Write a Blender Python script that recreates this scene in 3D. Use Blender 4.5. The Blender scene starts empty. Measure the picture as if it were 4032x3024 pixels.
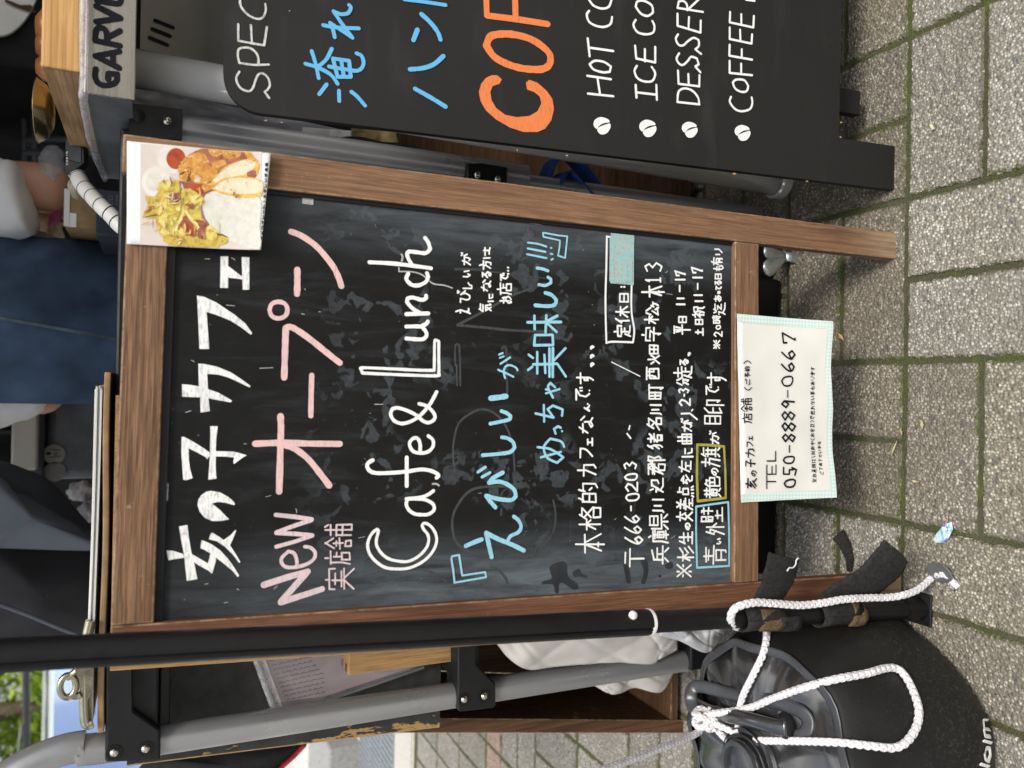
import bpy, bmesh, math, random
from mathutils import Vector, Matrix, noise as mnoise
from mathutils.bvhtree import BVHTree
R = math.radians
random.seed(7)
SC = bpy.context.scene
COL = SC.collection

# ------------------------------------------------------------------ camera
PITCH, ROLL, FPX, CAMH = R(24.37), R(1.207), 3124.0, 0.8433
_F = Vector((0, math.cos(PITCH), -math.sin(PITCH)))
_U = Vector((0, math.sin(PITCH), math.cos(PITCH)))
_R = Vector((1, 0, 0))
UA = _R * math.cos(ROLL) + _U * math.sin(ROLL)        # to the right in the upright picture
VA = _R * math.sin(ROLL) - _U * math.cos(ROLL)        # down in the upright picture
CAM = Vector((0, 0, CAMH))
cd = bpy.data.cameras.new("camera")
cam = bpy.data.objects.new("camera", cd); COL.objects.link(cam)
cd.sensor_fit = 'HORIZONTAL'; cd.sensor_width = 36.0; cd.lens = FPX / 4032 * 36
cd.clip_start = 0.02; cd.clip_end = 400
# the phone was held sideways: picture x = world down, picture y = world right
m = Matrix((VA, UA, -_F)).transposed().to_4x4(); m.translation = CAM
cam.matrix_world = m
SC.camera = cam
cd.dof.use_dof = True; cd.dof.focus_distance = 0.92; cd.dof.aperture_fstop = 5.6

# ------------------------------------------------------------------ light
SC.view_settings.view_transform = 'Standard'; SC.view_settings.look = 'None'
SC.view_settings.gamma = 1.0; SC.view_settings.use_curve_mapping = False
SC.view_settings.exposure = 0.45
SC.render.film_transparent = False
SUN_EL, SUN_AZ = R(60), R(156)          # azimuth clockwise from +Y
w = bpy.data.worlds.new("World"); SC.world = w; w.use_nodes = True
nt = w.node_tree; nt.nodes.clear()
sky = nt.nodes.new('ShaderNodeTexSky'); sky.sky_type = 'NISHITA'; sky.sun_disc = False
sky.sun_elevation = SUN_EL; sky.sun_rotation = SUN_AZ; sky.dust_density = 3.0; sky.air_density = 1.0
tc = nt.nodes.new('ShaderNodeTexCoord'); mp = nt.nodes.new('ShaderNodeMapping'); mp.inputs['Scale'].default_value = (1, 1, 2.2)
nz = nt.nodes.new('ShaderNodeTexNoise'); nz.inputs['Scale'].default_value = 2.6; nz.inputs['Detail'].default_value = 7
rp = nt.nodes.new('ShaderNodeValToRGB'); rp.color_ramp.elements[0].position = 0.46; rp.color_ramp.elements[1].position = 0.62
mx = nt.nodes.new('ShaderNodeMix'); mx.data_type = 'RGBA'; mx.inputs['B'].default_value = (10.2, 10.1, 9.6, 1)
bg = nt.nodes.new('ShaderNodeBackground'); bg.inputs['Strength'].default_value = 0.11
ow = nt.nodes.new('ShaderNodeOutputWorld')
L = nt.links.new
L(tc.outputs['Generated'], mp.inputs['Vector']); L(mp.outputs[0], nz.inputs['Vector']); L(nz.outputs['Fac'], rp.inputs[0])
sx_ = nt.nodes.new('ShaderNodeSeparateXYZ'); L(tc.outputs['Generated'], sx_.inputs[0])      # overcast sky, horizon darkened extra to deepen the shade under the sign
lum = nt.nodes.new('ShaderNodeMapRange'); lum.inputs['From Min'].default_value = 0.0; lum.inputs['From Max'].default_value = 1.0; lum.inputs['To Min'].default_value = 0.10; lum.inputs['To Max'].default_value = 1.80
mul = nt.nodes.new('ShaderNodeVectorMath'); mul.operation = 'SCALE'
L(sx_.outputs['Z'], lum.inputs['Value'])
L(rp.outputs[0], mx.inputs['Factor']); L(sky.outputs[0], mx.inputs['A']); L(mx.outputs['Result'], mul.inputs[0]); L(lum.outputs[0], mul.inputs['Scale']); L(mul.outputs[0], bg.inputs['Color']); L(bg.outputs[0], ow.inputs[0])
sd = bpy.data.lights.new("sun", 'SUN'); sun = bpy.data.objects.new("sun", sd); COL.objects.link(sun)
sd.energy = 2.0; sd.angle = R(14); sd.color = (1.0, 0.95, 0.88)
to_sun = Vector((math.sin(SUN_AZ) * math.cos(SUN_EL), math.cos(SUN_AZ) * math.cos(SUN_EL), math.sin(SUN_EL)))
sun.rotation_euler = to_sun.to_track_quat('Z', 'Y').to_euler()
sun.location = to_sun * 12

# ------------------------------------------------------------------ picture point -> place
def ray(x, y):
    return _F + UA * ((3024 - y - 1512) / FPX) + VA * ((x - 2016) / FPX)
def W(x, y, Y):                       # on the upright plane at distance Y
    d = ray(x, y); return CAM + d * (Y / d.y)
def G(x, y, z=0.0):                   # on the level plane at height z
    d = ray(x, y); return CAM + d * ((z - CAMH) / d.z)

# ------------------------------------------------------------------ object helpers
WM = {}
def tag(o, label=None, cat=None, group=None, kind=None):
    if label: o['label'] = label
    if cat: o['category'] = cat
    if group: o['group'] = group
    if kind: o['kind'] = kind
    return o
def thing(name, label, cat, loc=(0, 0, 0), mat=None, group=None):
    o = bpy.data.objects.new(name, None); COL.objects.link(o)
    M = mat if mat is not None else Matrix.Translation(Vector(loc))
    o.matrix_world = M; o.empty_display_size = 0.05
    WM[o.name] = M.copy()
    return tag(o, label, cat, group)
class MB:
    def __init__(s): s.v = []; s.f = []; s.m = []
    def add(s, vs, fs, mi=0):
        b = len(s.v); s.v += [Vector(q) for q in vs]
        for f in fs: s.f.append([b + i for i in f]); s.m.append(mi)
        return s
    def box(s, c, h, M=None, mi=0):
        c = Vector(c); vs = []
        for k in range(8):
            q = Vector(((h[0] if k & 1 else -h[0]), (h[1] if k & 2 else -h[1]), (h[2] if k & 4 else -h[2])))
            vs.append(c + (M @ q if M else q))
        return s.add(vs, [(0, 2, 3, 1), (4, 5, 7, 6), (0, 1, 5, 4), (2, 6, 7, 3), (0, 4, 6, 2), (1, 3, 7, 5)], mi)
    def mm(s, a, b, mi=0):            # box from two corners
        a = Vector(a); b = Vector(b); return s.box((a + b) / 2, [abs(b[i] - a[i]) / 2 for i in range(3)], None, mi)
    def tube(s, pts, r, n=10, caps=True, mi=0, up=None, prof=None, closed=False):
        pts = [Vector(p) for p in pts]; N = len(pts)
        rr = r if isinstance(r, (list, tuple)) else [r] * N
        t0 = (pts[1] - pts[0]).normalized()
        a = Vector(up) if up else (Vector((0, 0, 1)) if abs(t0.z) < .9 else Vector((1, 0, 0)))
        u = (a - t0 * a.dot(t0)).normalized(); rings = []; b0 = len(s.v)
        pr = prof or [(math.cos(2 * math.pi * k / n), math.sin(2 * math.pi * k / n)) for k in range(n)]
        n = len(pr)
        for i, p in enumerate(pts):
            if closed: t = (pts[(i + 1) % N] - pts[i - 1])
            else: t = pts[min(i + 1, N - 1)] - pts[max(i - 1, 0)]
            t.normalize()
            u = (u - t * u.dot(t)).normalized(); v = t.cross(u)
            for (cx, cy) in pr: s.v.append(p + (u * cx + v * cy) * rr[i])
        for i in range(N - 1 + (1 if closed else 0)):
            j = (i + 1) % N
            for k in range(n):
                k2 = (k + 1) % n
                s.f.append([b0 + i * n + k, b0 + i * n + k2, b0 + j * n + k2, b0 + j * n + k]); s.m.append(mi)
        if caps and not closed:
            s.f.append([b0 + k for k in reversed(range(n))]); s.m.append(mi)
            s.f.append([b0 + (N - 1) * n + k for k in range(n)]); s.m.append(mi)
        return s
    def lathe(s, prof, n=32, M=None, mi=0):   # prof: (r, z)
        b = len(s.v); M = M or Matrix.Identity(4)
        for (r, z) in prof:
            for k in range(n):
                a = 2 * math.pi * k / n; s.v.append(M @ Vector((r * math.cos(a), r * math.sin(a), z)))
        for i in range(len(prof) - 1):
            for k in range(n):
                k2 = (k + 1) % n
                s.f.append([b + i * n + k, b + i * n + k2, b + (i + 1) * n + k2, b + (i + 1) * n + k]); s.m.append(mi)
        return s
    def grid(s, fn, nu, nv, mi=0):
        b = len(s.v)
        for j in range(nv + 1):
            for i in range(nu + 1): s.v.append(Vector(fn(i / nu, j / nv)))
        for j in range(nv):
            for i in range(nu):
                q = b + j * (nu + 1) + i; s.f.append([q, q + 1, q + nu + 2, q + nu + 1]); s.m.append(mi)
        return s
    def build(s, name, mats, parent=None, local=False, smooth=None, bevel=None, solid=None, sub=0, tri=False):
        me = bpy.data.meshes.new(name)
        vs = s.v
        if parent is not None and not local:
            inv = WM[parent.name].inverted(); vs = [inv @ q for q in vs]
        me.from_pydata([tuple(q) for q in vs], [], s.f)
        if tri:
            bm = bmesh.new(); bm.from_mesh(me); bmesh.ops.triangulate(bm, faces=[f for f in bm.faces if len(f.verts) > 4], ngon_method='EAR_CLIP'); bm.to_mesh(me); bm.free()
        if not isinstance(mats, (list, tuple)): mats = [mats]
        for q in mats: me.materials.append(q)
        if len(mats) > 1 and not tri: me.polygons.foreach_set('material_index', s.m)
        bm = bmesh.new(); bm.from_mesh(me); bmesh.ops.recalc_face_normals(bm, faces=bm.faces); bm.to_mesh(me); bm.free()
        o = bpy.data.objects.new(name, me); COL.objects.link(o)
        if smooth:
            me.shade_smooth()
            if smooth is not True: me.set_sharp_from_angle(angle=R(smooth))
        if parent is not None:
            o.parent = parent; WM[o.name] = WM[parent.name]
        else: WM[o.name] = Matrix.Identity(4)
        if solid:
            q = o.modifiers.new('solid', 'SOLIDIFY'); q.thickness = solid; q.offset = 0
        if bevel:
            q = o.modifiers.new('bevel', 'BEVEL'); q.width = bevel; q.segments = 2; q.limit_method = 'ANGLE'; q.angle_limit = R(40)
        if sub:
            q = o.modifiers.new('sub', 'SUBSURF'); q.levels = sub; q.render_levels = sub
        return o
def cr(pts, k=6, closed=False):          # Catmull-Rom through points
    pts = [Vector(p) for p in pts]; n = len(pts); out = []
    if n < 3 and not closed: return pts
    rng = range(n if closed else n - 1)
    for i in rng:
        if closed: p0, p1, p2, p3 = pts[i - 1], pts[i], pts[(i + 1) % n], pts[(i + 2) % n]
        else: p0, p1, p2, p3 = pts[max(i - 1, 0)], pts[i], pts[i + 1], pts[min(i + 2, n - 1)]
        for j in range(k):
            t = j / k
            out.append(0.5 * ((2 * p1) + (p2 - p0) * t + (2 * p0 - 5 * p1 + 4 * p2 - p3) * t * t + (3 * p1 - p0 - 3 * p2 + p3) * t ** 3))
    if not closed: out.append(pts[-1])
    return out

# ------------------------------------------------------------------ materials
def newmat(name):
    q = bpy.data.materials.new(name); q.use_nodes = True
    t = q.node_tree; b = t.nodes['Principled BSDF']; return q, t, b
def N(t, typ, **kw):
    n = t.nodes.new(typ)
    for k, v in kw.items():
        if k in n.inputs: n.inputs[k].default_value = v
        else: setattr(n, k, v)
    return n
def coords(t, scale=(1, 1, 1), kind='Object'):
    a = N(t, 'ShaderNodeTexCoord'); mpn = N(t, 'ShaderNodeMapping'); mpn.inputs['Scale'].default_value = scale
    t.links.new(a.outputs[kind], mpn.inputs['Vector']); return mpn.outputs[0]
def ramp(t, src, stops):
    r_ = N(t, 'ShaderNodeValToRGB'); cr_ = r_.color_ramp
    while len(cr_.elements) < len(stops): cr_.elements.new(0.5)
    for e, (p, c) in zip(cr_.elements, stops):
        e.position = p; e.color = (c, c, c, 1) if isinstance(c, (int, float)) else (*c, 1)
    t.links.new(src, r_.inputs[0]); return r_.outputs[0]
def mixc(t, fac, a, b, mode='MIX'):
    q = N(t, 'ShaderNodeMix', data_type='RGBA', blend_type=mode)
    for k, s in (('Factor', fac), ('A', a), ('B', b)):
        if hasattr(s, 'is_linked') or hasattr(s, 'links'): t.links.new(s, q.inputs[k])
        elif isinstance(s, (int, float)): q.inputs[k].default_value = s
        else: q.inputs[k].default_value = (*s, 1)
    return q.outputs['Result']
def noise(t, vec, scale, detail=4, rough=.55, dist=0):
    n = N(t, 'ShaderNodeTexNoise', Scale=scale, Detail=detail, Roughness=rough, Distortion=dist); t.links.new(vec, n.inputs['Vector']); return n.outputs['Fac']
def bump(t, b, h, strength=.3, dist=.002):
    n = N(t, 'ShaderNodeBump', Strength=strength, Distance=dist); t.links.new(h, n.inputs['Height']); t.links.new(n.outputs[0], b.inputs['Normal'])
def simple(name, c, rough=.6, metal=0, var=.25, scale=30, bmp=.0, bscale=None, spec=None, trans=0, alpha=1, coat=0, stretch=(1, 1, 1), ior=None):
    q, t, b = newmat(name); v = coords(t, stretch)
    f = noise(t, v, scale, 5)
    lo = tuple(x * (1 - var) for x in c); hi = tuple(min(1, x * (1 + var)) for x in c)
    t.links.new(ramp(t, f, [(.3, lo), (.7, hi)]), b.inputs['Base Color'])
    f2 = noise(t, v, scale * 2.7, 3)
    t.links.new(ramp(t, f2, [(.3, max(0, rough - .1)), (.75, min(1, rough + .1))]), b.inputs['Roughness'])
    b.inputs['Metallic'].default_value = metal
    if spec is not None: b.inputs['Specular IOR Level'].default_value = spec
    if trans: b.inputs['Transmission Weight'].default_value = trans
    if ior: b.inputs['IOR'].default_value = ior
    if coat: b.inputs['Coat Weight'].default_value = coat
    if alpha < 1: b.inputs['Alpha'].default_value = alpha
    if bmp: bump(t, b, noise(t, v, bscale or scale * 4, 4), bmp, .001)
    return q
def wood(name, lo, hi, axis='Z', fine=130, rough=.6, worn=.5, big=9, wear_c=(.58, .42, .25), foot=0):
    q, t, b = newmat(name)
    sc = {'X': (.035, 1, 1), 'Y': (1, .035, 1), 'Z': (1, 1, .035)}[axis]
    v = coords(t, sc); vo = coords(t)
    g1 = noise(t, v, fine, 6, .65, .6); g2 = noise(t, v, fine * 3.4, 4, .6); g3 = noise(t, v, big, 4, .5, 1.2)
    wv = N(t, 'ShaderNodeTexWave', wave_type='BANDS', bands_direction='X' if axis != 'X' else 'Z', Scale=fine * .9, Distortion=7.0, Detail=3.0); wv.inputs['Detail Scale'].default_value = 1.2
    t.links.new(v, wv.inputs['Vector'])
    c = ramp(t, g1, [(.38, lo), (.60, hi)])
    c = mixc(t, ramp(t, g2, [(.48, 0.0), (.66, .75)]), c, tuple(x * .45 for x in lo))
    c = mixc(t, ramp(t, wv.outputs['Fac'], [(.55, 0.0), (1, .38)]), c, tuple(x * .5 for x in lo))
    c = mixc(t, ramp(t, g3, [(.35, 0.0), (.8, .45)]), c, tuple(min(1, x * 1.35) for x in hi))
    vw = coords(t, (1, 1, 1)); s1 = noise(t, vw, 42, 8, .7)
    c = mixc(t, ramp(t, s1, [(.62, 0.0), (.70, worn)]), c, wear_c)
    if foot:        # the feet are weathered grey and streaked
        sz_ = N(t, 'ShaderNodeSeparateXYZ'); t.links.new(vo, sz_.inputs[0]); mf = N(t, 'ShaderNodeMapRange', interpolation_type='SMOOTHSTEP'); mf.inputs['From Min'].default_value = foot; mf.inputs['From Max'].default_value = 0.0; t.links.new(sz_.outputs['Z'], mf.inputs['Value'])
        mg = N(t, 'ShaderNodeMath', operation='MULTIPLY'); t.links.new(mf.outputs[0], mg.inputs[0]); t.links.new(ramp(t, g1, [(.35, .35), (.6, .9)]), mg.inputs[1]); c = mixc(t, mg.outputs[0], c, (.36, .27, .165))
    kn = N(t, 'ShaderNodeTexVoronoi', feature='F1', Scale=5.5); t.links.new(coords(t, {'X': (.6, 1.5, 1.5), 'Y': (1.5, .6, 1.5), 'Z': (1.5, 1.5, .6)}[axis]), kn.inputs['Vector'])
    c = mixc(t, ramp(t, kn.outputs['Distance'], [(.030, .85), (.075, 0.0)]), c, tuple(x * .4 for x in lo))
    st_ = noise(t, coords(t, {'X': (.5, 3, 3), 'Y': (3, .5, 3), 'Z': (3, 3, .5)}[axis]), 9, 5, .6); c = mixc(t, ramp(t, st_, [(.50, 0.0), (.72, .55)]), c, tuple(x * .75 for x in lo))
    if worn:        # rubbed arrises
        bv = N(t, 'ShaderNodeBevel', Radius=.0022); bv.samples = 4; ge = N(t, 'ShaderNodeNewGeometry'); dt = N(t, 'ShaderNodeVectorMath', operation='DOT_PRODUCT')
        t.links.new(bv.outputs[0], dt.inputs[0]); t.links.new(ge.outputs['True Normal'], dt.inputs[1])
        ed = ramp(t, dt.outputs['Value'], [(.90, 1.0), (.995, 0.0)]); mu = N(t, 'ShaderNodeMath', operation='MULTIPLY'); t.links.new(ed, mu.inputs[0]); t.links.new(ramp(t, noise(t, vw, 70, 4, .7), [(.40, 0.0), (.62, .85)]), mu.inputs[1])
        c = mixc(t, mu.outputs[0], c, wear_c)
    t.links.new(c, b.inputs['Base Color']); b.inputs['Roughness'].default_value = rough
    b.inputs['Specular IOR Level'].default_value = .25
    bump(t, b, g1, .45, .0008)
    return q

M = {}
# stained wood of the sign frame (grain along its own length)
M['wood_v'] = wood('stained_wood_upright', (.105, .055, .029), (.262, .146, .080), 'Z', fine=230, foot=.10)
M['wood_red'] = wood('stained_wood_reddish', (.085, .036, .018), (.205, .098, .052), 'Z', fine=210, foot=.05, big=6)
M['wood_h'] = wood('stained_wood_level', (.105, .056, .030), (.265, .150, .083), 'X', fine=230)
M['wood_dark'] = wood('dark_brown_wood', (.045, .022, .012), (.13, .066, .034), 'Z', worn=.4)
M['wood_dark_x'] = wood('dark_brown_wood_level', (.05, .026, .014), (.12, .062, .034), 'X', worn=.2)
M['wood_box'] = wood('pale_plywood', (.30, .17, .070), (.47, .29, .125), 'Z', fine=200, worn=.2)
M['wood_plank'] = wood('cedar_plank', (.42, .22, .075), (.62, .37, .15), 'X', fine=60, worn=.3, big=5)
M['wood_end'] = wood('cedar_end_grain', (.33, .18, .08), (.55, .34, .17), 'Y', fine=160, worn=.3)
M['black_metal'] = simple('black_enamel', (.009, .009, .010), .5, 0, .2, 40, .05, spec=.3)
M['leg_black'] = simple('black_powder_coat', (.0065, .0065, .007), .42, 0, .25, 30, .06, spec=.28)
M['plastic_black'] = simple('black_plastic', (.0095, .010, .0105), .5, 0, .25, 25, .06, spec=.3)
M['grey_tube'] = simple('grey_anodised_tube', (.31, .315, .32), .34, .5, .05, 9, .006)
M['steel'] = simple('brushed_steel', (.44, .41, .365), .27, 1, .16, 60, .03, stretch=(.03, 1, 1))
M['steel_dull'] = simple('dull_galvanised_steel', (.22, .23, .235), .55, .7, .2, 18)
M['chrome'] = simple('polished_steel', (.86, .84, .80), .16, .42, .05, 8, coat=.6)
M['rivet'] = simple('bright_rivet', (.62, .58, .52), .28, 1, .1, 80)
M['brass'] = simple('brass', (.32, .26, .14), .30, 1, .15, 20)
M['clip_steel'] = simple('brassy_clip_steel', (.40, .37, .27), .30, 1, .12, 30)
M['zinc'] = simple('cast_zinc', (.52, .58, .58), .35, .8, .15, 60, .05)
M['white_plastic'] = simple('white_plastic', (.72, .72, .69), .45, 0, .06, 20)
M['white_paper'] = simple('white_paper', (.80, .80, .77), .7, 0, .04, 12, .08, 60)
M['paper_cream'] = simple('printed_paper', (.72, .72, .66), .65, 0, .05, 10, .25, 45)
M['card'] = simple('brown_card', (.30, .19, .09), .8, 0, .25, 60, .1)
M['rope'] = simple('white_cord', (.70, .68, .69), .8, 0, .16, 90, .2, 900)
M['cloth_cream'] = simple('quilted_cream_cloth', (.60, .57, .52), .9, 0, .08, 18, .15, 300)
M['white_cloth'] = simple('white_cotton', (.70, .70, .70), .9, 0, .06, 25, .15, 400)
M['denim'] = simple('blue_denim', (.046, .074, .120), .92, 0, .5, 9, .2, 700, spec=.15)
M['denim_seam'] = simple('faded_denim_seam', (.095, .125, .15), .9, 0, .35, 60)
M['skin'] = simple('skin', (.47, .25, .155), .5, 0, .08, 25)
M['hair'] = simple('black_hair', (.012, .010, .009), .5, 0, .3, 60)
M['trouser'] = simple('dark_trouser_cloth', (.02, .021, .025), .9, 0, .3, 20)
M['strap'] = simple('black_webbing', (.026, .025, .024), .95, 0, .4, 220, .8, 420, spec=.15)
M['fuzz'] = simple('brown_hook_fuzz', (.115, .08, .045), 1.0, 0, .5, 420, .6, 900, spec=.05)
M['curtain'] = simple('black_tent_cloth', (.007, .007, .008), .9, 0, .3, 6, .1, 60)
M['canopy'] = simple('dark_canopy_cloth', (.02, .02, .022), .9, 0, .2, 6)
M['cloth_grey'] = simple('grey_nylon', (.105, .118, .14), .8, 0, .12, 7, .1, 40)
M['case_grey'] = simple('dusty_grey_case', (.075, .082, .09), .6, 0, .45, 14)
M['beige'] = simple('beige_enamel', (.40, .38, .32), .5, 0, .08, 10)
M['blue_strap'] = simple('blue_webbing', (.012, .055, .25), .7, 0, .2, 60)
M['red'] = simple('red_piping', (.33, .015, .03), .7, 0, .25, 40)
M['pink_cloth'] = simple('magenta_wrap', (.34, .07, .17), .45, 0, .25, 25)
M['yellow_tub'] = simple('cream_tub', (.60, .53, .36), .5, 0, .08, 10)
M['navy'] = simple('dark_blue_box', (.018, .024, .035), .5, 0, .2, 10)
M['brown_round'] = simple('glazed_brown', (.30, .115, .04), .35, 0, .3, 15)
def board_mat():
    # slate black paint with ghost marks of wiped-off chalk and dusty margins (sign-local metres: x along the width, z up)
    q, t, b = newmat('chalkboard_paint'); v = coords(t)
    base = ramp(t, noise(t, v, 40, 5), [(.3, (.0048, .0049, .0048)), (.7, (.0085, .0087, .0084))])
    # margins where the eraser leaves dust
    sx = N(t, 'ShaderNodeSeparateXYZ'); t.links.new(v, sx.inputs[0])
    def band(sock, a, bb):
        n = N(t, 'ShaderNodeMapRange', interpolation_type='SMOOTHSTEP'); n.inputs['From Min'].default_value = a; n.inputs['From Max'].default_value = bb
        t.links.new(sock, n.inputs['Value']); return n.outputs[0]
    left = band(sx.outputs['X'], .118, .040); right = band(sx.outputs['X'], .350, .425); low = band(sx.outputs['Z'], .185, .13)
    def math_(op, a, c):
        n = N(t, 'ShaderNodeMath', operation=op)
        for i, s in enumerate((a, c)):
            if isinstance(s, (int, float)): n.inputs[i].default_value = s
            else: t.links.new(s, n.inputs[i])
        return n.outputs[0]
    edge = math_('MAXIMUM', math_('MAXIMUM', left, math_('MULTIPLY', right, .75)), math_('MULTIPLY', low, .8))
    hi = band(sx.outputs['Z'], .86, .55)
    edge = math_('MULTIPLY', edge, math_('ADD', math_('MULTIPLY', hi, .75), .25))
    vs = coords(t, (60, 8, 9)); sm = ramp(t, noise(t, vs, 1.3, 7, .68, .6), [(.32, 0.0), (.70, 1.0)])
    dust = math_('MULTIPLY', edge, math_('ADD', math_('MULTIPLY', sm, .8), .2))
    # ghost patches in the middle
    vo = N(t, 'ShaderNodeTexVoronoi', feature='F1', Scale=26.0, Randomness=1.0); 
    vd = N(t, 'ShaderNodeVectorMath', operation='ADD'); nv = N(t, 'ShaderNodeTexNoise', Scale=30.0, Detail=3.0); t.links.new(v, nv.inputs['Vector'])
    sc_ = N(t, 'ShaderNodeVectorMath', operation='SCALE'); sc_.inputs['Scale'].default_value = .035; t.links.new(nv.outputs['Color'], sc_.inputs[0])
    t.links.new(v, vd.inputs[0]); t.links.new(sc_.outputs[0], vd.inputs[1]); t.links.new(vd.outputs[0], vo.inputs['Vector'])
    sep = N(t, 'ShaderNodeSeparateColor'); t.links.new(vo.outputs['Color'], sep.inputs[0])
    pick = ramp(t, sep.outputs[0], [(.60, 0.0), (.61, 1.0)])
    core = ramp(t, noise(t, v, 60, 3, .5, 1.0), [(.51, 0.0), (.54, 1.0)])
    big = ramp(t, noise(t, v, 8, 2), [(.44, 0.0), (.50, 1.0)])
    zone = math_('MULTIPLY', band(sx.outputs['Z'], .74, .66), big)
    gh = math_('MULTIPLY', math_('MULTIPLY', pick, core), zone)
    tex = ramp(t, noise(t, v, 160, 6, .7), [(.25, .25), (.8, 1.0)])
    gh = math_('MULTIPLY', math_('MULTIPLY', gh, tex), .70)
    fl = ramp(t, noise(t, v, 330, 2, .5), [(.74, 0.0), (.78, .8)])
    fl = math_('MULTIPLY', fl, ramp(t, noise(t, v, 13, 3), [(.50, 0.0), (.66, 1.0)]))
    c = mixc(t, math_('MULTIPLY', dust, .95), base, (.135, .16, .18))
    c = mixc(t, gh, c, (.085, .10, .112)); c = mixc(t, fl, c, (.45, .46, .46))
    wp = ramp(t, noise(t, coords(t, (34, 6, 5)), 1.5, 8, .7, .8), [(.52, 0.0), (.80, .30)]); c = mixc(t, wp, c, (.075, .085, .095))      # soft wiping streaks
    # long fine scratches
    vsx = coords(t, (1, 1, 1)); mpn = N(t, 'ShaderNodeMapping'); mpn.inputs['Rotation'].default_value = (0, R(38), 0); mpn.inputs['Scale'].default_value = (6, 1, 260)
    t.links.new(vsx, mpn.inputs['Vector']); scr = ramp(t, noise(t, mpn.outputs[0], 1.0, 2), [(.735, 0.0), (.75, .35)])
    c = mixc(t, scr, c, (.12, .12, .12))
    t.links.new(c, b.inputs['Base Color'])
    t.links.new(ramp(t, dust, [(0, .42), (.6, .75)]), b.inputs['Roughness']); b.inputs['Specular IOR Level'].default_value = .2
    bump(t, b, noise(t, v, 900, 3), .06, .0004)
    return q
M['board'] = board_mat()
def menu_mat():
    q, t, b = newmat('matt_black_menu_paint'); v = coords(t)
    c = ramp(t, noise(t, v, 5, 4), [(.3, (.0108, .0108, .010)), (.7, (.0155, .0155, .0143))])
    fl = ramp(t, noise(t, v, 420, 2), [(.765, 0.0), (.79, .6)])
    fl2 = ramp(t, noise(t, v, 9, 4), [(.5, 0.0), (.7, 1.0)]); n = N(t, 'ShaderNodeMath', operation='MULTIPLY'); t.links.new(fl, n.inputs[0]); t.links.new(fl2, n.inputs[1])
    c = mixc(t, n.outputs[0], c, (.35, .35, .33))
    sm = ramp(t, noise(t, coords(t, (3, 3, 14)), 2.3, 5), [(.55, 0.0), (.78, .40)]); c = mixc(t, sm, c, (.045, .045, .043))
    fp_ = ramp(t, noise(t, v, 26, 5, .7, 1.5), [(.66, 0.0), (.72, .35)]); c = mixc(t, fp_, c, (.05, .05, .048))
    t.links.new(c, b.inputs['Base Color']); b.inputs['Roughness'].default_value = .65; b.inputs['Specular IOR Level'].default_value = .3
    bump(t, b, noise(t, v, 700, 3), .12, .0004); return q
M['menu'] = menu_mat()
def paint(name, c, dark, amt=.6, scale=(30, 30, 30)):
    # hand-filled paint marker: streaks where the board shows through
    q, t, b = newmat(name); v = coords(t, (1, 1, 1))
    mpn = N(t, 'ShaderNodeMapping'); mpn.inputs['Rotation'].default_value = (0, R(12), 0); mpn.inputs['Scale'].default_value = (45, 45, 190); t.links.new(v, mpn.inputs['Vector'])
    s = ramp(t, noise(t, mpn.outputs[0], 2.6, 4, .6, .8), [(.50, 0.0), (.66, amt)])
    s2 = ramp(t, noise(t, v, 34, 5, .6), [(.54, 0.0), (.70, amt * .6)])
    cc = mixc(t, s, c, dark); cc = mixc(t, s2, cc, dark)
    for rot, th in ((-34, .715), (52, .735)):       # fine scratches through the paint
        m3 = N(t, 'ShaderNodeMapping'); m3.inputs['Rotation'].default_value = (0, R(rot), 0); m3.inputs['Scale'].default_value = (9, 1, 330); t.links.new(v, m3.inputs['Vector'])
        cc = mixc(t, ramp(t, noise(t, m3.outputs[0], 1.0, 2), [(th, 0.0), (th + .015, .55)]), cc, tuple(x * .35 for x in dark))
    t.links.new(cc, b.inputs['Base Color']); b.inputs['Roughness'].default_value = .6
    bump(t, b, noise(t, v, 300, 3), .15, .0004); return q
M['p_white'] = paint('white_marker_fill', (.78, .79, .77), (.36, .37, .38), .75)
M['p_pink'] = paint('pink_marker_fill', (.72, .47, .45), (.43, .37, .39), .75)
M['p_palepink'] = paint('pale_pink_marker_fill', (.66, .52, .54), (.40, .37, .40), .85)
M['p_blue'] = paint('sky_blue_marker', (.29, .58, .70), (.19, .40, .50), .6)
M['p_yellow'] = paint('olive_yellow_marker', (.36, .34, .06), (.17, .16, .05), .6)
M['p_line'] = paint('white_marker_line', (.80, .81, .79), (.60, .60, .60), .4)
M['p_ghost'] = paint('wiped_chalk_ghost', (.042, .046, .05), (.016, .017, .018), .95)
M['p_dark'] = simple('wiped_clean_slate', (.027, .030, .033), .6, 0, .2, 60, spec=.2)
M['p_grey'] = paint('smeared_white_marker', (.40, .41, .39), (.26, .26, .26), .5)
M['p_chalk'] = paint('grey_white_chalk', (.58, .58, .56), (.22, .22, .21), .9)
M['p_orange'] = paint('orange_marker', (.74, .20, .055), (.45, .13, .045), .55)
M['p_mblue'] = paint('blue_chalk_marker', (.115, .42, .70), (.08, .29, .49), .4)
M['ink'] = simple('black_ink', (.009, .0085, .013), .7, 0, .2, 100, spec=.15)

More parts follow.
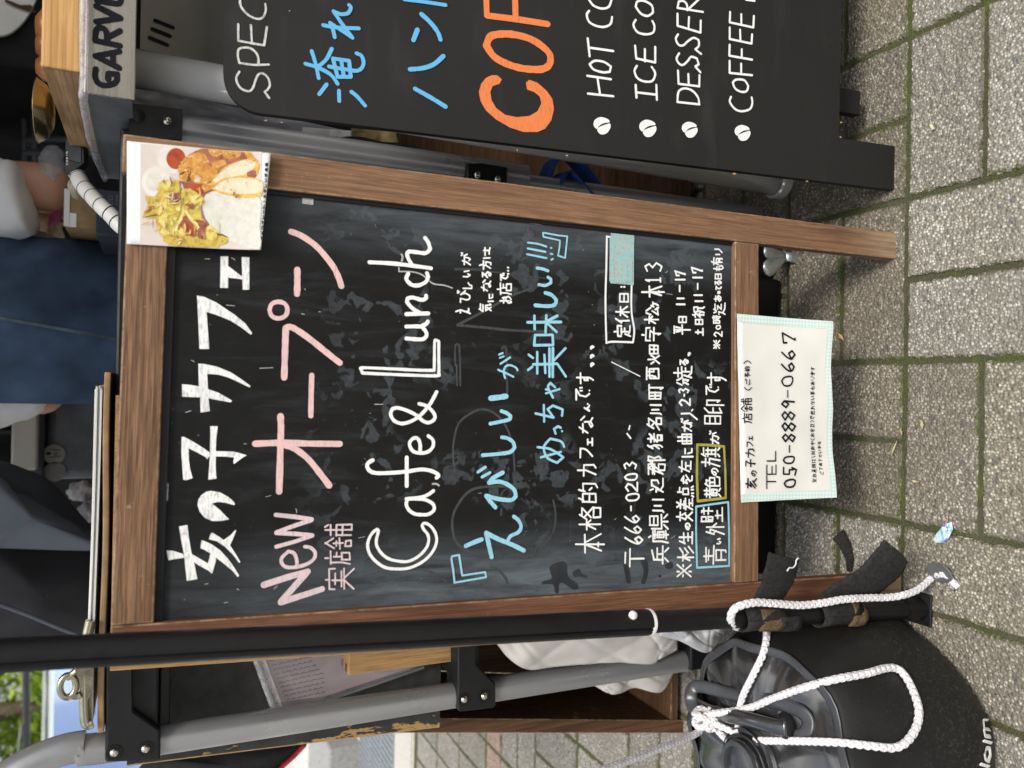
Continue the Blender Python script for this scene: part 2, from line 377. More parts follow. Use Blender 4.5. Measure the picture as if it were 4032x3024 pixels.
def stone_mat():
    q, t, b = newmat('exposed_aggregate_paver'); v = coords(t)
    vo = N(t, 'ShaderNodeTexVoronoi', feature='F1', Scale=300.0); t.links.new(v, vo.inputs['Vector'])
    sep = N(t, 'ShaderNodeSeparateColor'); t.links.new(vo.outputs['Color'], sep.inputs[0])
    peb = ramp(t, sep.outputs[0], [(0, (.13, .122, .10)), (.25, (.25, .24, .21)), (.58, (.40, .385, .34)), (.84, (.56, .545, .49)), (1, (.76, .74, .69))])
    gap = ramp(t, vo.outputs['Distance'], [(.34, 0.0), (.62, .85)])
    c = mixc(t, gap, peb, (.195, .185, .16))
    vo2 = N(t, 'ShaderNodeTexVoronoi', feature='F1', Scale=75.0); t.links.new(v, vo2.inputs['Vector'])
    sp2 = N(t, 'ShaderNodeSeparateColor'); t.links.new(vo2.outputs['Color'], sp2.inputs[0])
    bigp = N(t, 'ShaderNodeMath', operation='MULTIPLY'); t.links.new(ramp(t, sp2.outputs[1], [(.90, 0.0), (.91, 1.0)]), bigp.inputs[0]); t.links.new(ramp(t, vo2.outputs['Distance'], [(.28, 1.0), (.36, 0.0)]), bigp.inputs[1])
    c = mixc(t, bigp.outputs[0], c, (.16, .16, .165))
    dirt = ramp(t, noise(t, v, 7.5, 6, .6), [(.40, 0.0), (.72, .55)]); c = mixc(t, dirt, c, (.19, .175, .135), 'MIX')
    st2 = ramp(t, noise(t, v, 2.6, 5, .6), [(.48, 0.0), (.66, .35)]); c = mixc(t, st2, c, (.15, .135, .105), 'MIX')
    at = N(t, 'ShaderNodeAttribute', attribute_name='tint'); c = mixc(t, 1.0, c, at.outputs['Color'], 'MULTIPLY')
    ed = N(t, 'ShaderNodeMath', operation='MULTIPLY_ADD'); t.links.new(at.outputs['Alpha'], ed.inputs[0]); ed.inputs[1].default_value = .52; t.links.new(noise(t, v, 95, 6, .72), ed.inputs[2])
    ms = ramp(t, ed.outputs[0], [(.98, 0.0), (1.06, .92)])
    c = mixc(t, ms, c, mixc(t, ramp(t, noise(t, v, 11, 4, .6), [(.42, 0.0), (.60, 1.0)]), (.12, .11, .08), (.085, .10, .03)))
    t.links.new(c, b.inputs['Base Color']); b.inputs['Roughness'].default_value = .75; b.inputs['Specular IOR Level'].default_value = .35
    hn = N(t, 'ShaderNodeMath', operation='MULTIPLY'); hn.inputs[1].default_value = -1; t.links.new(vo.outputs['Distance'], hn.inputs[0])
    bump(t, b, hn.outputs[0], .8, .003); return q
M['stone'] = stone_mat()
def moss_mat():
    q, t, b = newmat('mossy_joint'); v = coords(t)
    n1 = noise(t, v, 14, 5, .65); n2 = noise(t, v, 420, 4, .7)
    c = ramp(t, n1, [(.38, (.085, .078, .055)), (.50, (.060, .058, .030)), (.60, (.065, .080, .018)), (.74, (.12, .155, .022))])
    c = mixc(t, ramp(t, n2, [(.4, 0.0), (.75, .8)]), c, (.13, .15, .05))
    c = mixc(t, ramp(t, noise(t, v, 600, 2), [(.72, 0.0), (.76, .9)]), c, (.42, .40, .35))
    t.links.new(c, b.inputs['Base Color']); b.inputs['Roughness'].default_value = .95
    bump(t, b, n2, 1.0, .004); return q
M['moss'] = moss_mat()
M['concrete'] = simple('pale_concrete', (.50, .48, .43), .85, 0, .22, 190, .3, 400)
M['concrete_grey'] = simple('grey_concrete_block', (.30, .30, .29), .85, 0, .25, 90, .3, 300)
M['far_ground'] = simple('sunlit_gravel', (.56, .54, .49), .9, 0, .30, 60, .3, 200)
M['grate'] = simple('galvanised_grating', (.40, .44, .47), .45, .6, .1, 30)
def rubber_mat():
    q, t, b = newmat('black_pvc_bag'); v = coords(t)
    c = ramp(t, noise(t, v, 12, 4), [(.3, (.0075, .0075, .0075)), (.7, (.0135, .0138, .0132))]); b.inputs['Specular IOR Level'].default_value = .3
    sx = N(t, 'ShaderNodeSeparateXYZ'); t.links.new(v, sx.inputs[0])
    mr = N(t, 'ShaderNodeMapRange'); mr.inputs['From Min'].default_value = .17; mr.inputs['From Max'].default_value = .0; t.links.new(sx.outputs['Z'], mr.inputs['Value'])
    sp = ramp(t, noise(t, v, 300, 4, .75), [(.53, 0.0), (.70, .8)])
    n = N(t, 'ShaderNodeMath', operation='MULTIPLY'); t.links.new(mr.outputs[0], n.inputs[0]); t.links.new(sp, n.inputs[1])
    c = mixc(t, n.outputs[0], c, (.115, .11, .085))
    fl = ramp(t, noise(t, v, 520, 2), [(.74, 0.0), (.79, .7)]); c = mixc(t, fl, c, (.22, .21, .18))
    t.links.new(c, b.inputs['Base Color'])
    r0 = ramp(t, noise(t, v, 9, 4), [(.3, .40), (.7, .56)]); t.links.new(r0, b.inputs['Roughness'])
    bump(t, b, noise(t, v, 22, 4), .25, .006); return q
M['rubber'] = rubber_mat()
M['rubber_top'] = simple('glossy_black_vinyl', (.019, .0195, .0205), .24, 0, .3, 14, .30, 24, spec=1.0, coat=.35)
M['rubber_trim'] = simple('grey_worn_vinyl', (.042, .045, .050), .34, 0, .35, 20, .1)
def film_mat(name, c, alpha, rough=.2, sc=55, bm=.6):
    q, t, b = newmat(name); v = coords(t)
    f = noise(t, v, sc, 6, .6, 1.5)
    t.links.new(ramp(t, f, [(.3, tuple(x * .8 for x in c)), (.7, c)]), b.inputs['Base Color']); b.inputs['Roughness'].default_value = rough
    t.links.new(ramp(t, f, [(.3, alpha * .6), (.7, min(1, alpha * 1.3))]), b.inputs['Alpha'])
    bump(t, b, f, bm, .004); return q
M['film'] = film_mat('clear_crumpled_film', (.72, .72, .74), .42)
M['pouch'] = film_mat('translucent_document_pouch', (.66, .62, .66), .26, .3, 14, .15)
M['pink_paper'] = simple('pink_receipt_paper', (.27, .21, .22), .8, 0, .15, 5)
def glass_mat():
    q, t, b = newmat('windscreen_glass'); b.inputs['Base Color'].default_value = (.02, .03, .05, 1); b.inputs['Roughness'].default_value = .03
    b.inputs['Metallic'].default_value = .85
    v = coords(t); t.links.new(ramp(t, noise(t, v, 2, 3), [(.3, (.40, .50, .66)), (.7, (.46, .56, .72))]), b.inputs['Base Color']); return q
M['glass'] = glass_mat()
M['car_white'] = simple('white_car_paint', (.62, .68, .68), .25, 0, .03, 3, coat=.6)
M['car_black'] = simple('black_car_trim', (.02, .021, .023), .4, 0, .2, 10)
def leaf_mat():
    q, t, b = newmat('fresh_leaf'); oi = N(t, 'ShaderNodeAttribute', attribute_name='tint')
    t.links.new(oi.outputs['Color'], b.inputs['Base Color']); b.inputs['Roughness'].default_value = .5
    tr = N(t, 'ShaderNodeBsdfTranslucent'); t.links.new(oi.outputs['Color'], tr.inputs['Color']); ms = N(t, 'ShaderNodeMixShader', Fac=.45); t.links.new(b.outputs[0], ms.inputs[1]); t.links.new(tr.outputs[0], ms.inputs[2]); t.links.new(ms.outputs[0], t.nodes['Material Output'].inputs['Surface']); return q
M['leaf'] = leaf_mat()
M['bark'] = simple('bark', (.10, .075, .05), .9, 0, .4, 30, .4)
def worn_mat():
    q, t, b = newmat('worn_black_paint_board'); v = coords(t)
    c = ramp(t, noise(t, v, 45, 6), [(.35, (.016, .016, .015)), (.65, (.036, .037, .036))])
    sx = N(t, 'ShaderNodeSeparateXYZ'); t.links.new(v, sx.inputs[0])
    mr = N(t, 'ShaderNodeMapRange'); mr.inputs['From Min'].default_value = .026; mr.inputs['From Max'].default_value = -.004; t.links.new(sx.outputs['X'], mr.inputs['Value'])
    ad = N(t, 'ShaderNodeMath', operation='MULTIPLY_ADD'); ad.inputs[1].default_value = .30; t.links.new(mr.outputs[0], ad.inputs[0])
    t.links.new(noise(t, coords(t, (60, 60, 22)), 1.0, 7, .65), ad.inputs[2])
    c = mixc(t, ramp(t, ad.outputs[0], [(.70, 0.0), (.73, .95)]), c, (.40, .25, .09))
    t.links.new(c, b.inputs['Base Color']); b.inputs['Roughness'].default_value = .7; return q
M['worn'] = worn_mat()
def check_mat():
    q, t, b = newmat('mint_gingham_tape'); v = coords(t)
    mpn = N(t, 'ShaderNodeMapping'); mpn.inputs['Rotation'].default_value = (0, R(45), 0); mpn.inputs['Scale'].default_value = (1, 0, 1); t.links.new(v, mpn.inputs['Vector'])
    ck = N(t, 'ShaderNodeTexChecker', Scale=330.0); ck.inputs['Color1'].default_value = (.48, .69, .66, 1); ck.inputs['Color2'].default_value = (.70, .76, .70, 1)
    ad = N(t, 'ShaderNodeVectorMath', operation='ADD'); ad.inputs[1].default_value = (.0004, .00137, .0007); t.links.new(mpn.outputs[0], ad.inputs[0]); t.links.new(ad.outputs[0], ck.inputs['Vector'])
    t.links.new(ck.outputs['Color'], b.inputs['Base Color']); b.inputs['Roughness'].default_value = .6; return q
M['gingham'] = check_mat()
def tape_mat():
    q, t, b = newmat('faded_washi_tape'); v = coords(t)
    c = ramp(t, noise(t, v, 230, 3), [(.35, (.36, .37, .35)), (.5, (.32, .50, .48)), (.65, (.24, .46, .46))])
    c = mixc(t, ramp(t, noise(t, v, 160, 2), [(.6, 0.0), (.66, .6)]), c, (.50, .40, .34))
    t.links.new(c, b.inputs['Base Color']); b.inputs['Roughness'].default_value = .6; return q
M['tape'] = tape_mat()
def food(name, a, bb, scale=160, c3=None):
    q, t, b = newmat(name); v = coords(t)
    c = ramp(t, noise(t, v, scale, 6, .7, .5), [(.32, a), (.68, bb)])
    if c3: c = mixc(t, ramp(t, noise(t, v, scale * 1.7, 4), [(.60, 0.0), (.68, .8)]), c, c3)
    t.links.new(c, b.inputs['Base Color']); b.inputs['Roughness'].default_value = .4; return q
M['f_bg'] = food('print_pale_ground', (.60, .52, .47), (.70, .63, .58), 20)
M['f_glass'] = food('print_glass', (.66, .60, .54), (.76, .73, .68), 30)
M['f_sauce'] = food('print_red_sauce', (.20, .025, .010), (.55, .10, .02), 45)
M['f_fry'] = food('print_fried_crust', (.45, .16, .022), (.75, .42, .10), 190, (.80, .62, .30))
M['f_dark'] = food('print_brown_shadow', (.20, .05, .028), (.45, .16, .10), 120)
M['f_bread'] = food('print_white_meat', (.62, .54, .36), (.76, .71, .53), 140, (.40, .26, .12))
M['f_crust'] = food('print_golden_edge', (.58, .28, .03), (.78, .52, .14), 200)
M['f_rice'] = food('print_rice', (.57, .55, .47), (.72, .71, .64), 150)
M['f_leaf'] = food('print_yellow_leaves', (.40, .25, .035), (.72, .60, .12), 150, (.30, .11, .03))
M['f_yel'] = food('print_bright_yellow', (.66, .52, .08), (.80, .72, .30), 160)

# ------------------------------------------------------------------ writing
GL = {
'え':'4062 237319465898','び':'0232263858756295c 7081 8090','し':'31363848687695c','い':'12163846c 7387','が':'0363584938 312509 7386 7081 9091',
'気':'3003 3191 2383 15758998 5619 2659','に':'1119 4383 455888c','な':'0353 3106 7294 646849385789c','る':'217116548669493857c',
'方':'4052 0393 434519 45857959','は':'1119 3393 717758486899','お':'0363 3038190745859759c 7284','店':'4041 0292 121609 5356 5484 3639898636',
'で':'1282443759 79 7475 9495','…':'1718 4748 7778','め':'2248 615529072463958869c','っ':'24638678 49c','ち':'0383 402664866939','ゃ':'16648567c 3359 5354',
'美':'2031 7061 1282 1474 0595 4146 0696 464709 5699','味':'0207373202 5292 4595 7079 7548 7598','本':'0393 4049 4318 5398 3757',
'格':'0343 2029 2307 2345 6043 619155 5296 5659999656','的':'2012 0208484202 0545 6053 62929879 6576','カ':'03838869 404419','フ':'11817529c',
'ェ':'2474 4449 1989','ん':'4009455879 96','す':'0292 50553634545739c','。':'3727293949 6968 7767573 7'.replace(' ',''),'〒':'2171 0393 4349',
'0':'4012174979877240c','1':'2240 4049 1979','l':'4049','2':'124072651989','3':'11507244865918c','6':'60241749775517c','7':'1412 12813949','8':'50227659277250c',
'9':'825023558279','5':'8020 2024646786691 8'.replace(' ',''),'-':'2575','兵':'7021 2126 2383 5356 0696 3719 6789','庫':'4051 1292 121609 3393 4447878444 3898 6269 4585',
'県':'3034848030 3282 111696 5659 3719 7799','川':'11161809 4247 8189','辺':'41818566 614226 1022 042417 09174999','郡':'015154 0363 0454 3108 2629595626 719184968 7'.replace(' ','')+' 7179',
'猪':'2003 11252819 2407 4282 6064 4494 9146 5659898656 5888','名':'4014 41815508 3355 4649898646','町':'0208484202 2228 0545 5292 727968','西':'0191 1319898313 313527 616686',
'畑':'0315 4335 212509 2549 5258989252 7278 5595','字':'4041 04029294 2474565948 0696','松':'0343 2029 2307 2345 6154 7194 755998 8799','ヶ':'3215 2484 645739',
'定':'4041 04029294 2474 4448 4676 2609 184999','休':'2004 1319 4393 6069 6338 6398','日':'2129797121 2575',':':'4344 4748','※':'1188 8118 4142 4748 1424 7484',
'杉':'0343 2029 2307 2345 8153 8456 9659','生':'2004 1383 5059 2686 0999','の':'52452706144272948759c','交':'4042 0292 3315 6385 6509 2599',
'差':'2031 6051 1282 1474 0595 4145 3509 3787 5759 3999','点':'4043 4181 2326767323 1809 3839 6869 8899','を':'1282 4015445 6'.replace(' ','')+' 94374989','左':'0292 4008 3585 5559 2999',
'曲':'1319898313 1686 3039 6069','り':'2126 707549','、':'2749','分':'3004 6094 25756958 4519','走':'1282 4044 0494 5458 5686 2509 174999','平':'1181 2234 7264 0595 4149',
'土':'2373 4049 0999','祝':'2021 024206 2429 3546 5154949151 6449 848899','時':'0108383101 0434 5191 7073 4393 4595 858978 5667','迄':'4032 4181 43734686 1022 042417 09174999',
'あ':'1282 4048 743917549669c','て':'128244375979c','も':'403759888 6c'.replace(' ','')+' 1373 1575','有':'0292 4006 3439 34848979 3686 3787','青':'1181 2272 4044 0494 2529 25757969 2777',
'外':'2004 224209 1435 6069 6395','壁':'0030320 2'.replace(' ','')+' 0005 1315353313 5191 7075 5393 6081 2777 4649 0999','黄':'1181 3033 6063 0393 2427777424 2575 4347 3819 6889','色':'3003 316153 13838616 13198997 4346',
'旗':'2022 0242 2309 144439 6052 6191 5393 6267 8287 6585 5797 6859 8899','目':'2029797020 2373 2676','印':'4012 121847 1444 61919786 6169','実':'4041 03019193 2373 1585 0696 424609 5699',
'舗':'2003 2043 1434 0545 2326 1719393717 5292 8091 5459 54949979 5696 7079'.replace('2043','2043'),'亥':'4042 0292 421554 6408 7629 6799','子':'1171444938 0595',
'ご':'2272 162888c 7081 8091','予':'117143 2244 059577 454938','約':'20023205 0545 2529 1608 3648 6053 62929879 6576','(':'60434669c',')':'30535639c','昼':'2181 215109 2474 3537777535 3676 0999',
'対':'2022 0242 3208 1448 5393 808979 5566','応':'4041 0292 120609 4345 4448588 7'.replace(' ','')+' 6465 8496','中':'1215858212 4049','会':'4004 4094 2464 1676 452989','計':'0141 1232 1434 1619393616 5292 7079',
'出':'4048 1114848 1'.replace(' ','')+' 0509999 5'.replace(' ',''),'れ':'2029 024209 2553628598c','事':'0191 2224747222 1474 0696 2878 404938','下':'0191 4149 4365','さ':'0363 3075 152759c','ま':'1272 1474 404837275 7c'.replace(' ',''),
'せ':'0494 707668 202789','了':'117144 444938','承':'217153 4349 3464 3666 0404 1418 9354 7499','キ':'2272 0596 3059','ャ':'16648567c 3359','ベ':'0532984 7081 8091'.replace('0532984','053298'),'ツ':'1123 4153 818549','プ':'118154 29 8081'.replace('118154 29','11815529'),
'レ':'20284994 85'.replace('20284994 85','202884'),'ー':'1585','ト':'3039 3376','・':'4546','名物':'','物':'1012 0242 2029 0735 6043 62929978 7148 8157','淹':'1022 0314 0718',
'E':'80202989 2575','L':'202989','T':'0191 5159','H':'2029 7079 2575','O':'4012174979877240c','C':'827151233639597 9c'.replace(' ',''),'I':'4049','S':'82502344765939 18c'.replace(' ',''),'A':'0941 4189 2676','G':'82502227 49797555'.replace(' ','') ,
}
GL['。'] = '472738495847c'
def glyph(ch):
    out = []
    for s in GL[ch].split():
        c = s.endswith('c'); s = s.rstrip('c'); s = s[:len(s) // 2 * 2]
        out.append((c, [(int(s[i]), int(s[i + 1])) for i in range(0, len(s), 2)]))
    return out
class Frame:
    # a flat board standing in the place: origin, along its width, up its face
    def __init__(s, O, X, Z):
        s.O = Vector(O); s.Z = Vector(Z).normalized(); X = Vector(X); s.X = (X - s.Z * X.dot(s.Z)).normalized(); s.Y = s.Z.cross(s.X)
        s.M = Matrix((s.X, s.Y, s.Z)).transposed().to_4x4(); s.M.translation = s.O
    def hit(s, x, y, off=0.0):
        d = ray(x, y); t = ((s.O + s.Y * off - CAM).dot(s.Y)) / d.dot(s.Y); p = CAM + d * t - s.O
        return Vector((p.dot(s.X), off, p.dot(s.Z)))
    def px(s, x, y, off=0.0):           # metres per picture pixel here
        return (s.hit(x, y + 10, off) - s.hit(x, y - 10, off)).length / 20
RG = {'R1': (600, 850, 2.765), 'R2': (600, 1400, 2.765), 'R3': (600, 1950, 2.765), 'R4': (1350, 850, 2.765), 'R5': (1350, 1400, 2.765), 'R6': (1350, 1900, 2.765),
      'R7': (2100, 900, 2.765), 'R8': (2100, 1400, 2.765), 'R9': (2100, 1850, 2.765), 'RB': (1400, 1250, 2.765), 'A2': (850, 0, 2.212), 'A3': (1700, 0, 2.212), 'A4': (2500, 0, 2.212),
      'A1': (0, 0, 2.212), 'P': (2850, 1200, 1.191), 'Q': (2800, 1150, 2.212), 'F': (480, 540, 3.687), 'N': (0, 0, 1.0), 'K': (3600, 2700, 2.9375)}
def nat(reg, p):
    a = RG[reg]; return (a[0] + p[0] / a[2], a[1] + p[1] / a[2])
class Pen:
    # flat marker strokes lying on the face of a frame
    def __init__(s, fr, off): s.fr = fr; s.off = off; s.mb = MB(); s.k = 0
    def lift(s):
        s.k += 1; return s.off - (s.k % 23) * 2.2e-5
    def ribbon(s, pts, wd, taper=None):
        pts = [Vector((p.x, p.z)) for p in pts]; q = [pts[0]]
        for p in pts[1:]:
            if (p - q[-1]).length > 1e-5: q.append(p)
        pts = q
        if len(pts) < 2: pts = [pts[0], pts[0] + Vector((1e-4, 0))]
        y = s.lift(); L_, R_ = [], []; n = len(pts); sd_ = random.random() * 50
        for i, p in enumerate(pts):
            t = (pts[min(i + 1, n - 1)] - pts[max(i - 1, 0)]); t.normalize(); nn = Vector((-t.y, t.x)) * wd / 2 * (1 + .16 * mnoise.noise(Vector((i * .55, sd_, 0))))
            yy = y - 1.0e-6 * i
            L_.append(Vector((p.x + nn.x, yy, p.y + nn.y))); R_.append(Vector((p.x - nn.x, yy, p.y - nn.y)))
        b = len(s.mb.v); vs = L_ + R_; fs = [(i, i + 1, n + i + 1, n + i) for i in range(n - 1)]
        s.mb.add(vs, fs)
        for (p, d, yy) in ((pts[0], pts[0] - pts[1], y), (pts[-1], pts[-1] - pts[-2], y - 1e-6 * (n - 1))):
            d = d.normalized(); nn = Vector((-d.y, d.x)); c = []
            for k in range(7):
                a = math.pi * k / 6; e = nn * math.cos(a) * wd / 2 + d * math.sin(a) * wd / 2; c.append(Vector((p.x + e.x, yy, p.y + e.y)))
            s.mb.add(c, [tuple(range(7))])
    def path(s, loc, wd, smooth=True, jit=0):
        wd *= .93
        # break at sharp corners, smooth between
        secs = [[loc[0]]]
        for i in range(1, len(loc)):
            secs[-1].append(loc[i])
            if i < len(loc) - 1:
                a = (loc[i] - loc[i - 1]); c = (loc[i + 1] - loc[i])
                if a.length > 0 and c.length > 0 and a.angle(c) > R(62 if smooth else 25): secs.append([loc[i]])
        for q in secs: s.ribbon(cr(q, 5) if (smooth and len(q) > 2) else q, wd)
    def trace(s, reg, wd_px, *lines, smooth=True):
        for ln in lines:
            loc = [s.fr.hit(*nat(reg, p), s.off) for p in ln]; k = s.fr.px(*nat(reg, ln[0]), s.off)
            s.path(loc, wd_px * k, smooth)
    def poly(s, reg, pts, sm=False):
        y = s.lift(); loc = [s.fr.hit(*nat(reg, p), s.off) for p in pts]
        if sm: loc = cr(loc, 4, closed=True)
        for p in loc: p.y = y
        s.mb.add(loc, [tuple(range(len(loc)))])
    def ch(s, ch, reg, x0, x1, y0, y1, wd_px):
        # one hand-written character fitted to a picture box: picture x runs down the board, picture y runs leftwards
        st = glyph(ch); xs = [p[0] for c, q in st for p in q]; ys = [p[1] for c, q in st for p in q]
        ax, bx, ay, by = min(xs), max(xs), min(ys), max(ys)
        n0 = nat(reg, (x0, y1)); n1 = nat(reg, (x1, y0)); h = wd_px / 2
        n0 = (n0[0] + h, n0[1] - h); n1 = (n1[0] - h, n1[1] + h)
        k = s.fr.px(*n0, s.off)
        for c, q in st:
            loc = []
            for (gx, gy) in q:
                u = (gx - ax) / (bx - ax) if bx > ax else .5; v = (gy - ay) / (by - ay) if by > ay else .5
                u += random.uniform(-.018, .018); v += random.uniform(-.018, .018)
                loc.append(s.fr.hit(n0[0] + (n1[0] - n0[0]) * v, n0[1] + (n1[1] - n0[1]) * u, s.off))
            s.path(loc, wd_px * k * random.uniform(.92, 1.08), c)
    def build(s, name, mat, parent, thick=0):
        s.mb.v = [s.fr.M @ q for q in s.mb.v]
        return s.mb.build(name, mat, parent, tri=True)
# ================================================================== the A-frame chalkboard
_fo = G(3550, 2253); _fr = G(3525, 916)
SIGN = Frame((-.2543, .6877, 0), Vector((.1996, .7086, 0)) - Vector((-.2543, .6877, 0)), (0.0113, .0658, .9978))
sign = thing('chalkboard_sign', 'brown wooden A-frame chalkboard covered in handwritten Japanese cafe lettering', 'chalkboard', mat=SIGN.M)
SW = (Vector((.1996, .7086, 0)) - Vector((-.2543, .6877, 0))).length
def ST(x, y, off=0.0): q = SIGN.hit(x, y, off); return q
TOP = ST(441, 2459).z; RB0 = ST(2989, 1600).z; RB1 = ST(2895, 1600).z; RT0 = ST(610, 2300).z
RT0 = min(RT0, TOP - .03)
SWD = .0332; DEP = .014
def slab(name, a, b, mat, parent=sign, bev=.0012):
    return MB().mm(a, b).build(name, mat, parent, local=True, bevel=bev, smooth=30)
slab('stile', (0, 0, 0), (SWD, DEP, TOP + .001), M['wood_red'])
slab('stile', (SW - SWD, 0, 0), (SW, DEP, TOP + .006), M['wood_v'])
slab('top_rail', (SWD + .0004, .0006, RT0), (SW - SWD - .0004, DEP - .001, TOP + .001), M['wood_h'])
slab('bottom_rail', (SWD + .0004, .0006, RB0), (SW - SWD - .0004, DEP - .001, RB1), M['wood_h'])
BOFF = .008
slab('board', (SWD - .004, BOFF, RB1 - .006), (SW - SWD + .004, BOFF + .006, RT0 + .006), M['board'], bev=None)
# black inner lips along the rails
slab('edging', (SWD + .0005, .0045, RT0 - .0065), (SW - SWD - .0005, BOFF - .0004, RT0 - .0002), M['leg_black'], bev=None)
slab('edging', (SW - SWD - .0038, .0050, RB1 + .001), (SW - SWD - .0004, BOFF - .0004, RT0 - .008), M['leg_black'], bev=None)
# rear half of the A-frame, hinged at the top
for x0 in (0.003, SW - SWD - .003):
    mb = MB(); a = Vector((x0 + SWD / 2, DEP + .013, TOP - .02)); b = Vector((x0 + SWD / 2, DEP + .020, .012))
    d = (b - a).normalized(); Mx = Matrix((Vector((1, 0, 0)), d.cross(Vector((1, 0, 0))) * -1, d)).transposed()
    mb.box((a + b) / 2 + Vector((-.005 if x0 < .1 else .005, 0, 0)), (SWD / 2 - .006, .007, (b - a).length / 2), Mx); mb.build('rear_leg', M['wood_v'], sign, local=True, bevel=.0012)
for (x0, z0) in ((SWD + .01, TOP - .012), (SW - SWD - .035, TOP - .012)):
    MB().mm((x0, DEP - .0005, z0), (x0 + .025, DEP + .006, z0 + .014)).build('hinge', M['steel_dull'], sign, local=True, bevel=.001)
# clear tape tabs where the board sheets meet the frame
for (x, y, w_, h_) in ((648, 1938, 16, 34), (1212, 786, 22, 16), (2108, 866, 22, 14)):
    a = ST(x - w_, y + h_, BOFF - .0008); b = ST(x + w_, y - h_, BOFF - .0008)
    MB().mm((a.x, BOFF - .0010, b.z), (b.x, BOFF - .0004, a.z)).build('tape_tab', M['film'], sign, local=True)

PO = BOFF - .0005
# ---- white title, drawn as filled outlines
p = Pen(SIGN, PO)
for pts in ([(742, 442), (825, 440), (825, 785), (738, 783)], [(972, 448), (1056, 450), (1055, 803), (982, 805)], [(823, 543), (985, 668), (985, 692), (823, 672)],
            [(485, 868), (560, 880), (700, 945), (900, 1080), (1010, 1170), (1087, 1275), (1075, 1295), (960, 1210), (850, 1140), (700, 1080), (590, 1045), (605, 1250), (618, 1450), (512, 1448), (500, 1150)]):
    p.poly('R1', pts)
for pts in ([(500, 88), (570, 92), (700, 120), (850, 180), (950, 245), (1068, 330), (1058, 348), (940, 290), (830, 240), (720, 208), (597, 200), (605, 365), (720, 405), (868, 490), (855, 510), (740, 490), (610, 465), (625, 605), (525, 620), (520, 455), (325, 448), (322, 312), (420, 320), (505, 335)],
            [(318, 885), (345, 885), (440, 935), (560, 1010), (622, 1055), (624, 1095), (595, 1130), (580, 1105), (480, 1050), (395, 1010), (397, 1140), (410, 1230), (438, 1335), (365, 1358), (335, 1350), (325, 1200), (315, 1050)],
            [(630, 768), (712, 770), (695, 900), (690, 1040), (880, 1045), (960, 1065), (1027, 1085), (985, 1110), (930, 1150), (890, 1182), (880, 1160), (890, 1110), (800, 1100), (690, 1098), (690, 1240), (698, 1340), (608, 1352), (618, 1220), (628, 1060), (630, 900)]):
    p.poly('R2', pts)
for pts in ([(835, 262), (745, 280), (650, 280), (570, 245), (515, 180), (492, 110), (500, 50), (530, 0), (590, -40), (640, -48), (740, -30), (830, 20), (880, 65), (900, 95), (888, 108), (800, 82), (710, 72), (650, 90), (740, 165)],
            [(290, 340), (382, 322), (395, 450), (425, 620), (460, 760), (490, 912), (375, 932), (360, 800), (345, 650), (310, 470)],
            [(152, 600), (230, 605), (335, 640), (345, 680), (240, 695), (175, 708)],
            [(430, 640), (500, 680), (605, 742), (630, 640), (700, 625), (690, 720), (650, 855), (610, 820), (500, 760), (440, 720)],
            [(540, 488), (640, 530), (740, 600), (840, 710), (900, 800), (945, 875), (930, 892), (870, 820), (760, 730), (650, 645), (560, 590), (525, 580), (528, 520)],
            [(650, 405), (740, 460), (850, 550), (920, 660), (958, 725), (945, 738), (880, 650), (790, 560), (700, 500), (615, 478), (630, 430)],
            [(770, 490), (850, 435), (905, 375), (912, 390), (880, 470), (845, 545)]):
    p.poly('R3', pts)
tag(p.build('lettering', M['p_white'], sign), 'thick white painted cafe name along the top of the board')
# ---- pink line
p = Pen(SIGN, PO)
p.trace('R1', 25, [(1510, 172), (1600, 205), (1700, 265), (1800, 345), (1900, 460), (1980, 570), (2030, 680), (2058, 765)], [(1578, 585), (1578, 700), (1575, 850)])
p.trace('R1', 18, [(1275, 1025), (1300, 960), (1372, 935), (1445, 960), (1470, 1025), (1445, 1090), (1372, 1117), (1300, 1090), (1275, 1025)])
p.trace('R1', 26, [(1435, 1760), (1443, 1500), (1448, 1350), (1452, 1222), (1495, 1208), (1560, 1235), (1700, 1330), (1850, 1450), (1950, 1530), (2040, 1600)])
p.trace('R2', 27, [(1395, 660), (1400, 800), (1395, 950), (1390, 1150), (1380, 1480)], [(1120, 960), (1400, 950), (1700, 958), (2040, 962)], [(1440, 970), (1560, 1020), (1700, 1130), (1830, 1290), (1925, 1415)])
p.trace('R2', 22, [(1735, 215), (1728, 450), (1725, 655)])
tag(p.build('lettering', M['p_pink'], sign), 'large pink painted katakana')
p = Pen(SIGN, PO)
p.trace('R3', 27, [(1400, 1165), (1620, 1095), (1845, 1022)], [(1400, 1160), (1540, 1000), (1690, 832)], [(1690, 832), (1480, 890), (1215, 975)], smooth=False)
p.trace('R3', 15, [(1575, 770), (1570, 700), (1540, 630), (1480, 612), (1410, 680), (1410, 740), (1460, 782), (1560, 782), (1680, 750), (1760, 690), (1770, 620), (1720, 570), (1660, 560)])
p.trace('R3', 18, [(1350, 560), (1550, 505), (1740, 440)], [(1740, 436), (1550, 420), (1350, 410)], [(1350, 405), (1550, 330), (1735, 268)], [(1735, 262), (1550, 235), (1345, 213)], smooth=False)
p.ch('実', 'R3', 1880, 2200, 790, 1030, 7); p.ch('店', 'R3', 1875, 2160, 600, 755, 7); p.ch('舗', 'R3', 1870, 2175, 310, 590, 7)
tag(p.build('lettering', M['p_palepink'], sign), 'pale pink handwriting')
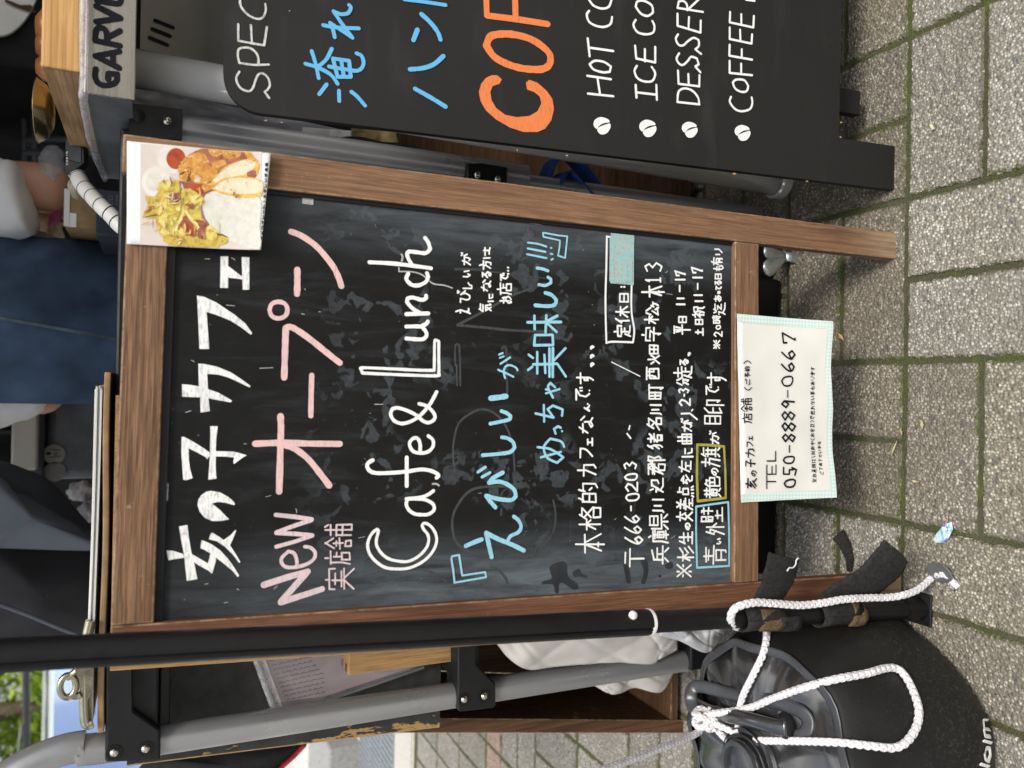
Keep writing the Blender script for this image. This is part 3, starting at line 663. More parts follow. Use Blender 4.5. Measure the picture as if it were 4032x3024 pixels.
# ---- white script and small white writing
p = Pen(SIGN, PO)
p.trace('R6', 13, [(370, 510), (330, 540), (290, 600), (270, 680), (290, 770), (350, 850), (450, 920), (560, 940), (700, 935), (820, 890), (920, 820), (990, 730), (1020, 640), (1010, 560), (970, 490), (920, 450), (880, 445), (862, 468), (880, 510), (920, 560), (935, 620), (915, 700), (850, 780), (780, 830), (700, 860), (600, 855), (500, 830), (420, 770), (370, 690), (365, 620), (380, 560), (385, 520), (370, 508)])
p.trace('R6', 15, [(985, 90), (930, 130), (850, 160), (690, 178)], [(700, 190), (690, 240), (720, 300), (780, 340), (850, 350), (930, 345), (990, 300), (985, 240), (930, 200), (860, 180), (720, 178)])
p.trace('R5', 17, [(325, 1140), (275, 1170), (265, 1210), (300, 1260), (380, 1280), (550, 1275), (700, 1262), (850, 1240), (960, 1255), (1030, 1290), (1040, 1315), (1020, 1330)], [(695, 1110), (695, 1420)])
p.trace('R5', 15, [(840, 1040), (840, 960), (815, 905), (770, 900), (730, 940), (730, 990), (770, 1045), (850, 1062), (930, 1045), (980, 990), (980, 920), (930, 875)])
p.trace('R5', 15, [(1020, 395), (960, 510), (900, 590), (820, 670), (730, 720), (640, 740), (560, 710), (520, 640), (540, 580), (600, 570), (700, 600), (800, 650), (870, 710), (930, 730), (990, 700), (1000, 650), (960, 590), (900, 545), (830, 525)])
p.trace('RB', 13, [(60, 565), (75, 605), (400, 620), (870, 635), (905, 600), (905, 450), (905, 260), (880, 247), (860, 265), (858, 450), (855, 575), (700, 575), (400, 560), (80, 548), (60, 567)])
p.trace('R4', 17, [(690, 1335), (850, 1345), (900, 1320), (910, 1280), (880, 1230), (840, 1205), (690, 1205)], [(840, 1205), (900, 1180), (925, 1150)], [(690, 1070), (930, 1062)], [(840, 1055), (760, 1010), (700, 940), (705, 900), (760, 890), (860, 915), (905, 895), (905, 870)],
        [(710, 630), (690, 680), (710, 720), (760, 755), (830, 755), (900, 720), (925, 670), (915, 625)], [(290, 505), (500, 515), (700, 535), (960, 570)], [(760, 540), (720, 480), (700, 420), (720, 390), (800, 395), (900, 405), (950, 360), (930, 290), (895, 240)])
for c_, b in (('え', (1220, 1395, 1000, 1072)), ('び', (1240, 1390, 805, 950)), ('し', (1300, 1412, 720, 800)), ('い', (1300, 1392, 588, 672)), ('が', (1280, 1395, 395, 540)),
              ('気', (1475, 1620, 950, 1050)), ('に', (1570, 1645, 845, 940)), ('な', (1500, 1620, 690, 825)), ('る', (1510, 1618, 600, 680)), ('方', (1480, 1618, 480, 590)), ('は', (1520, 1610, 338, 470)),
              ('お', (1700, 1842, 868, 960)), ('店', (1672, 1840, 720, 862)), ('で', (1710, 1802, 620, 712)), ('…', (1785, 1812, 553, 642))): p.ch(c_, 'R4', *b, 7)
LN = 7.8
for c_, reg, b in (('本', 'R9', (445, 785, 690, 910)), ('格', 'R9', (490, 740, 400, 660)), ('的', 'R9', (485, 710, 140, 360)), ('カ', 'R8', (475, 690, 1180, 1320)), ('フ', 'R8', (500, 650, 1000, 1120)), ('ェ', 'R8', (580, 650, 890, 990)),
                   ('な', 'R8', (490, 655, 650, 850)), ('ん', 'R8', (545, 620, 515, 615)), ('で', 'R8', (455, 620, 340, 490)), ('す', 'R8', (465, 660, 180, 315)), ('。', 'R7', (615, 668, 1452, 1510)), ('。', 'R7', (615, 668, 1364, 1416)), ('。', 'R7', (615, 668, 1268, 1320)),
                   ('〒', 'R9', (990, 1215, 850, 1065)), ('6', 'R9', (985, 1200, 715, 812)), ('6', 'R9', (985, 1185, 603, 697)), ('6', 'R9', (985, 1160, 488, 582)), ('-', 'R9', (1050, 1072, 385, 452)), ('0', 'R9', (995, 1157, 250, 342)), ('2', 'R9', (993, 1142, 128, 242)), ('0', 'R8', (985, 1137, 1278, 1362)), ('3', 'R8', (975, 1130, 1150, 1240)),
                   ('定', 'R7', (868, 1062, 1050, 1182)), ('休', 'R7', (888, 1052, 840, 1032)), ('日', 'R7', (930, 1042, 700, 808)), (':', 'R7', (943, 1003, 622, 648)),
                   ('兵', 'R9', (1280, 1477, 820, 1032)), ('庫', 'R9', (1245, 1477, 650, 805)), ('県', 'R9', (1255, 1472, 475, 650)), ('川', 'R9', (1290, 1428, 315, 470)), ('辺', 'R9', (1262, 1422, 85, 252)), ('郡', 'R8', (1240, 1440, 1085, 1302)), ('猪', 'R8', (1235, 1412, 840, 1022)), ('名', 'R8', (1225, 1402, 672, 822)), ('川', 'R8', (1265, 1402, 528, 652)), ('町', 'R8', (1250, 1417, 305, 482)), ('西', 'R8', (1222, 1372, 120, 272)),
                   ('畑', 'R7', (1240, 1382, 1262, 1480)), ('字', 'R7', (1168, 1392, 1070, 1228)), ('松', 'R7', (1200, 1372, 850, 1042)), ('ヶ', 'R7', (1268, 1367, 790, 862)), ('本', 'R7', (1172, 1432, 618, 752)), ('1', 'R7', (1210, 1392, 528, 592)), ('3', 'R7', (1207, 1412, 363, 472)),
                   ('※', 'R9', (1555, 1727, 1022, 1172)), ('杉', 'R9', (1560, 1752, 825, 998)), ('生', 'R9', (1580, 1737, 665, 812)), ('の', 'R9', (1648, 1718, 572, 662)), ('交', 'R9', (1550, 1742, 450, 562)), ('差', 'R9', (1553, 1742, 300, 442)), ('点', 'R9', (1560, 1752, 168, 302)), ('を', 'R8', (1600, 1737, 1290, 1402)), ('左', 'R8', (1578, 1722, 1140, 1272)), ('に', 'R8', (1610, 1747, 1005, 1112)), ('曲', 'R8', (1560, 1732, 848, 968)), ('が', 'R8', (1600, 1732, 680, 832)), ('り', 'R8', (1598, 1790, 620, 745)), ('、', 'R8', (1712, 1742, 578, 612)),
                   ('2', 'R8', (1578, 1712, 462, 552)), ('-', 'R8', (1630, 1650, 412, 452)), ('3', 'R8', (1573, 1702, 350, 412)), ('分', 'R8', (1553, 1697, 232, 332)), ('走', 'R8', (1520, 1732, 112, 252)), ('る', 'R8', (1588, 1692, 32, 112)), ('。', 'R7', (1678, 1718, 1342, 1392)),
                   ('平', 'R7', (1522, 1717, 1040, 1158)), ('日', 'R7', (1572, 1675, 950, 1032)), ('l', 'R7', (1548, 1657, 815, 835)), ('l', 'R7', (1555, 1647, 750, 772)), ('-', 'R7', (1582, 1600, 610, 695)), ('l', 'R7', (1535, 1657, 545, 568)), ('7', 'R7', (1533, 1662, 452, 522)),
                   ('土', 'R7', (1755, 1857, 1080, 1170)), ('日', 'R7', (1755, 1852, 980, 1052)), ('祝', 'R7', (1722, 1867, 845, 975)), ('l', 'R7', (1750, 1852, 780, 802)), ('l', 'R7', (1738, 1848, 714, 736)), ('-', 'R7', (1780, 1798, 588, 668)), ('l', 'R7', (1728, 1848, 522, 545)), ('7', 'R7', (1712, 1850, 413, 490))): p.ch(c_, reg, *b, LN)
for c_, b in (('※', (1955, 2035, 1212, 1312)), ('2', (1955, 2062, 1115, 1182)), ('0', (1978, 2042, 1046, 1102)), ('時', (1942, 2044, 942, 1038)), ('迄', (1955, 2092, 803, 942)), ('あ', (1958, 2052, 718, 800)), ('い', (1998, 2042, 676, 712)), ('て', (1980, 2052, 620, 672)), ('る', (1970, 2052, 562, 620)), ('日', (1970, 2052, 488, 556)), ('も', (1953, 2072, 398, 466)), ('有', (1932, 2062, 308, 402)), ('り', (1968, 2062, 216, 292))): p.ch(c_, 'R7', *b, 6.5)
for c_, reg, b in (('青', 'R9', (1845, 2102, 818, 1036)), ('い', 'R9', (1988, 2047, 738, 812)), ('外', 'R9', (1875, 2085, 572, 712)), ('壁', 'R9', (1818, 2062, 403, 572)), ('黄', 'R9', (1852, 2047, 178, 315)), ('色', 'R8', (1855, 2037, 1308, 1442)), ('の', 'R8', (1932, 2017, 1218, 1312)), ('旗', 'R8', (1822, 2037, 998, 1216)),
                   ('が', 'R8', (1908, 2027, 815, 968)), ('目', 'R8', (1855, 2047, 648, 752)), ('印', 'R8', (1852, 2082, 478, 632)), ('で', 'R8', (1872, 2022, 308, 432)), ('す', 'R8', (1880, 2105, 178, 318))): p.ch(c_, reg, *b, 7.5)
p.trace('R7', 8.5, [(800, 85), (795, 400), (785, 800), (795, 1245)], [(795, 1245), (860, 1232), (1085, 1238)], [(1085, 1238), (1098, 1100), (1068, 900), (1070, 600), (1090, 100)], [(800, 88), (840, 92)])
p.trace('R8', 4, [(850, 70), (990, 140), (1160, 225)]); p.trace('R8', 7, [(1060, 900), (1020, 850)], [(1040, 805), (1050, 765)])
tag(p.build('lettering', M['p_line'], sign), 'white handwritten script and address lines')
# ---- greyish smears
p = Pen(SIGN, PO + .0002)
p.trace('R4', 6, [(610, 565), (610, 605), (760, 610), (860, 640), (920, 690), (990, 740), (1100, 755), (1190, 785)]); p.trace('R4', 9, [(640, 420), (650, 450), (642, 488)])
p.trace('R6', 8, [(978, 15), (1020, 15), (1045, 32)])
for reg, x, y, l, a in (('R1', 600, 470, 26, 0), ('R1', 880, 470, 22, .6), ('R1', 850, 975, 44, .1), ('R1', 1660, 800, 9, .8), ('R1', 1640, 1070, 14, .2), ('R1', 1820, 1045, 10, 0), ('R2', 440, 60, 18, .5), ('R2', 1240, 135, 70, -.05), ('R2', 390, 610, 30, -.3), ('R2', 1010, 960, 14, 0), ('R2', 1260, 1530, 30, -.3), ('R3', 590, 965, 18, -.25), ('R3', 800, 1168, 18, -.2), ('R3', 930, 1025, 10, .6), ('R3', 1340, 1000, 22, -.7), ('R3', 1565, 170, 22, 1.45), ('R5', 390, 530, 46, 0), ('R5', 1490, 1498, 18, 0), ('R6', 205, 595, 36, -.2), ('R7', 1450, 470, 14, -.6), ('R7', 1480, 715, 34, .15), ('R9', 890, 535, 14, -.7), ('R9', 1520, 730, 26, -.6)):
    p.trace(reg, random.uniform(1.6, 3.4), [(x - l * math.cos(a), y - l * math.sin(a)), (x + l * .2, y + random.uniform(-2, 2)), (x + l * math.cos(a), y + l * math.sin(a))])
tag(p.build('chalk_smear', M['p_grey'], sign), 'smeared grey traces of older writing')
p = Pen(SIGN, BOFF - .0001)
p.trace('R4', 11, [(1245, 1190), (1550, 1030), (1850, 865), (2200, 735)], [(1245, 1190), (1540, 1215), (1830, 1245), (2200, 1260)], [(1225, 580), (1500, 585)]); p.trace('R4', 5, [(1500, 600), (1850, 630), (2200, 680)])
p.trace('R5', 9, [(1215, 1260), (1200, 1100), (1205, 950), (1260, 740), (1400, 625), (1530, 585), (1680, 650), (1790, 800), (1850, 1000), (1870, 1270)])
p.trace('R6', 11, [(1900, 60), (1690, 40), (1400, 80), (1230, 280), (1190, 480), (1260, 680), (1500, 790), (1800, 815), (2060, 790), (2200, 690)]); p.trace('R6', 10, [(830, 945), (950, 970), (1060, 1030), (1140, 1095)], [(1620, 920), (1700, 960), (1770, 1040), (1790, 1090)])
p.trace('RB', 8, [(1085, 520), (1082, 400), (1085, 310), (1105, 290), (1128, 310), (1130, 420)], [(1100, 520), (1105, 740)], [(1135, 420), (1140, 740)], [(1590, 340), (1600, 330), (1640, 360), (1650, 820)])
p.trace('R9', 8, [(215, 330), (240, 480), (225, 640), (150, 780), (0, 900)])
tag(p.build('chalk_ghost', M['p_ghost'], sign), 'faint wiped outlines of older drawings')
p = Pen(SIGN, BOFF - .0001)
for pts in ([(180, 1050), (350, 1000), (380, 1160), (470, 1230), (490, 1290), (430, 1300), (320, 1230), (280, 1250), (275, 1335), (235, 1335), (215, 1250), (95, 1245), (110, 1210), (200, 1180)], [(430, 1110), (500, 1080), (530, 1130), (590, 1160), (570, 1175), (500, 1160), (450, 1170)], [(980, 1010), (1040, 1060), (1060, 1220), (1020, 1230), (1000, 1150)], [(1160, 960), (1240, 1000), (1250, 1120), (1210, 1240), (1175, 1220), (1200, 1100)], [(1430, 1040), (1500, 1000), (1520, 1060), (1460, 1080)], [(1360, 1150), (1390, 1140), (1390, 1170), (1365, 1170)]): p.poly('R9', pts, True)
tag(p.build('clean_patch', M['p_dark'], sign), 'darker blots where the chalk dust is wiped off')
# ---- blue
p = Pen(SIGN, PO)
p.trace('R6', 19, [(1340, 690), (1430, 650), (1510, 620)], [(1620, 810), (1590, 680), (1560, 548)], [(1560, 548), (1680, 610), (1850, 680), (1970, 740)])
p.trace('R6', 16, [(1800, 620), (1830, 580), (1910, 540), (1940, 480), (1910, 410), (1860, 370)])
p.trace('R6', 18, [(1660, 270), (1600, 200), (1560, 145)], [(1560, 145), (1700, 180), (1830, 190), (1882, 150), (1865, 80), (1790, 20), (1700, -10), (1590, 2)], [(1590, 2), (1640, -52), (1740, -108)])
p.trace('R5', 13, [(1470, 1268), (1550, 1215)], [(1515, 1322), (1600, 1275)])
p.trace('R5', 16, [(1520, 1085), (1700, 1070), (1820, 1050), (1870, 1000), (1850, 940), (1790, 900), (1730, 890)], [(1605, 742), (1720, 718), (1810, 695), (1825, 660), (1780, 625), (1725, 605)]); p.trace('R5', 23, [(1610, 465), (1700, 455), (1775, 443)])
p.trace('R5', 9, [(1765, 245), (1750, 180), (1770, 120), (1820, 105), (1880, 130), (1900, 160)], [(1690, 155), (1770, 190), (1855, 230)], [(1715, 90), (1820, 20)]); p.trace('RB', 8, [(1560, 405), (1600, 388)], [(1570, 440), (1612, 424)])
p.trace('R6', 8.5, [(1190, 800), (1180, 830), (1200, 950), (1215, 1090), (1390, 1060), (1560, 1030), (1550, 975), (1300, 1012), (1285, 920), (1265, 788), (1190, 803)], smooth=False)
p.trace('R7', 7, [(105, 50), (110, 90), (290, 130), (285, 200), (268, 295), (345, 320), (370, 85), (270, 75), (108, 45)], smooth=False)
p.trace('R4', 8.5, [(2015, 292), (2120, 305), (2215, 335)], [(2010, 355), (2205, 392)], [(2005, 418), (2215, 460)]); p.trace('R7', 8, [(188, 210), (197, 212)], [(187, 275), (207, 280)], [(194, 340), (212, 330)])
for c_, b in (('め', (30, 342, 890, 1185)), ('っ', (212, 325, 758, 862)), ('ち', (5, 328, 528, 732)), ('ゃ', (122, 300, 283, 472))): p.ch(c_, 'R8', *b, 10)
p.ch('美', 'R7', -70, 368, 1290, 1625, 11.5); p.ch('味', 'R7', -82, 312, 930, 1285, 11.5)
p.trace('R7', 16, [(20, 835), (150, 845), (230, 830), (250, 780), (200, 725), (130, 700)]); p.trace('R7', 13, [(60, 610), (130, 620), (190, 590), (190, 550), (158, 530)], [(40, 430), (100, 440), (158, 460)])
p.trace('R9', 9, [(1770, 400), (1940, 375), (2120, 350), (2130, 700), (2130, 1045), (1780, 1065), (1770, 700), (1770, 402)], smooth=False)
tag(p.build('lettering', M['p_blue'], sign), 'sky blue handwriting and boxes')
p = Pen(SIGN, PO); p.trace('R8', 11, [(1785, 970), (1930, 975), (2075, 990), (2090, 1250), (2095, 1550), (1790, 1585), (1780, 1300), (1785, 972)], smooth=False)
tag(p.build('lettering', M['p_yellow'], sign), 'olive yellow hand-drawn box')
# washi tape stuck over the closing day
tp = MB()
for i, (a, b, c_, d) in enumerate([(838, 75, 1098, 595), (828, 100, 885, 575), (1020, 345, 1078, 575), (890, 370, 1025, 590)]):
    q0 = ST(*nat('R7', (a, d)), PO - .0008 - .0002 * i); q1 = ST(*nat('R7', (c_, b)), PO - .0008 - .0002 * i)
    tp.mm((q0.x, q0.y, q1.z), (q1.x, q0.y + .00015, q0.z))
tag(tp.build('washi_tape', M['tape'], sign, local=True), 'faded mint tape strips over the closing day')

# ================================================================== paper notice hanging from the bottom rail
A0, A1, A2_, A3_ = ST(2913, 1978), ST(2897, 1236), ST(3250, 1270), ST(3266, 1955)     # TL, TR, BR, BL in reading position
def paper_off(u, v): return -.0022 - .006 * v * v - .0026 * math.sin(u * 7 + 1.5 * v) * v - .0022 * max(0, v - .4) * math.sin(u * 13 + 1) - .0009 * mnoise.noise(Vector((u * 9, v * 5, 2)))
def paper_pt(u, v, lift=0, wig=True):
    a = A0.lerp(A1, u); b = A3_.lerp(A2_, u); q = a.lerp(b, v)
    z = q.z + (.0011 * math.sin(u * 9 + .6) * v if wig else 0)
    return Vector((q.x, paper_off(u, v) - lift, z))
notice = thing('paper_notice', 'white paper notice with a phone number taped to the bottom rail of the wooden chalkboard', 'notice', mat=SIGN.M)
tag(MB().grid(lambda u, v: paper_pt(u, v), 40, 16).build('sheet', M['paper_cream'], notice, local=True, smooth=True, solid=.0003), None)
for (u0, u1, v0, v1) in ((0, .045, 0, 1), (.955, 1, 0, 1), (.045, .955, .945, 1.0)):
    MB().grid(lambda u, v: paper_pt(u0 + (u1 - u0) * u, v0 + (v1 - v0) * v, .0006), 24 if u1 - u0 > .5 else 4, 16).build('gingham_tape', M['gingham'], notice, local=True, smooth=True)
class PaperFrame(Frame):
    def hit(s, x, y, off=0.0):
        q = super().hit(x, y, -.003)
        u = (q.x - A0.x) / (A1.x - A0.x); v = (A0.z - q.z) / (A0.z - A3_.z); q.y = paper_off(min(max(u, 0), 1), min(max(v, 0), 1)) + off; return q
PF = PaperFrame(SIGN.O, SIGN.X, SIGN.Z)
class PaperPen(Pen):
    def ribbon(s, pts, wd, taper=None):
        o_ = s.off; s.off = sum(p.y for p in pts) / len(pts); super().ribbon(pts, wd); s.off = o_
p = PaperPen(PF, -.0012)
_old = p.fr.hit
for c_, b, wd in (('亥', (96, 152, 812, 862), 6.5), ('の', (124, 152, 775, 806), 5), ('子', (97, 147, 722, 762), 5.5), ('カ', (96, 141, 674, 716), 5.5), ('フ', (104, 136, 640, 668), 5), ('ェ', (114, 134, 614, 637), 4.5), ('店', (83, 131, 505, 556), 5), ('舗', (76, 131, 438, 502), 4.5),
                  ('(', (93, 131, 386, 401), 4), ('ご', (97, 121, 345, 376), 4), ('予', (96, 122, 315, 341), 4), ('約', (96, 122, 288, 313), 4), (')', (92, 129, 262, 277), 4), ('T', (194, 242, 798, 866), 5.5), ('E', (194, 242, 748, 797), 5.5), ('L', (194, 240, 684, 736), 5.5)): p.ch(c_, 'P', *b, wd)
for c_, y0, y1 in (('7', 350, 452), ('6', 505, 592), ('6', 610, 697), ('0', 725, 822), ('9', 940, 1012), ('8', 1035, 1122), ('8', 1132, 1216), ('8', 1230, 1310), ('0', 1422, 1496), ('5', 1518, 1602), ('0', 1622, 1702)): p.ch(c_, 'Q', 598 + (y0 - 350) * .008, 722 + (y0 - 350) * .008 - (14 if c_ == '0' else 0), y0, y1, 7.6)
p.ch('-', 'Q', 655, 668, 850, 922, 5.5); p.ch('-', 'Q', 662, 675, 1330, 1400, 5.5)
yy = 1655
for c_ in '※お昼時は、対応中(お会計)で出れない事もあります':
    w_ = 40 if c_ not in '、()' else 24
    p.ch(c_, 'Q', 848 - (yy - 1655) * -.0 , 886, yy - w_ + 6, yy, 2.6); yy -= w_ + 2.4
yy = 1588
for c_ in 'ご了承下さいませ': p.ch(c_, 'Q', 911, 941, yy - 30, yy, 2.6); yy -= 37
tag(p.build('handwriting', M['ink'], notice), 'black handwritten phone number and notes')

# ================================================================== food print taped over the top right corner
Fc = [ST(*q) for q in ((501, 962), (501, 558), (1064, 612), (1025, 990))]   # TL TR BR BL in reading position
def food_off(u, v): return -.0020 - .010 * max(0, v - .55) ** 2 * 2.4 - .004 * max(0, v - .9) * (1 - u)
def food_pt(u, v, lift=0):
    q = Fc[0].lerp(Fc[1], u).lerp(Fc[3].lerp(Fc[2], u), v); return Vector((q.x, food_off(u, v) - lift, q.z))
fp = thing('food_photo', 'glossy food photo of cutlets, rice and salad on the corner of the wooden chalkboard', 'photo print', mat=SIGN.M)
MB().grid(lambda u, v: food_pt(u, v), 12, 30).build('print', M['white_paper'], fp, local=True, smooth=True, solid=.0004)
def fuv(pt):
    q = SIGN.hit(*nat('F', pt), -.004)
    # bilinear inverse, a few Newton-free relaxations
    u = v = .5
    for _ in range(12):
        c_ = Fc[0].lerp(Fc[1], u).lerp(Fc[3].lerp(Fc[2], u), v)
        du = (Fc[1] - Fc[0]).lerp(Fc[2] - Fc[3], v); dv = (Fc[3].lerp(Fc[2], u) - Fc[0].lerp(Fc[1], u))
        e = q - c_; det = du.x * dv.z - du.z * dv.x
        u += (e.x * dv.z - e.z * dv.x) / det; v += (du.x * e.z - du.z * e.x) / det
    return u, v
_fl = [0]
def fshape(mb, mi, pts, rough=0, sm=True):
    _fl[0] += 1; lift = .0006 + _fl[0] * 2e-5
    q = [fuv(p_) for p_ in pts]
    q = [Vector((a, b, 0)) for a, b in q]
    if sm: q = cr(q, 6, closed=True)
    vs = []
    for i, c_ in enumerate(q):
        a = c_.x + rough * random.uniform(-1, 1); b = c_.y + rough * random.uniform(-1, 1)
        vs.append((min(max(a, .004), .996), min(max(b, .004), .996)))
    # fan from the centre so that the shape follows the curl of the paper
    cx = sum(a for a, b in vs) / len(vs); cy = sum(b for a, b in vs) / len(vs); K = 8
    base = len(mb.v); n = len(vs)
    mb.v.append(food_pt(cx, cy, lift))
    for k in range(1, K + 1):
        for (a, b) in vs: mb.v.append(food_pt(cx + (a - cx) * k / K, cy + (b - cy) * k / K, lift))
    for i in range(n):
        j = (i + 1) % n; mb.f.append([base, base + 1 + i, base + 1 + j]); mb.m.append(mi)
        for k in range(K - 1):
            o_ = base + 1 + k * n; mb.f.append([o_ + i, o_ + j, o_ + n + j, o_ + n + i]); mb.m.append(mi)
FM = [M[k] for k in ('f_bg', 'f_glass', 'f_sauce', 'f_fry', 'f_dark', 'f_bread', 'f_crust', 'f_rice', 'f_leaf', 'f_yel')]
fm = MB()
_c = [fuv(q) for q in ((262, 1555), (268, 85), (2030, 225), (1990, 1640))]
fm.grid(lambda a, b: food_pt(*[(_c[0][k] * (1 - a) + _c[1][k] * a) * (1 - b) + (_c[3][k] * (1 - a) + _c[2][k] * a) * b for k in (0, 1)], .0005), 16, 40, 0)
def ell(cx, cy, rx, ry, n=12, a0=0): return [(cx + rx * math.cos(2 * math.pi * k / n) , cy + ry * math.sin(2 * math.pi * k / n)) for k in range(n)]
fshape(fm, 1, ell(725, 310, 210, 215)); fshape(fm, 2, ell(785, 305, 140, 155))
fshape(fm, 1, ell(500, 640, 215, 225)); fshape(fm, 7, ell(470, 640, 120, 140))
fshape(fm, 4, [(1000, 230), (1250, 150), (1800, 190), (1960, 420), (1900, 620), (1400, 700), (1250, 830), (1000, 840), (860, 640), (880, 350)], .004)
fshape(fm, 3, [(1270, 145), (1420, 150), (1440, 250), (1340, 275), (1260, 220)], .006); fshape(fm, 3, [(1470, 140), (1680, 170), (1720, 270), (1560, 310), (1450, 250)], .006); fshape(fm, 3, [(1740, 180), (1880, 230), (1980, 400), (1960, 520), (1880, 420), (1820, 300)], .006)
fshape(fm, 3, [(900, 300), (1080, 215), (1220, 260), (1250, 380), (1150, 470), (1010, 500), (960, 640), (850, 610), (810, 480), (850, 380)], .008); fshape(fm, 3, [(1040, 480), (1200, 400), (1300, 430), (1400, 510), (1290, 630), (1100, 670), (1000, 590)], .007); fshape(fm, 5, [(1050, 560), (1130, 570), (1140, 640), (1060, 640)], .004)
fshape(fm, 3, [(1320, 360), (1480, 320), (1500, 400), (1330, 460)], .006); fshape(fm, 2, [(990, 680), (1160, 690), (1180, 800), (1060, 850), (1000, 780)], .006); fshape(fm, 3, [(1170, 690), (1290, 660), (1320, 740), (1200, 780)], .006)
fshape(fm, 6, [(1300, 640), (1500, 430), (1750, 330), (1960, 340), (1985, 480), (1900, 590), (1650, 610), (1420, 690), (1320, 700)], .004); fshape(fm, 5, [(1320, 630), (1520, 440), (1750, 345), (1920, 360), (1930, 430), (1800, 540), (1500, 590), (1360, 660)], .002)
fshape(fm, 4, [(1830, 510), (1940, 490), (1930, 590), (1820, 580)], .005)
fshape(fm, 4, [(1165, 880), (1290, 770), (1400, 800), (1350, 1100), (1430, 1420), (1500, 1480), (1380, 1450), (1260, 1300), (1165, 1130)], .004)
fshape(fm, 7, [(1180, 900), (1330, 780), (1700, 850), (2000, 900), (2000, 1300), (1990, 1640), (1700, 1560), (1450, 1440), (1300, 1300), (1190, 1120)], .002)
fshape(fm, 6, [(1310, 720), (1500, 600), (1760, 580), (2020, 640), (2020, 860), (1800, 890), (1560, 850), (1380, 790)], .004); fshape(fm, 5, [(1345, 720), (1520, 615), (1760, 595), (2020, 660), (2020, 800), (1800, 830), (1560, 810), (1400, 770)], .002)
fshape(fm, 8, [(330, 850), (480, 860), (560, 640), (700, 650), (830, 620), (860, 760), (980, 740), (1180, 870), (1150, 1050), (1170, 1180), (1240, 1300), (1400, 1420), (1560, 1480), (1380, 1590), (900, 1585), (640, 1530), (520, 1300), (480, 1190), (310, 1150), (380, 1000)], .010)
fshape(fm, 4, [(690, 840), (820, 800), (840, 880), (760, 960)], .008); fshape(fm, 4, [(820, 1180), (960, 1150), (1060, 1300), (1080, 1440), (900, 1400), (780, 1300)], .008); fshape(fm, 4, [(1120, 1220), (1230, 1280), (1200, 1480), (1100, 1420)], .008); fshape(fm, 2, [(900, 1210), (960, 1230), (1040, 1400), (980, 1430)], .004)
for pts in ([(560, 900), (640, 860), (650, 1080), (640, 1300), (690, 1400), (560, 1380), (530, 1150)], [(740, 1330), (860, 1120), (890, 880), (910, 900), (890, 1150), (760, 1390)], [(1000, 860), (1160, 850), (1160, 920), (1020, 960)], [(900, 1050), (1080, 1220), (1120, 1320), (1080, 1330)], [(1020, 1030), (1160, 950), (1170, 965), (1040, 1050)], [(840, 1330), (900, 1340), (880, 1540), (820, 1560)], [(1280, 1270), (1380, 1400), (1300, 1500), (1220, 1400)], [(580, 660), (700, 640), (680, 760), (600, 740)]): fshape(fm, 9, pts, .005)
for (x, y, r) in ((585, 1085, 36), (580, 1170, 34), (595, 1280, 40), (820, 1040, 34), (730, 1240, 30), (770, 1180, 28)): fshape(fm, 9, ell(x, y, r, r, 8))
for k in range(120):      # shreds and crumbs in the salad and on the crust
    if k < 75: x, y = random.choice(((520, 1000), (700, 900), (900, 1000), (700, 1250), (1000, 1300), (800, 1450), (600, 1350), (1300, 1420), (1050, 900), (620, 720))); x += random.gauss(0, 90); y += random.gauss(0, 80); mi = random.choice((9, 9, 8, 3, 4, 4, 1)); l_, w_ = random.uniform(25, 85), random.uniform(5, 13)
    else: x, y = random.choice(((1000, 400), (1120, 560), (1350, 210), (1580, 220), (1880, 350), (1250, 720), (1650, 860))); x += random.gauss(0, 60); y += random.gauss(0, 45); mi = random.choice((3, 6, 5, 4, 6)); l_, w_ = random.uniform(12, 32), random.uniform(7, 16)
    a = random.uniform(0, 3.1); ca, sa = math.cos(a), math.sin(a)
    if 1190 < x < 1990 and y > 880 and k < 75 and not (x < 1450 and y > 1250): continue
    fshape(fm, mi, [(x + l_ * ca, y + l_ * sa), (x + w_ * sa + 8, y - w_ * ca), (x - l_ * ca, y - l_ * sa), (x - w_ * sa + 8, y + w_ * ca)], .001)
fm.build('picture', FM, fp, local=True, smooth=True)
class FoodFrame(Frame):
    def hit(s, x, y, off=0.0):
        q = super().hit(x, y, -.006); return Vector((q.x, 0, q.z))
class FoodPen(Pen):
    def ribbon(s, pts, wd, taper=None):
        # picture writing sits on the curled lower margin
        v = (Fc[0].z - pts[0].z) / (Fc[0].z - Fc[2].z); u = (pts[0].x - Fc[3].x) / (Fc[2].x - Fc[3].x)
        s.off = food_off(min(max(u, 0), 1), min(max(v, 0), 1)) - .0012; super().ribbon(pts, wd)
p = FoodPen(FoodFrame(SIGN.O, SIGN.X, SIGN.Z), 0)
yy = 1575
for c_ in 'キャベツプレート・えびしいが名物':
    w_ = 56; t_ = (1575 - yy) / 1200; p.ch(c_, 'F', 2006 + 72 * t_, 2048 + 78 * t_, yy - w_, yy, 3.4); yy -= 76
tag(p.build('handwriting', M['ink'], fp), 'tiny black handwritten caption')

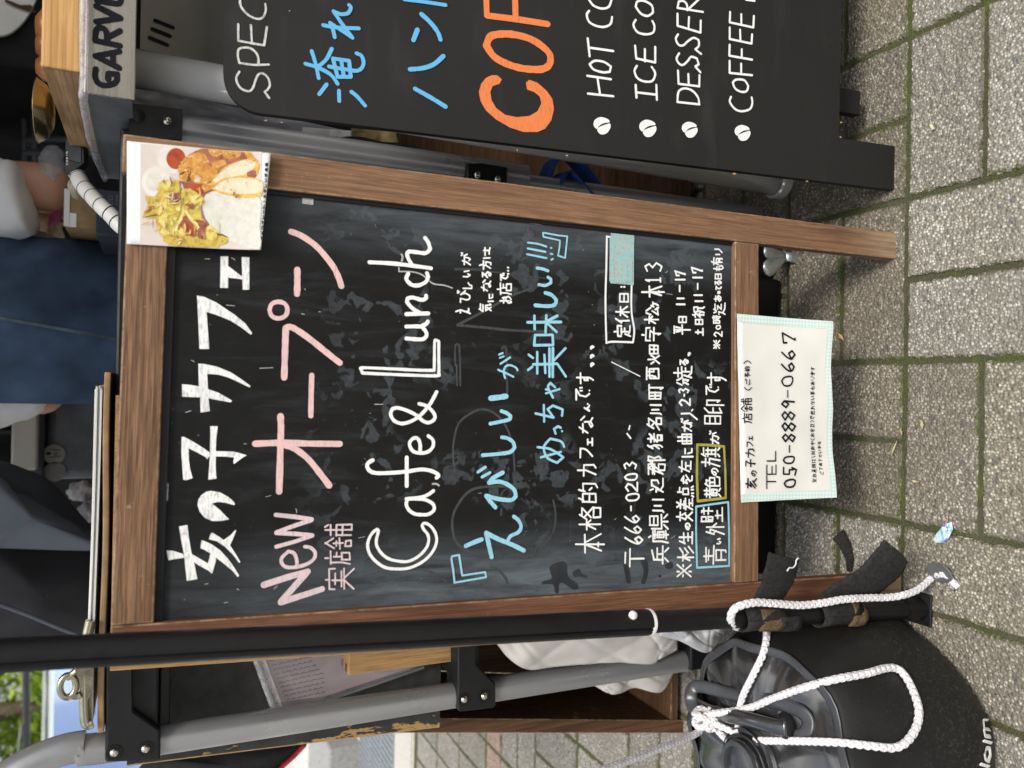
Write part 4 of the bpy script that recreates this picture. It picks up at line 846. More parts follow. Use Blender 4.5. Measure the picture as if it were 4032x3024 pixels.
# ================================================================== black coffee menu board
def _menu_frame():
    O = Vector((.2536, .7111, 0)); n = ray(1270, 475).cross(ray(3525, 748)); Y = math.tan(R(6.5)); 
    a = -(n.y * Y + n.z) / n.x
    return Frame(O, (1, .004, 0), (a, Y, 1)), O
MENU, _o = _menu_frame()
menu = thing('menu_board', 'matt black coffee menu board with orange, blue and white hand lettering and cut-out feet', 'menu board', mat=MENU.M)
mt = MENU.hit(880, 200).z; mbt = MENU.hit(3308, 300).z; foot_w = (MENU.hit(3525, 575) - MENU.hit(3525, 748)).length
rad = .035; MW = .45
prof = [(0, 0), (foot_w, 0), (foot_w, mbt - .003), (foot_w + .003, mbt), (MW - foot_w - .003, mbt), (MW - foot_w, mbt - .003), (MW - foot_w, 0), (MW, 0)]
prof += [(MW - rad + rad * math.cos(a), mt - rad + rad * math.sin(a)) for a in [math.pi / 2 * k / 10 for k in range(11)]]
prof += [(rad - rad * math.sin(a), mt - rad + rad * math.cos(a)) for a in [math.pi / 2 * k / 10 for k in range(11)]]
mb = MB(); n = len(prof)
mb.add([Vector((x, 0, z)) for x, z in prof] + [Vector((x, .009, z)) for x, z in prof], [tuple(range(n)), tuple(range(2 * n - 1, n - 1, -1))] + [(i, n + i, n + (i + 1) % n, (i + 1) % n) for i in range(n)])
mb.build('panel', M['menu'], menu, local=True, tri=True, smooth=25)
# rear half leaning back
mb = MB()
for x0 in (.10, MW - .10):
    a = Vector((x0 + .015, .012, mt - .05)); b = Vector((x0 + .015, .035, .03)); d = (b - a).normalized(); Mx = Matrix((Vector((1, 0, 0)), d.cross(Vector((1, 0, 0))) * -1, d)).transposed()
    MB().box((a + b) / 2, (.015, .006, (b - a).length / 2), Mx).build('rear_leg', M['menu'], menu, local=True)
p = Pen(MENU, -.0006)
p.trace('A2', 9, [(205, 625), (180, 670), (185, 720), (220, 770), (280, 795), (320, 770), (345, 700), (370, 650), (410, 640), (455, 680), (470, 740), (450, 780), (425, 800), (465, 855)], [(460, 562), (330, 565), (205, 548)], [(205, 548), (190, 480), (200, 430), (240, 415), (300, 420), (350, 460), (370, 510), (370, 565)],
        [(195, 210), (195, 355)], [(195, 355), (300, 375), (420, 395)], [(420, 395), (445, 235)], [(305, 220), (315, 370)], [(430, 35), (435, 90), (410, 150), (360, 165), (280, 130), (220, 60), (210, 0), (225, -30)])
tag(p.build('lettering', M['p_chalk'], menu), 'thin grey chalk capitals along the top')
p = Pen(MENU, -.0006)
p.trace('A3', 10, [(1355, 660), (1560, 690)], [(1360, 815), (1580, 838)], [(1445, 690), (1465, 820)], [(1375, 560), (1420, 530), (1500, 540), (1560, 580), (1550, 625), (1490, 630), (1410, 605), (1375, 560)], [(1358, 335), (1375, 490)], [(1370, 415), (1580, 445)], [(1370, 95), (1350, 130), (1370, 190), (1430, 225), (1500, 235), (1555, 210), (1570, 150)], [(1370, 0), (1410, 50), (1480, 75), (1540, 60), (1565, 0)],
        [(1775, 740), (1782, 850)], [(1780, 805), (1955, 825)], [(1955, 740), (1960, 870)], [(1785, 575), (1765, 620), (1790, 680), (1850, 710), (1920, 705), (1945, 640), (1915, 585)], [(1770, 400), (1780, 510), (1945, 545), (1945, 410)], [(1855, 430), (1855, 535)], [(1775, 175), (1755, 220), (1790, 280), (1860, 300), (1925, 285), (1938, 230), (1920, 185)], [(1775, 60), (1790, 15), (1850, 10), (1915, 50), (1925, 110), (1880, 140), (1820, 120), (1775, 60)])
p.trace('A4', 9.5, [(370, 890), (560, 910), (550, 850), (500, 790), (430, 770), (380, 800), (370, 890)], [(375, 615), (380, 730), (560, 752), (562, 655)], [(465, 645), (468, 740)], [(385, 465), (362, 510), (385, 555), (420, 565), (460, 530), (490, 495), (540, 510), (555, 560), (525, 580), (570, 630)], [(375, 300), (355, 340), (380, 390), (420, 395), (460, 360), (510, 330), (555, 350), (555, 400), (525, 430), (575, 470)], [(370, 120), (370, 225), (570, 285), (572, 180)], [(470, 150), (465, 255)], [(590, 105), (370, 70)], [(370, 70), (380, 15), (420, 10), (450, 40), (455, 90)], [(460, 85), (550, 0)],
        [(835, 845), (825, 890), (870, 950), (930, 970), (1000, 950), (1020, 900), (1015, 850)], [(850, 720), (880, 695), (950, 700), (985, 750), (970, 795), (920, 800), (870, 770), (850, 720)], [(825, 530), (825, 635), (1020, 655)], [(925, 555), (925, 645)], [(825, 390), (822, 485), (1020, 520)], [(930, 430), (930, 505)], [(825, 240), (825, 340), (1015, 380), (1020, 300)], [(915, 260), (918, 360)], [(828, 105), (825, 195), (1030, 240), (1035, 140)], [(925, 125), (925, 215)], [(965, -2), (1040, 8)])
# coffee beans: two halves each
for reg, cx, cy, s_ in (('A3', 1480, 1095, 1.0), ('A3', 1878, 1118, 1.0), ('A4', 473, 1130, .92), ('A4', 933, 1158, .92)):
    up_ = [(-72, -5), (-60, -50), (-10, -75), (50, -58), (68, -30), (20, -22), (-20, 0), (-45, 28)]; lo_ = [(72, -18), (75, 20), (40, 68), (-10, 75), (-40, 42), (-30, 18), (0, 2), (40, -12)]
    for q in (up_, lo_): p.poly(reg, [(cx + a * s_, cy + b * s_) for a, b in q], True)
tag(p.build('lettering', M['p_line'], menu), 'white capitals and coffee beans')
p = Pen(MENU, -.0006)
p.trace('A2', 16, [(900, 820), (965, 735)], [(1072, 790), (1075, 880)], [(1180, 800), (1230, 840), (1300, 920)], [(835, 445), (870, 560), (895, 680)], [(780, 555), (890, 590), (1000, 650), (1060, 730)], [(890, 580), (960, 520), (1010, 425)], [(1020, 510), (1160, 530)], [(1160, 530), (1175, 670)], [(1175, 670), (1060, 670)], [(1060, 670), (1020, 510)], [(1090, 520), (1115, 670)], [(985, 580), (1130, 605), (1240, 615), (1285, 560), (1270, 490), (1225, 465)],
        [(935, 220), (1050, 240), (1245, 248)], [(1035, 325), (1020, 260), (995, 200)], [(995, 200), (1100, 270), (1190, 330)], [(1190, 330), (1100, 210), (1025, 100)], [(1025, 100), (1090, 125), (1150, 115), (1175, 70), (1160, 45)], [(1640, -5), (1800, 15), (2000, 45)])
p.trace('A2', 19, [(1735, 775), (1870, 850), (2000, 930)], [(1690, 605), (1800, 595), (1900, 560), (1980, 490)], [(1720, 350), (1755, 260)], [(1790, 125), (1870, 200), (1930, 280), (1955, 345)])
tag(p.build('lettering', M['p_mblue'], menu), 'blue Japanese lettering')
p = Pen(MENU, -.0006)
p.poly('A3', [(520, 655), (570, 655), (610, 690), (590, 730), (530, 750), (510, 800), (520, 870), (560, 940), (640, 1000), (740, 1020), (850, 1010), (920, 970), (955, 900), (940, 840), (890, 800), (830, 780), (820, 720), (850, 695), (920, 720), (1000, 790), (1050, 860), (1065, 950), (1040, 1050), (990, 1120), (920, 1150), (800, 1150), (680, 1110), (560, 1040), (470, 960), (425, 880), (410, 800), (430, 730), (470, 680)])
p.trace('A3', 31, [(475, 400), (510, 320), (600, 297), (720, 302), (860, 340), (970, 410), (1030, 480), (1025, 560), (970, 600), (880, 605), (760, 590), (640, 550), (540, 490), (475, 395)]); p.trace('A3', 26, [(475, -10), (480, 135)], [(480, 135), (760, 170), (1010, 210)], [(725, -10), (730, 150)], smooth=False)
tag(p.build('lettering', M['p_orange'], menu), 'big orange capitals')
p = Pen(MENU, -.0004)
for reg, x, y in (('A2', 435, 1048), ('A2', 572, 1066), ('A3', 1175, 1355), ('A3', 745, 1308), ('A4', 868, 1512), ('A4', 1495, 1580), ('A4', 1795, 1065), ('A4', 1790, 1195), ('A2', 642, 95)):
    r_ = random.uniform(7, 13); p.poly(reg, [(x + r_ * random.uniform(.7, 1.6) * math.cos(a), y + r_ * random.uniform(.4, .9) * math.sin(a)) for a in (0, .9, 1.8, 2.9, 3.9, 5.1)])
tag(p.build('paint_chip', M['wood_end'], menu), 'chips showing bare wood')
# ================================================================== ground and paving
def tint_attr(o, cols):
    a = o.data.attributes.new('tint', 'FLOAT_COLOR', 'POINT')
    for i, c in enumerate(cols): a.data[i].color = c if len(c) == 4 else (*c, 1)
gz = MB(); gz.add([(-120, -60, -.006), (120, -60, -.006), (120, 160, -.006), (-120, 160, -.006)], [(0, 1, 2, 3)])
tag(gz.build('ground', M['far_ground']), kind='structure')
GO = Vector((.4385, .6947, 0)); GA = R(.455); GX = Vector((math.cos(GA), math.sin(GA), 0)); GY = Vector((-math.sin(GA), math.cos(GA), 0)); UN = .1
def gp(a, b, z=0): return GO + GX * (a * UN) + GY * (b * UN) + Vector((0, 0, z))
sh = MB(); sh.add([gp(-36, -16, -.0019), gp(18, -16, -.0019), gp(18, 19.4, -.0019), gp(-36, 19.4, -.0019)], [(0, 1, 2, 3)])
tag(sh.build('moss', M['moss']), 'green moss growing in the joints of the paving', 'moss', kind='stuff')
pv = MB(); cols = []
def paver(a0, a1, b0, b1):
    g = .030; bz = .016; z1 = random.uniform(-.0007, .0007); tl = [random.uniform(-.0006, .0006) for _ in range(4)]
    near = -30 < a0 < 8 and -6 < b0 < 14
    K_ = 12 if near else 2
    def outline(m_, jj):
        c = [(a0 + m_, b0 + m_), (a1 - m_, b0 + m_), (a1 - m_, b1 - m_), (a0 + m_, b1 - m_)]; o_ = []
        for i in range(4):
            p_, q_ = c[i], c[(i + 1) % 4]; l_ = max(abs(p_[0] - q_[0]), abs(p_[1] - q_[1])); kk = int(K_ * (2 if l_ > 1.2 else 1))
            for j in range(kk):
                f = j / kk; rr = (.35 if j == 0 else 1) * jj; o_.append((p_[0] + (q_[0] - p_[0]) * f + rnd_.uniform(-rr, rr), p_[1] + (q_[1] - p_[1]) * f + rnd_.uniform(-rr, rr)))
        return o_
    sd_ = random.random(); rnd_ = random.Random(sd_); cn = outline(g, .0115); ci = outline(g + bz, .009); c3 = outline(g + bz + .14, 0); n = len(cn)
    zz = lambda q: z1 + tl[0] * (q[0] - a0) + tl[1] * (q[1] - b0)
    vs = [gp(*c, -.012) for c in cn] + [gp(*c, -.0018 + zz(c)) for c in cn] + [gp(*c, zz(c)) for c in ci] + [gp(*c, zz(c)) for c in c3] + [gp((a0 + a1) / 2, (b0 + b1) / 2, zz(((a0 + a1) / 2, (b0 + b1) / 2)))]
    fs = [(3 * n + i, 3 * n + (i + 1) % n, 4 * n) for i in range(n)] + [(2 * n + i, 2 * n + (i + 1) % n, 3 * n + (i + 1) % n, 3 * n + i) for i in range(n)] + [(n + i, n + (i + 1) % n, 2 * n + (i + 1) % n, 2 * n + i) for i in range(n)] + [(i, (i + 1) % n, n + (i + 1) % n, n + i) for i in range(n)]
    pv.add(vs, fs); k = random.uniform(.86, 1.10)
    c = (k, k * random.uniform(.98, 1.0), k * random.uniform(.95, 1.0))
    if 0 <= b0 < 4 and -8 < a0 < 1: q_ = random.uniform(.62, .74); c = (c[0] * q_, c[1] * q_ * .95, c[2] * q_ * .86)      # grime by the stall, with shade under the sign put into the tint
    elif -3 < b0 < 0 and -9 < a0 < -5: q_ = random.uniform(.74, .86); c = (c[0] * q_, c[1] * q_ * .97, c[2] * q_ * .9)  # brown grime and dimmer light by the bag, both put into the tint
    if b0 >= 12 and b1 <= 13: c = (k * 1.22, k * .95, k * .86)
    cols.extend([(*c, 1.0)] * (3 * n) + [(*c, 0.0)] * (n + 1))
for bx in range(-18, 9):
    for by in range(-8, 6):
        a, b = bx * 2, by * 2
        if (bx + by) % 2 == 0: paver(a, a + 2, b, b + 1); paver(a, a + 2, b + 1, b + 2)
        else: paver(a, a + 1, b, b + 2); paver(a + 1, a + 2, b, b + 2)
for bx in range(-18, 9):
    paver(bx * 2, bx * 2 + 2, 12, 13)
    for q in (0, 1):
        for r_ in range(3): paver(bx * 2 + q, bx * 2 + q + 1, 13 + 2 * r_, 15 + 2 * r_)
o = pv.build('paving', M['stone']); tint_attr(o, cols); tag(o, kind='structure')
tag(MB().mm((-7, 2.645, -.02), (-.2, 2.84, .004)).build('kerb', M['concrete'], bevel=.004), kind='structure')
gr = MB(); gr.mm((-3.4, 2.85, -.02), (-.4, 2.858, .006)); gr.mm((-3.4, 3.352, -.02), (-.4, 3.36, .006))
for k in range(118):
    x = -3.38 + k * .0252; gr.mm((x, 2.858, -.012), (x + .013, 3.352, .005))
gr.mm((-3.4, 3.02, -.014), (-.4, 3.03, .0035)); gr.mm((-3.4, 3.19, -.014), (-.4, 3.20, .0035))
tag(gr.build('drain_grate', M['grate']), 'galvanised drain grating set in the ground behind the wooden crate', 'drain grate')
b0 = G(1432, 2962); cb = MB(); cb.mm((b0.x - 1.1, b0.y + .08, -.01), (b0.x, b0.y + .55, .13))
tag(cb.build('concrete_block', M['concrete_grey'], bevel=.012), 'low grey concrete block lying on the ground beyond the drain grating', 'block')
def leaf_mesh(name, pts, size, cols_, mat, parent=None, flat=.5):
    mb = MB(); cc = []
    for p_, k in pts:
        s_ = size * random.uniform(.6, 1.3); q = Matrix.Rotation(random.uniform(0, 6.28), 3, 'Z') @ Matrix.Rotation(random.gauss(0, flat), 3, 'X') @ Matrix.Rotation(random.gauss(0, flat), 3, 'Y')
        mb.add([Vector(p_) + q @ Vector(v) for v in ((-s_, 0, 0), (0, -.42 * s_, .06 * s_), (s_, 0, 0), (0, .42 * s_, .06 * s_))], [(0, 1, 2, 3)])
        c = cols_[int(k * len(cols_)) % len(cols_)]; j = random.uniform(.75, 1.25); cc += [tuple(x * j for x in c)] * 4
    b_ = WM[parent.name].inverted() if parent else None
    o = mb.build(name, mat, parent); tint_attr(o, cc); return o
def blade_tuft(name, base, n, h, spread, label, cat):
    mb = MB(); cc = []
    for _ in range(n):
        a = random.uniform(0, 6.28); hh = h * random.uniform(.5, 1.1); d = Vector((math.cos(a), math.sin(a), 0)); w_ = d.cross(Vector((0, 0, 1))) * h * .045; r0 = Vector(base) + d * random.uniform(0, spread * .3); mid = r0 + d * spread * .5 + Vector((0, 0, hh * .7)); tip = r0 + d * spread * random.uniform(.8, 1.3) + Vector((0, 0, hh * .8))
        mb.add([r0 - w_, r0 + w_, mid + w_, mid - w_, tip], [(0, 1, 2, 3), (3, 2, 4)]); k = random.uniform(.7, 1.3); cc += [(.10 * k, .19 * k, .03 * k)] * 5
    o = mb.build(name, M['leaf']); tint_attr(o, cc); return tag(o, label, cat)
blade_tuft('grass_tuft', G(1350, 2955), 90, .16, .13, 'bright green grass tuft growing by the grey concrete block', 'grass tuft')
blade_tuft('weed', G(3355, 240), 9, .011, .012, 'tiny green weed in the paving joint beneath the black menu board', 'weed')

# ================================================================== litter
def flat_scrap(name, pts, mat, label, cat, group=None, z=.0035):
    mb = MB(); q = [G(*p_, z + random.uniform(0, .0025)) for p_ in pts]; mb.add(q, [tuple(range(len(q)))])
    o = mb.build(name, mat, tri=True, solid=.0006); return tag(o, label, cat, group)
q_, t_, b_ = newmat('printed_scrap'); v_ = coords(t_)
t_.links.new(mixc(t_, ramp(t_, noise(t_, v_, 190, 4), [(.46, 0.0), (.54, 1.0)]), ramp(t_, noise(t_, v_, 60, 3), [(.42, (.03, .10, .48)), (.52, (.16, .48, .62)), (.62, (.55, .68, .70))]), (.62, .68, .72)), b_.inputs['Base Color'])
flat_scrap('paper_scrap', [(3748, 2054), (3752, 2085), (3735, 2120), (3715, 2138), (3685, 2136), (3674, 2125), (3690, 2098), (3715, 2068)], q_, 'torn blue and white printed scrap lying on the paving', 'scrap')
leafm = [simple('dry_leaf_%d' % i, c, .8, 0, .3, 80) for i, c in enumerate(((.42, .30, .14), (.55, .46, .28), (.22, .12, .06)))]
flat_scrap('wood_chip', [(3660, 493), (3668, 488), (3680, 506), (3671, 512)], simple('pale_chip', (.62, .58, .36), .8), 'small pale wood chip on the paving near the menu board foot', 'chip')
for i, (x, y, a, l, lab) in enumerate(((3310, 1325, .9, 20, 'tan dry leaf fragment on the paving below the lettered paper notice'), (3520, 1765, -1.2, 34, 'thin straw bit on the paving joint, right of the paper notice'), (3602, 1895, .3, 14, 'yellow leaf fragment on the paving above the printed scrap'), (3548, 1700, 1.3, 14, 'curled brown seed husk on a paving joint'), (3630, 1672, 1.5, 18, 'dull yellow stalk on the paving in front of the paper notice'), (3702, 2440, .8, 16, 'dry brown leaf bit beside the foot of the black tent leg'), (3757, 2103, .5, 8, 'orange crumb beside the blue printed scrap'))):
    ca, sa = math.cos(a), math.sin(a); w_ = l * (.10 if l > 30 else .35)
    tag(flat_scrap('leaf_fragment', [(x - l * ca, y - l * sa), (x + w_ * sa, y - w_ * ca), (x + l * ca, y + l * sa), (x - w_ * sa, y + w_ * ca)], leafm[(0, 1, 1, 0, 1, 0, 2)[i]], lab, 'leaf fragment'))

# ================================================================== canopy tent, its front leg stands at the sign
tent = thing('canopy_tent', 'black canopy tent whose ribbed front leg stands at the left side of the wooden chalkboard', 'tent', (-.2583, .6616, 0))
foot = Vector((-.2583, .6616, 0)); topp = W(0, 2581, .6616); ld = (topp - foot).normalized()
def legpt(z): return foot + ld * (z / ld.z)
ringz = W(2553, 2450, .6616).z
pr = []
for k in range(48):
    a = 2 * math.pi * k / 48; r_ = 1.0
    c, s_ = math.cos(a), math.sin(a)
    if c > 0 and -.34 < s_ < -.16: r_ = .82
    if c > 0 and -.56 < s_ < -.46: r_ = .92
    pr.append((c * r_, s_ * r_))
MB().tube([legpt(ringz), legpt(.6), legpt(2.0)], [.0128, .0122, .0118], up=(0, -1, 0), prof=pr).build('leg', M['leg_black'], tent, smooth=35)
MB().tube([legpt(.004), legpt(ringz + .02)], [.0108, .0108], 28, up=(0, -1, 0)).build('lower_leg', M['leg_black'], tent, smooth=35)
cl = MB(); ax = ld; Mq = Matrix.Translation(legpt(ringz)) @ ax.to_track_quat('Z', 'Y').to_matrix().to_4x4()
cl.lathe([(.0109, .0012), (.0131, .0012), (.0133, -.0004), (.0131, -.0022), (.0109, -.0022)], 32, Mq); cl.build('collar', M['white_plastic'], tent, smooth=40)
bp = W(2496, 2424, .6616 - .0112); bt = MB(); Mb = Matrix.Translation(bp) @ Matrix.Rotation(R(90), 4, 'X'); bt.lathe([(.0, .0016), (.0028, .0013), (.0040, .0004), (.0042, -.003)], 20, Mb); bt.build('lock_button', M['white_plastic'], tent, smooth=50)
fpz = MB(); fpz.mm((foot.x - .019, foot.y - .017, .0005), (foot.x + .020, foot.y + .019, .0035)); fpz.build('foot_plate', M['black_metal'], tent, bevel=.002)
MB().tube([foot + Vector((0, 0, .004)), legpt(.03)], [.0135, .0125], 24).build('foot_socket', M['leg_black'], tent, smooth=35)
for (x, y) in ((2.35, .70), (2.35, 2.92), (-.18, 2.92)): MB().tube([(x, y, 0), (x, y, 2.02)], .012, 16).build('leg', M['leg_black'], tent, smooth=35)
rf = MB(); rf.mm((-.30, .60, 2.03), (2.45, 3.0, 2.045)); rf.build('roof', M['canopy'], tent)
MB().mm((-.30, .595, 1.86), (2.45, .60, 2.03)).build('valance', M['canopy'], tent)
MB().grid(lambda u, v: Vector((-.95 + 3.4 * u, 2.95 + .03 * math.sin(u * 60) + .012 * math.sin(u * 143 + v * 3), .02 + 2.0 * v)), 150, 4).build('back_curtain', M['curtain'], tent, smooth=True)
MB().grid(lambda u, v: Vector((2.42 + .02 * math.sin(u * 50), .7 + 2.25 * u, .02 + 2.0 * v)), 90, 3).build('side_curtain', M['curtain'], tent, smooth=True)

# ================================================================== camp rack behind the sign
LX, RX, LY, LR = -.3985, .2735, .95, .0160
rack = thing('camp_rack', 'grey tube rack with black plastic brackets standing behind the wooden chalkboard', 'rack', (LX, LY, 0))
zb = [W(415, 2800, .93).z, W(632, 2800, .93).z, W(1803, 2700, .93).z, W(1950, 2700, .93).z]
pts = [(LX, LY, .004), (LX, LY, .4), (LX, LY, .86)] + [W(x, y, LY) for x, y in ((330, 2938), (220, 2962), (110, 3008), (20, 3062), (-80, 3130), (-200, 3230))]
MB().tube(cr(pts, 6), LR, 24, up=(0, -1, 0)).build('leg', M['grey_tube'], rack, smooth=40)
rtop = W(515, 470, LY).z
MB().tube([(RX, LY, .40), (RX, LY, rtop - .002)], LR, 24, up=(0, -1, 0)).build('leg', M['grey_tube'], rack, smooth=40)
MB().tube([(RX - .006, LY + .004, .004), (RX - .006, LY + .004, .44)], .0115, 20).build('lower_leg', M['grey_tube'], rack, smooth=40)
for x in (LX, RX): MB().tube([(x, LY + .33, .004), (x, LY + .33, .862)], LR, 16).build('leg', M['grey_tube'], rack, smooth=40)
def bracket(pix, Yf, Yb, screws, name='bracket'):
    mb = MB(); a = [W(x, y, Yf) for x, y in pix]; n = len(a)
    mb.add(a + [v + Vector((0, Yb - Yf, 0)) for v in a], [tuple(range(n)), tuple(reversed(range(n, 2 * n)))] + [(i, n + i, n + (i + 1) % n, (i + 1) % n) for i in range(n)])
    o = mb.build(name, M['plastic_black'], rack, tri=True, bevel=.003, smooth=40)
    for (x, y, bare) in screws:
        c = W(x, y, Yf - .0004); Mr = Matrix.Translation(c) @ Matrix.Rotation(R(90), 4, 'X')
        rc = MB(); rc.lathe([(.0075, .0), (.0078, .0006), (.0070, .0008), (.0062, .0004), (.0, .0002)], 20, Mr); rc.build('screw_recess', M['leg_black'], o, smooth=50)
        if bare: continue
        sc = MB(); sc.lathe([(.0, .0035), (.0022, .0031), (.0040, .0018), (.0046, .0006)], 18, Mr); sc.build('screw', M['rivet'], o, smooth=60)
    return o
bracket([(415, 2560), (413, 3004), (632, 2998), (632, 2874), (522, 2797), (520, 2560)], .929, .972, [(450, 2963, 0), (573, 2948, 0)])
bracket([(1803, 2500), (1803, 2796), (1812, 2804), (1940, 2790), (1951, 2782), (1951, 2690), (1872, 2612), (1872, 2500)], .929, .972, [(1828, 2754, 0), (1907, 2741, 0)])
bracket([(2722, 2480), (2720, 2645), (2792, 2632), (2794, 2480)], .929, .972, [(2783, 2606, 0)])
bracket([(508, 405), (508, 540), (716, 548), (722, 430), (620, 418)], .929, .972, [(546, 455, 1), (658, 476, 0)])
bracket([(1838, 642), (1840, 725), (1996, 738), (2002, 658), (1900, 640)], .929, .972, [(1880, 690, 0), (1960, 706, 0)])
MB().mm((LX + .01, .940, zb[1] + .002), (RX - .01, .962, zb[0] - .002)).build('crossbar', M['plastic_black'], rack, bevel=.003)
MB().mm((LX + .01, .950, zb[1] - .010), (RX - .01, .975, zb[1] + .0015)).build('crossbar', M['leg_black'], rack, bevel=.002)
MB().mm((LX + .01, .940, zb[3] + .018), (RX - .01, .962, zb[2] - .001)).build('crossbar', M['plastic_black'], rack, bevel=.003)
MB().mm((LX + .01, .963, zb[0] - .012), (RX - .01, LY + .33, zb[0] - .001)).build('shelf', M['plastic_black'], rack)
MB().mm((LX + .02, .963, zb[2] - .012), (RX - .01, LY + .30, zb[2] - .003)).build('shelf', M['plastic_black'], rack)

# ---- clipboards lying on the rack
zc = zb[0] + .0008
X0, X1 = W(400, 2868, .94).x, W(438, 1466, .94).x
clip = thing('clipboard', 'brown clipboard with white sheets and a brassy clip lying flat on the rack', 'clipboard', (X0, .93, zc))
brd = MB(); brd.grid(lambda u, v: Vector((X0 + (X1 - X0) * u, .928 + .22 * v, zc + .003 + .0010 * math.sin(9 * u))), 30, 4); brd.build('board', M['card'], clip, solid=.0062, smooth=30, bevel=.001)
st = MB(); n_ = 7
for k in range(n_):
    z0 = zc + .0088 + k * .00105; st.grid(lambda u, v, k=k, z0=z0: Vector((X0 + .012 + (X1 - X0 - .03 + .0016 * (k % 3)) * u, .929 + .0012 * ((k * 5) % 4) + .21 * v, z0 + .0022 * (1 - u) + .0012 * math.sin(5 * u + k * .2) * (1 - u))), 24, 3)
st.build('sheets', M['white_paper'], clip, solid=.0007)
cz = W(360, 2700, .945).z
cp = MB(); xa, xb = W(350, 2843, .93).x, W(350, 2440, .93).x
cp.tube(cr([(xa, .926, cz - .003), (xa + .004, .926, cz + .004), (xa + .06, .927, cz + .006), (xb - .03, .927, cz + .006), (xb, .926, cz + .001)], 5), .0050, 12); cb_ = cp.build('clip', M['clip_steel'], clip, smooth=50)
lv = MB(); pl = [W(x, y, .922) for x, y in ((366, 2612), (318, 2618), (298, 2640), (296, 2676), (312, 2706), (322, 2735), (338, 2772), (352, 2745), (366, 2718))]; n_ = len(pl)
lv.add(pl + [q + Vector((0, .003, 0)) for q in pl], [tuple(range(n_)), tuple(reversed(range(n_, 2 * n_)))] + [(i, n_ + i, n_ + (i + 1) % n_, (i + 1) % n_) for i in range(n_)])
hc = W(268, 2702, .922); lv.tube([hc + Vector((.0112 * math.cos(a), 0, .0072 * math.sin(a))) for a in [2 * math.pi * k / 24 for k in range(24)]], .0034, 10, closed=True, up=(0, 1, 0))
lv.tube(cr([W(300, 2640, .922), W(278, 2660, .922), W(262, 2670, .922)], 4), .0035, 8); lv.tube(cr([W(318, 2735, .922), W(300, 2742, .922), W(278, 2738, .922)], 4), .0036, 8)
lv.build('lever', M['clip_steel'], clip, tri=True, smooth=45)
# ---- thin plywood sheet behind the sign
a, b = W(433, 2642, .90), W(1010, 2602, .90); pw = MB(); sl = (a.x - b.x) / (a.z - b.z)
zt = a.z; zl = .36; xl = a.x - sl * (zt - zl)
pw.add([(a.x, .90, zt), (-.02, .90, zt), (-.02, .90, zl), (xl, .90, zl), (a.x, .903, zt), (-.02, .903, zt), (-.02, .903, zl), (xl, .903, zl)], [(0, 1, 2, 3), (7, 6, 5, 4), (0, 4, 5, 1), (1, 5, 6, 2), (2, 6, 7, 3), (3, 7, 4, 0)])
tag(pw.build('plywood_sheet', M['wood_box']), 'thin pale plywood sheet standing between the wooden chalkboard and the rack', 'plywood')
# ---- old black board on the middle shelf
a, b = W(560, 3004, 1.0), W(1600, 2876, 1.0); wb = thing('worn_blackboard', 'old black painted board with worn tan edges standing behind the rack leg', 'board', (b.x, 1.0, zb[2]))
mb = MB(); t_ = Vector((a.x - b.x, 0, a.z - b.z)); lo = b + t_ * ((zb[2] - .002 - b.z) / t_.z); hi_ = b + t_ * ((zb[0] - .02 - b.z) / t_.z)
mb.add([lo, Vector((-.16, 1.0, lo.z)), Vector((-.16, 1.0, hi_.z)), hi_] + [q + Vector((0, .008, 0)) for q in (lo, Vector((-.16, 1.0, lo.z)), Vector((-.16, 1.0, hi_.z)), hi_)], [(0, 1, 2, 3), (7, 6, 5, 4), (0, 4, 5, 1), (1, 5, 6, 2), (2, 6, 7, 3), (3, 7, 4, 0)])
mb.build('panel', M['worn'], wb)
pe = MB(); pe.tube([lo + Vector((0, .004, 0)), hi_ + Vector((0, .004, 0))], .0032, 6); pe.build('edge', M['wood_box'], wb)
# ---- document pouch with pink slips
pch = thing('document_pouch', 'clear zip document pouch holding pink handwritten slips, standing against the worn black board', 'pouch', W(1400, 2650, .99))
def sheetpix(pix, Y, mat, name, parent, tilt=.00):
    q = [W(x, y, Y + tilt * (x - 1300) / 1000) for x, y in pix]; mb = MB(); mb.add(q, [tuple(range(len(q)))]); return mb.build(name, mat, parent, tri=True)
sheetpix([(1040, 2470), (1042, 2610), (1100, 2765), (1284, 2740), (1640, 2622), (1690, 2470)], .993, M['pink_paper'], 'slips', pch)
sheetpix([(1004, 2470), (1004, 2593), (1078, 2795), (1284, 2759), (1668, 2628), (1705, 2470)], .985, M['pouch'], 'sleeve', pch)
sheetpix([(1003, 2470), (1003, 2594), (1077, 2796), (1114, 2786), (1040, 2584), (1038, 2470)], .9835, M['film'], 'margin', pch)
MB().tube([W(1284, 2757, .983), W(1480, 2692, .983), W(1668, 2627, .983)], .0022, 8).build('zip', M['steel_dull'], pch)
MB().tube([W(1004, 2593, .983), W(1040, 2695, .983), W(1078, 2794, .983)], .0030, 8).build('seam', M['film'], pch)
p = Pen(Frame(W(1700, 2800, .9922), (1, 0, 0), (0, 0, 1)), 0)
RG['D'] = (850, 2274, 2.212)
for k in range(11):
    x0 = 470 + 16 * k; y1 = 730 + 38 * k; xx = x0
    for j in range(7):
        l_ = random.uniform(20, 50); p.trace('D', 4.2, [(xx, y1 - (xx - x0) * .22), (xx + l_ * .5, y1 - (xx - x0) * .22 - 12), (xx + l_, y1 - (xx + l_ - x0) * .22)]); xx += l_ + random.uniform(10, 24)
p.build('handwriting', simple('faint_ink', (.055, .045, .06), .8), pch)
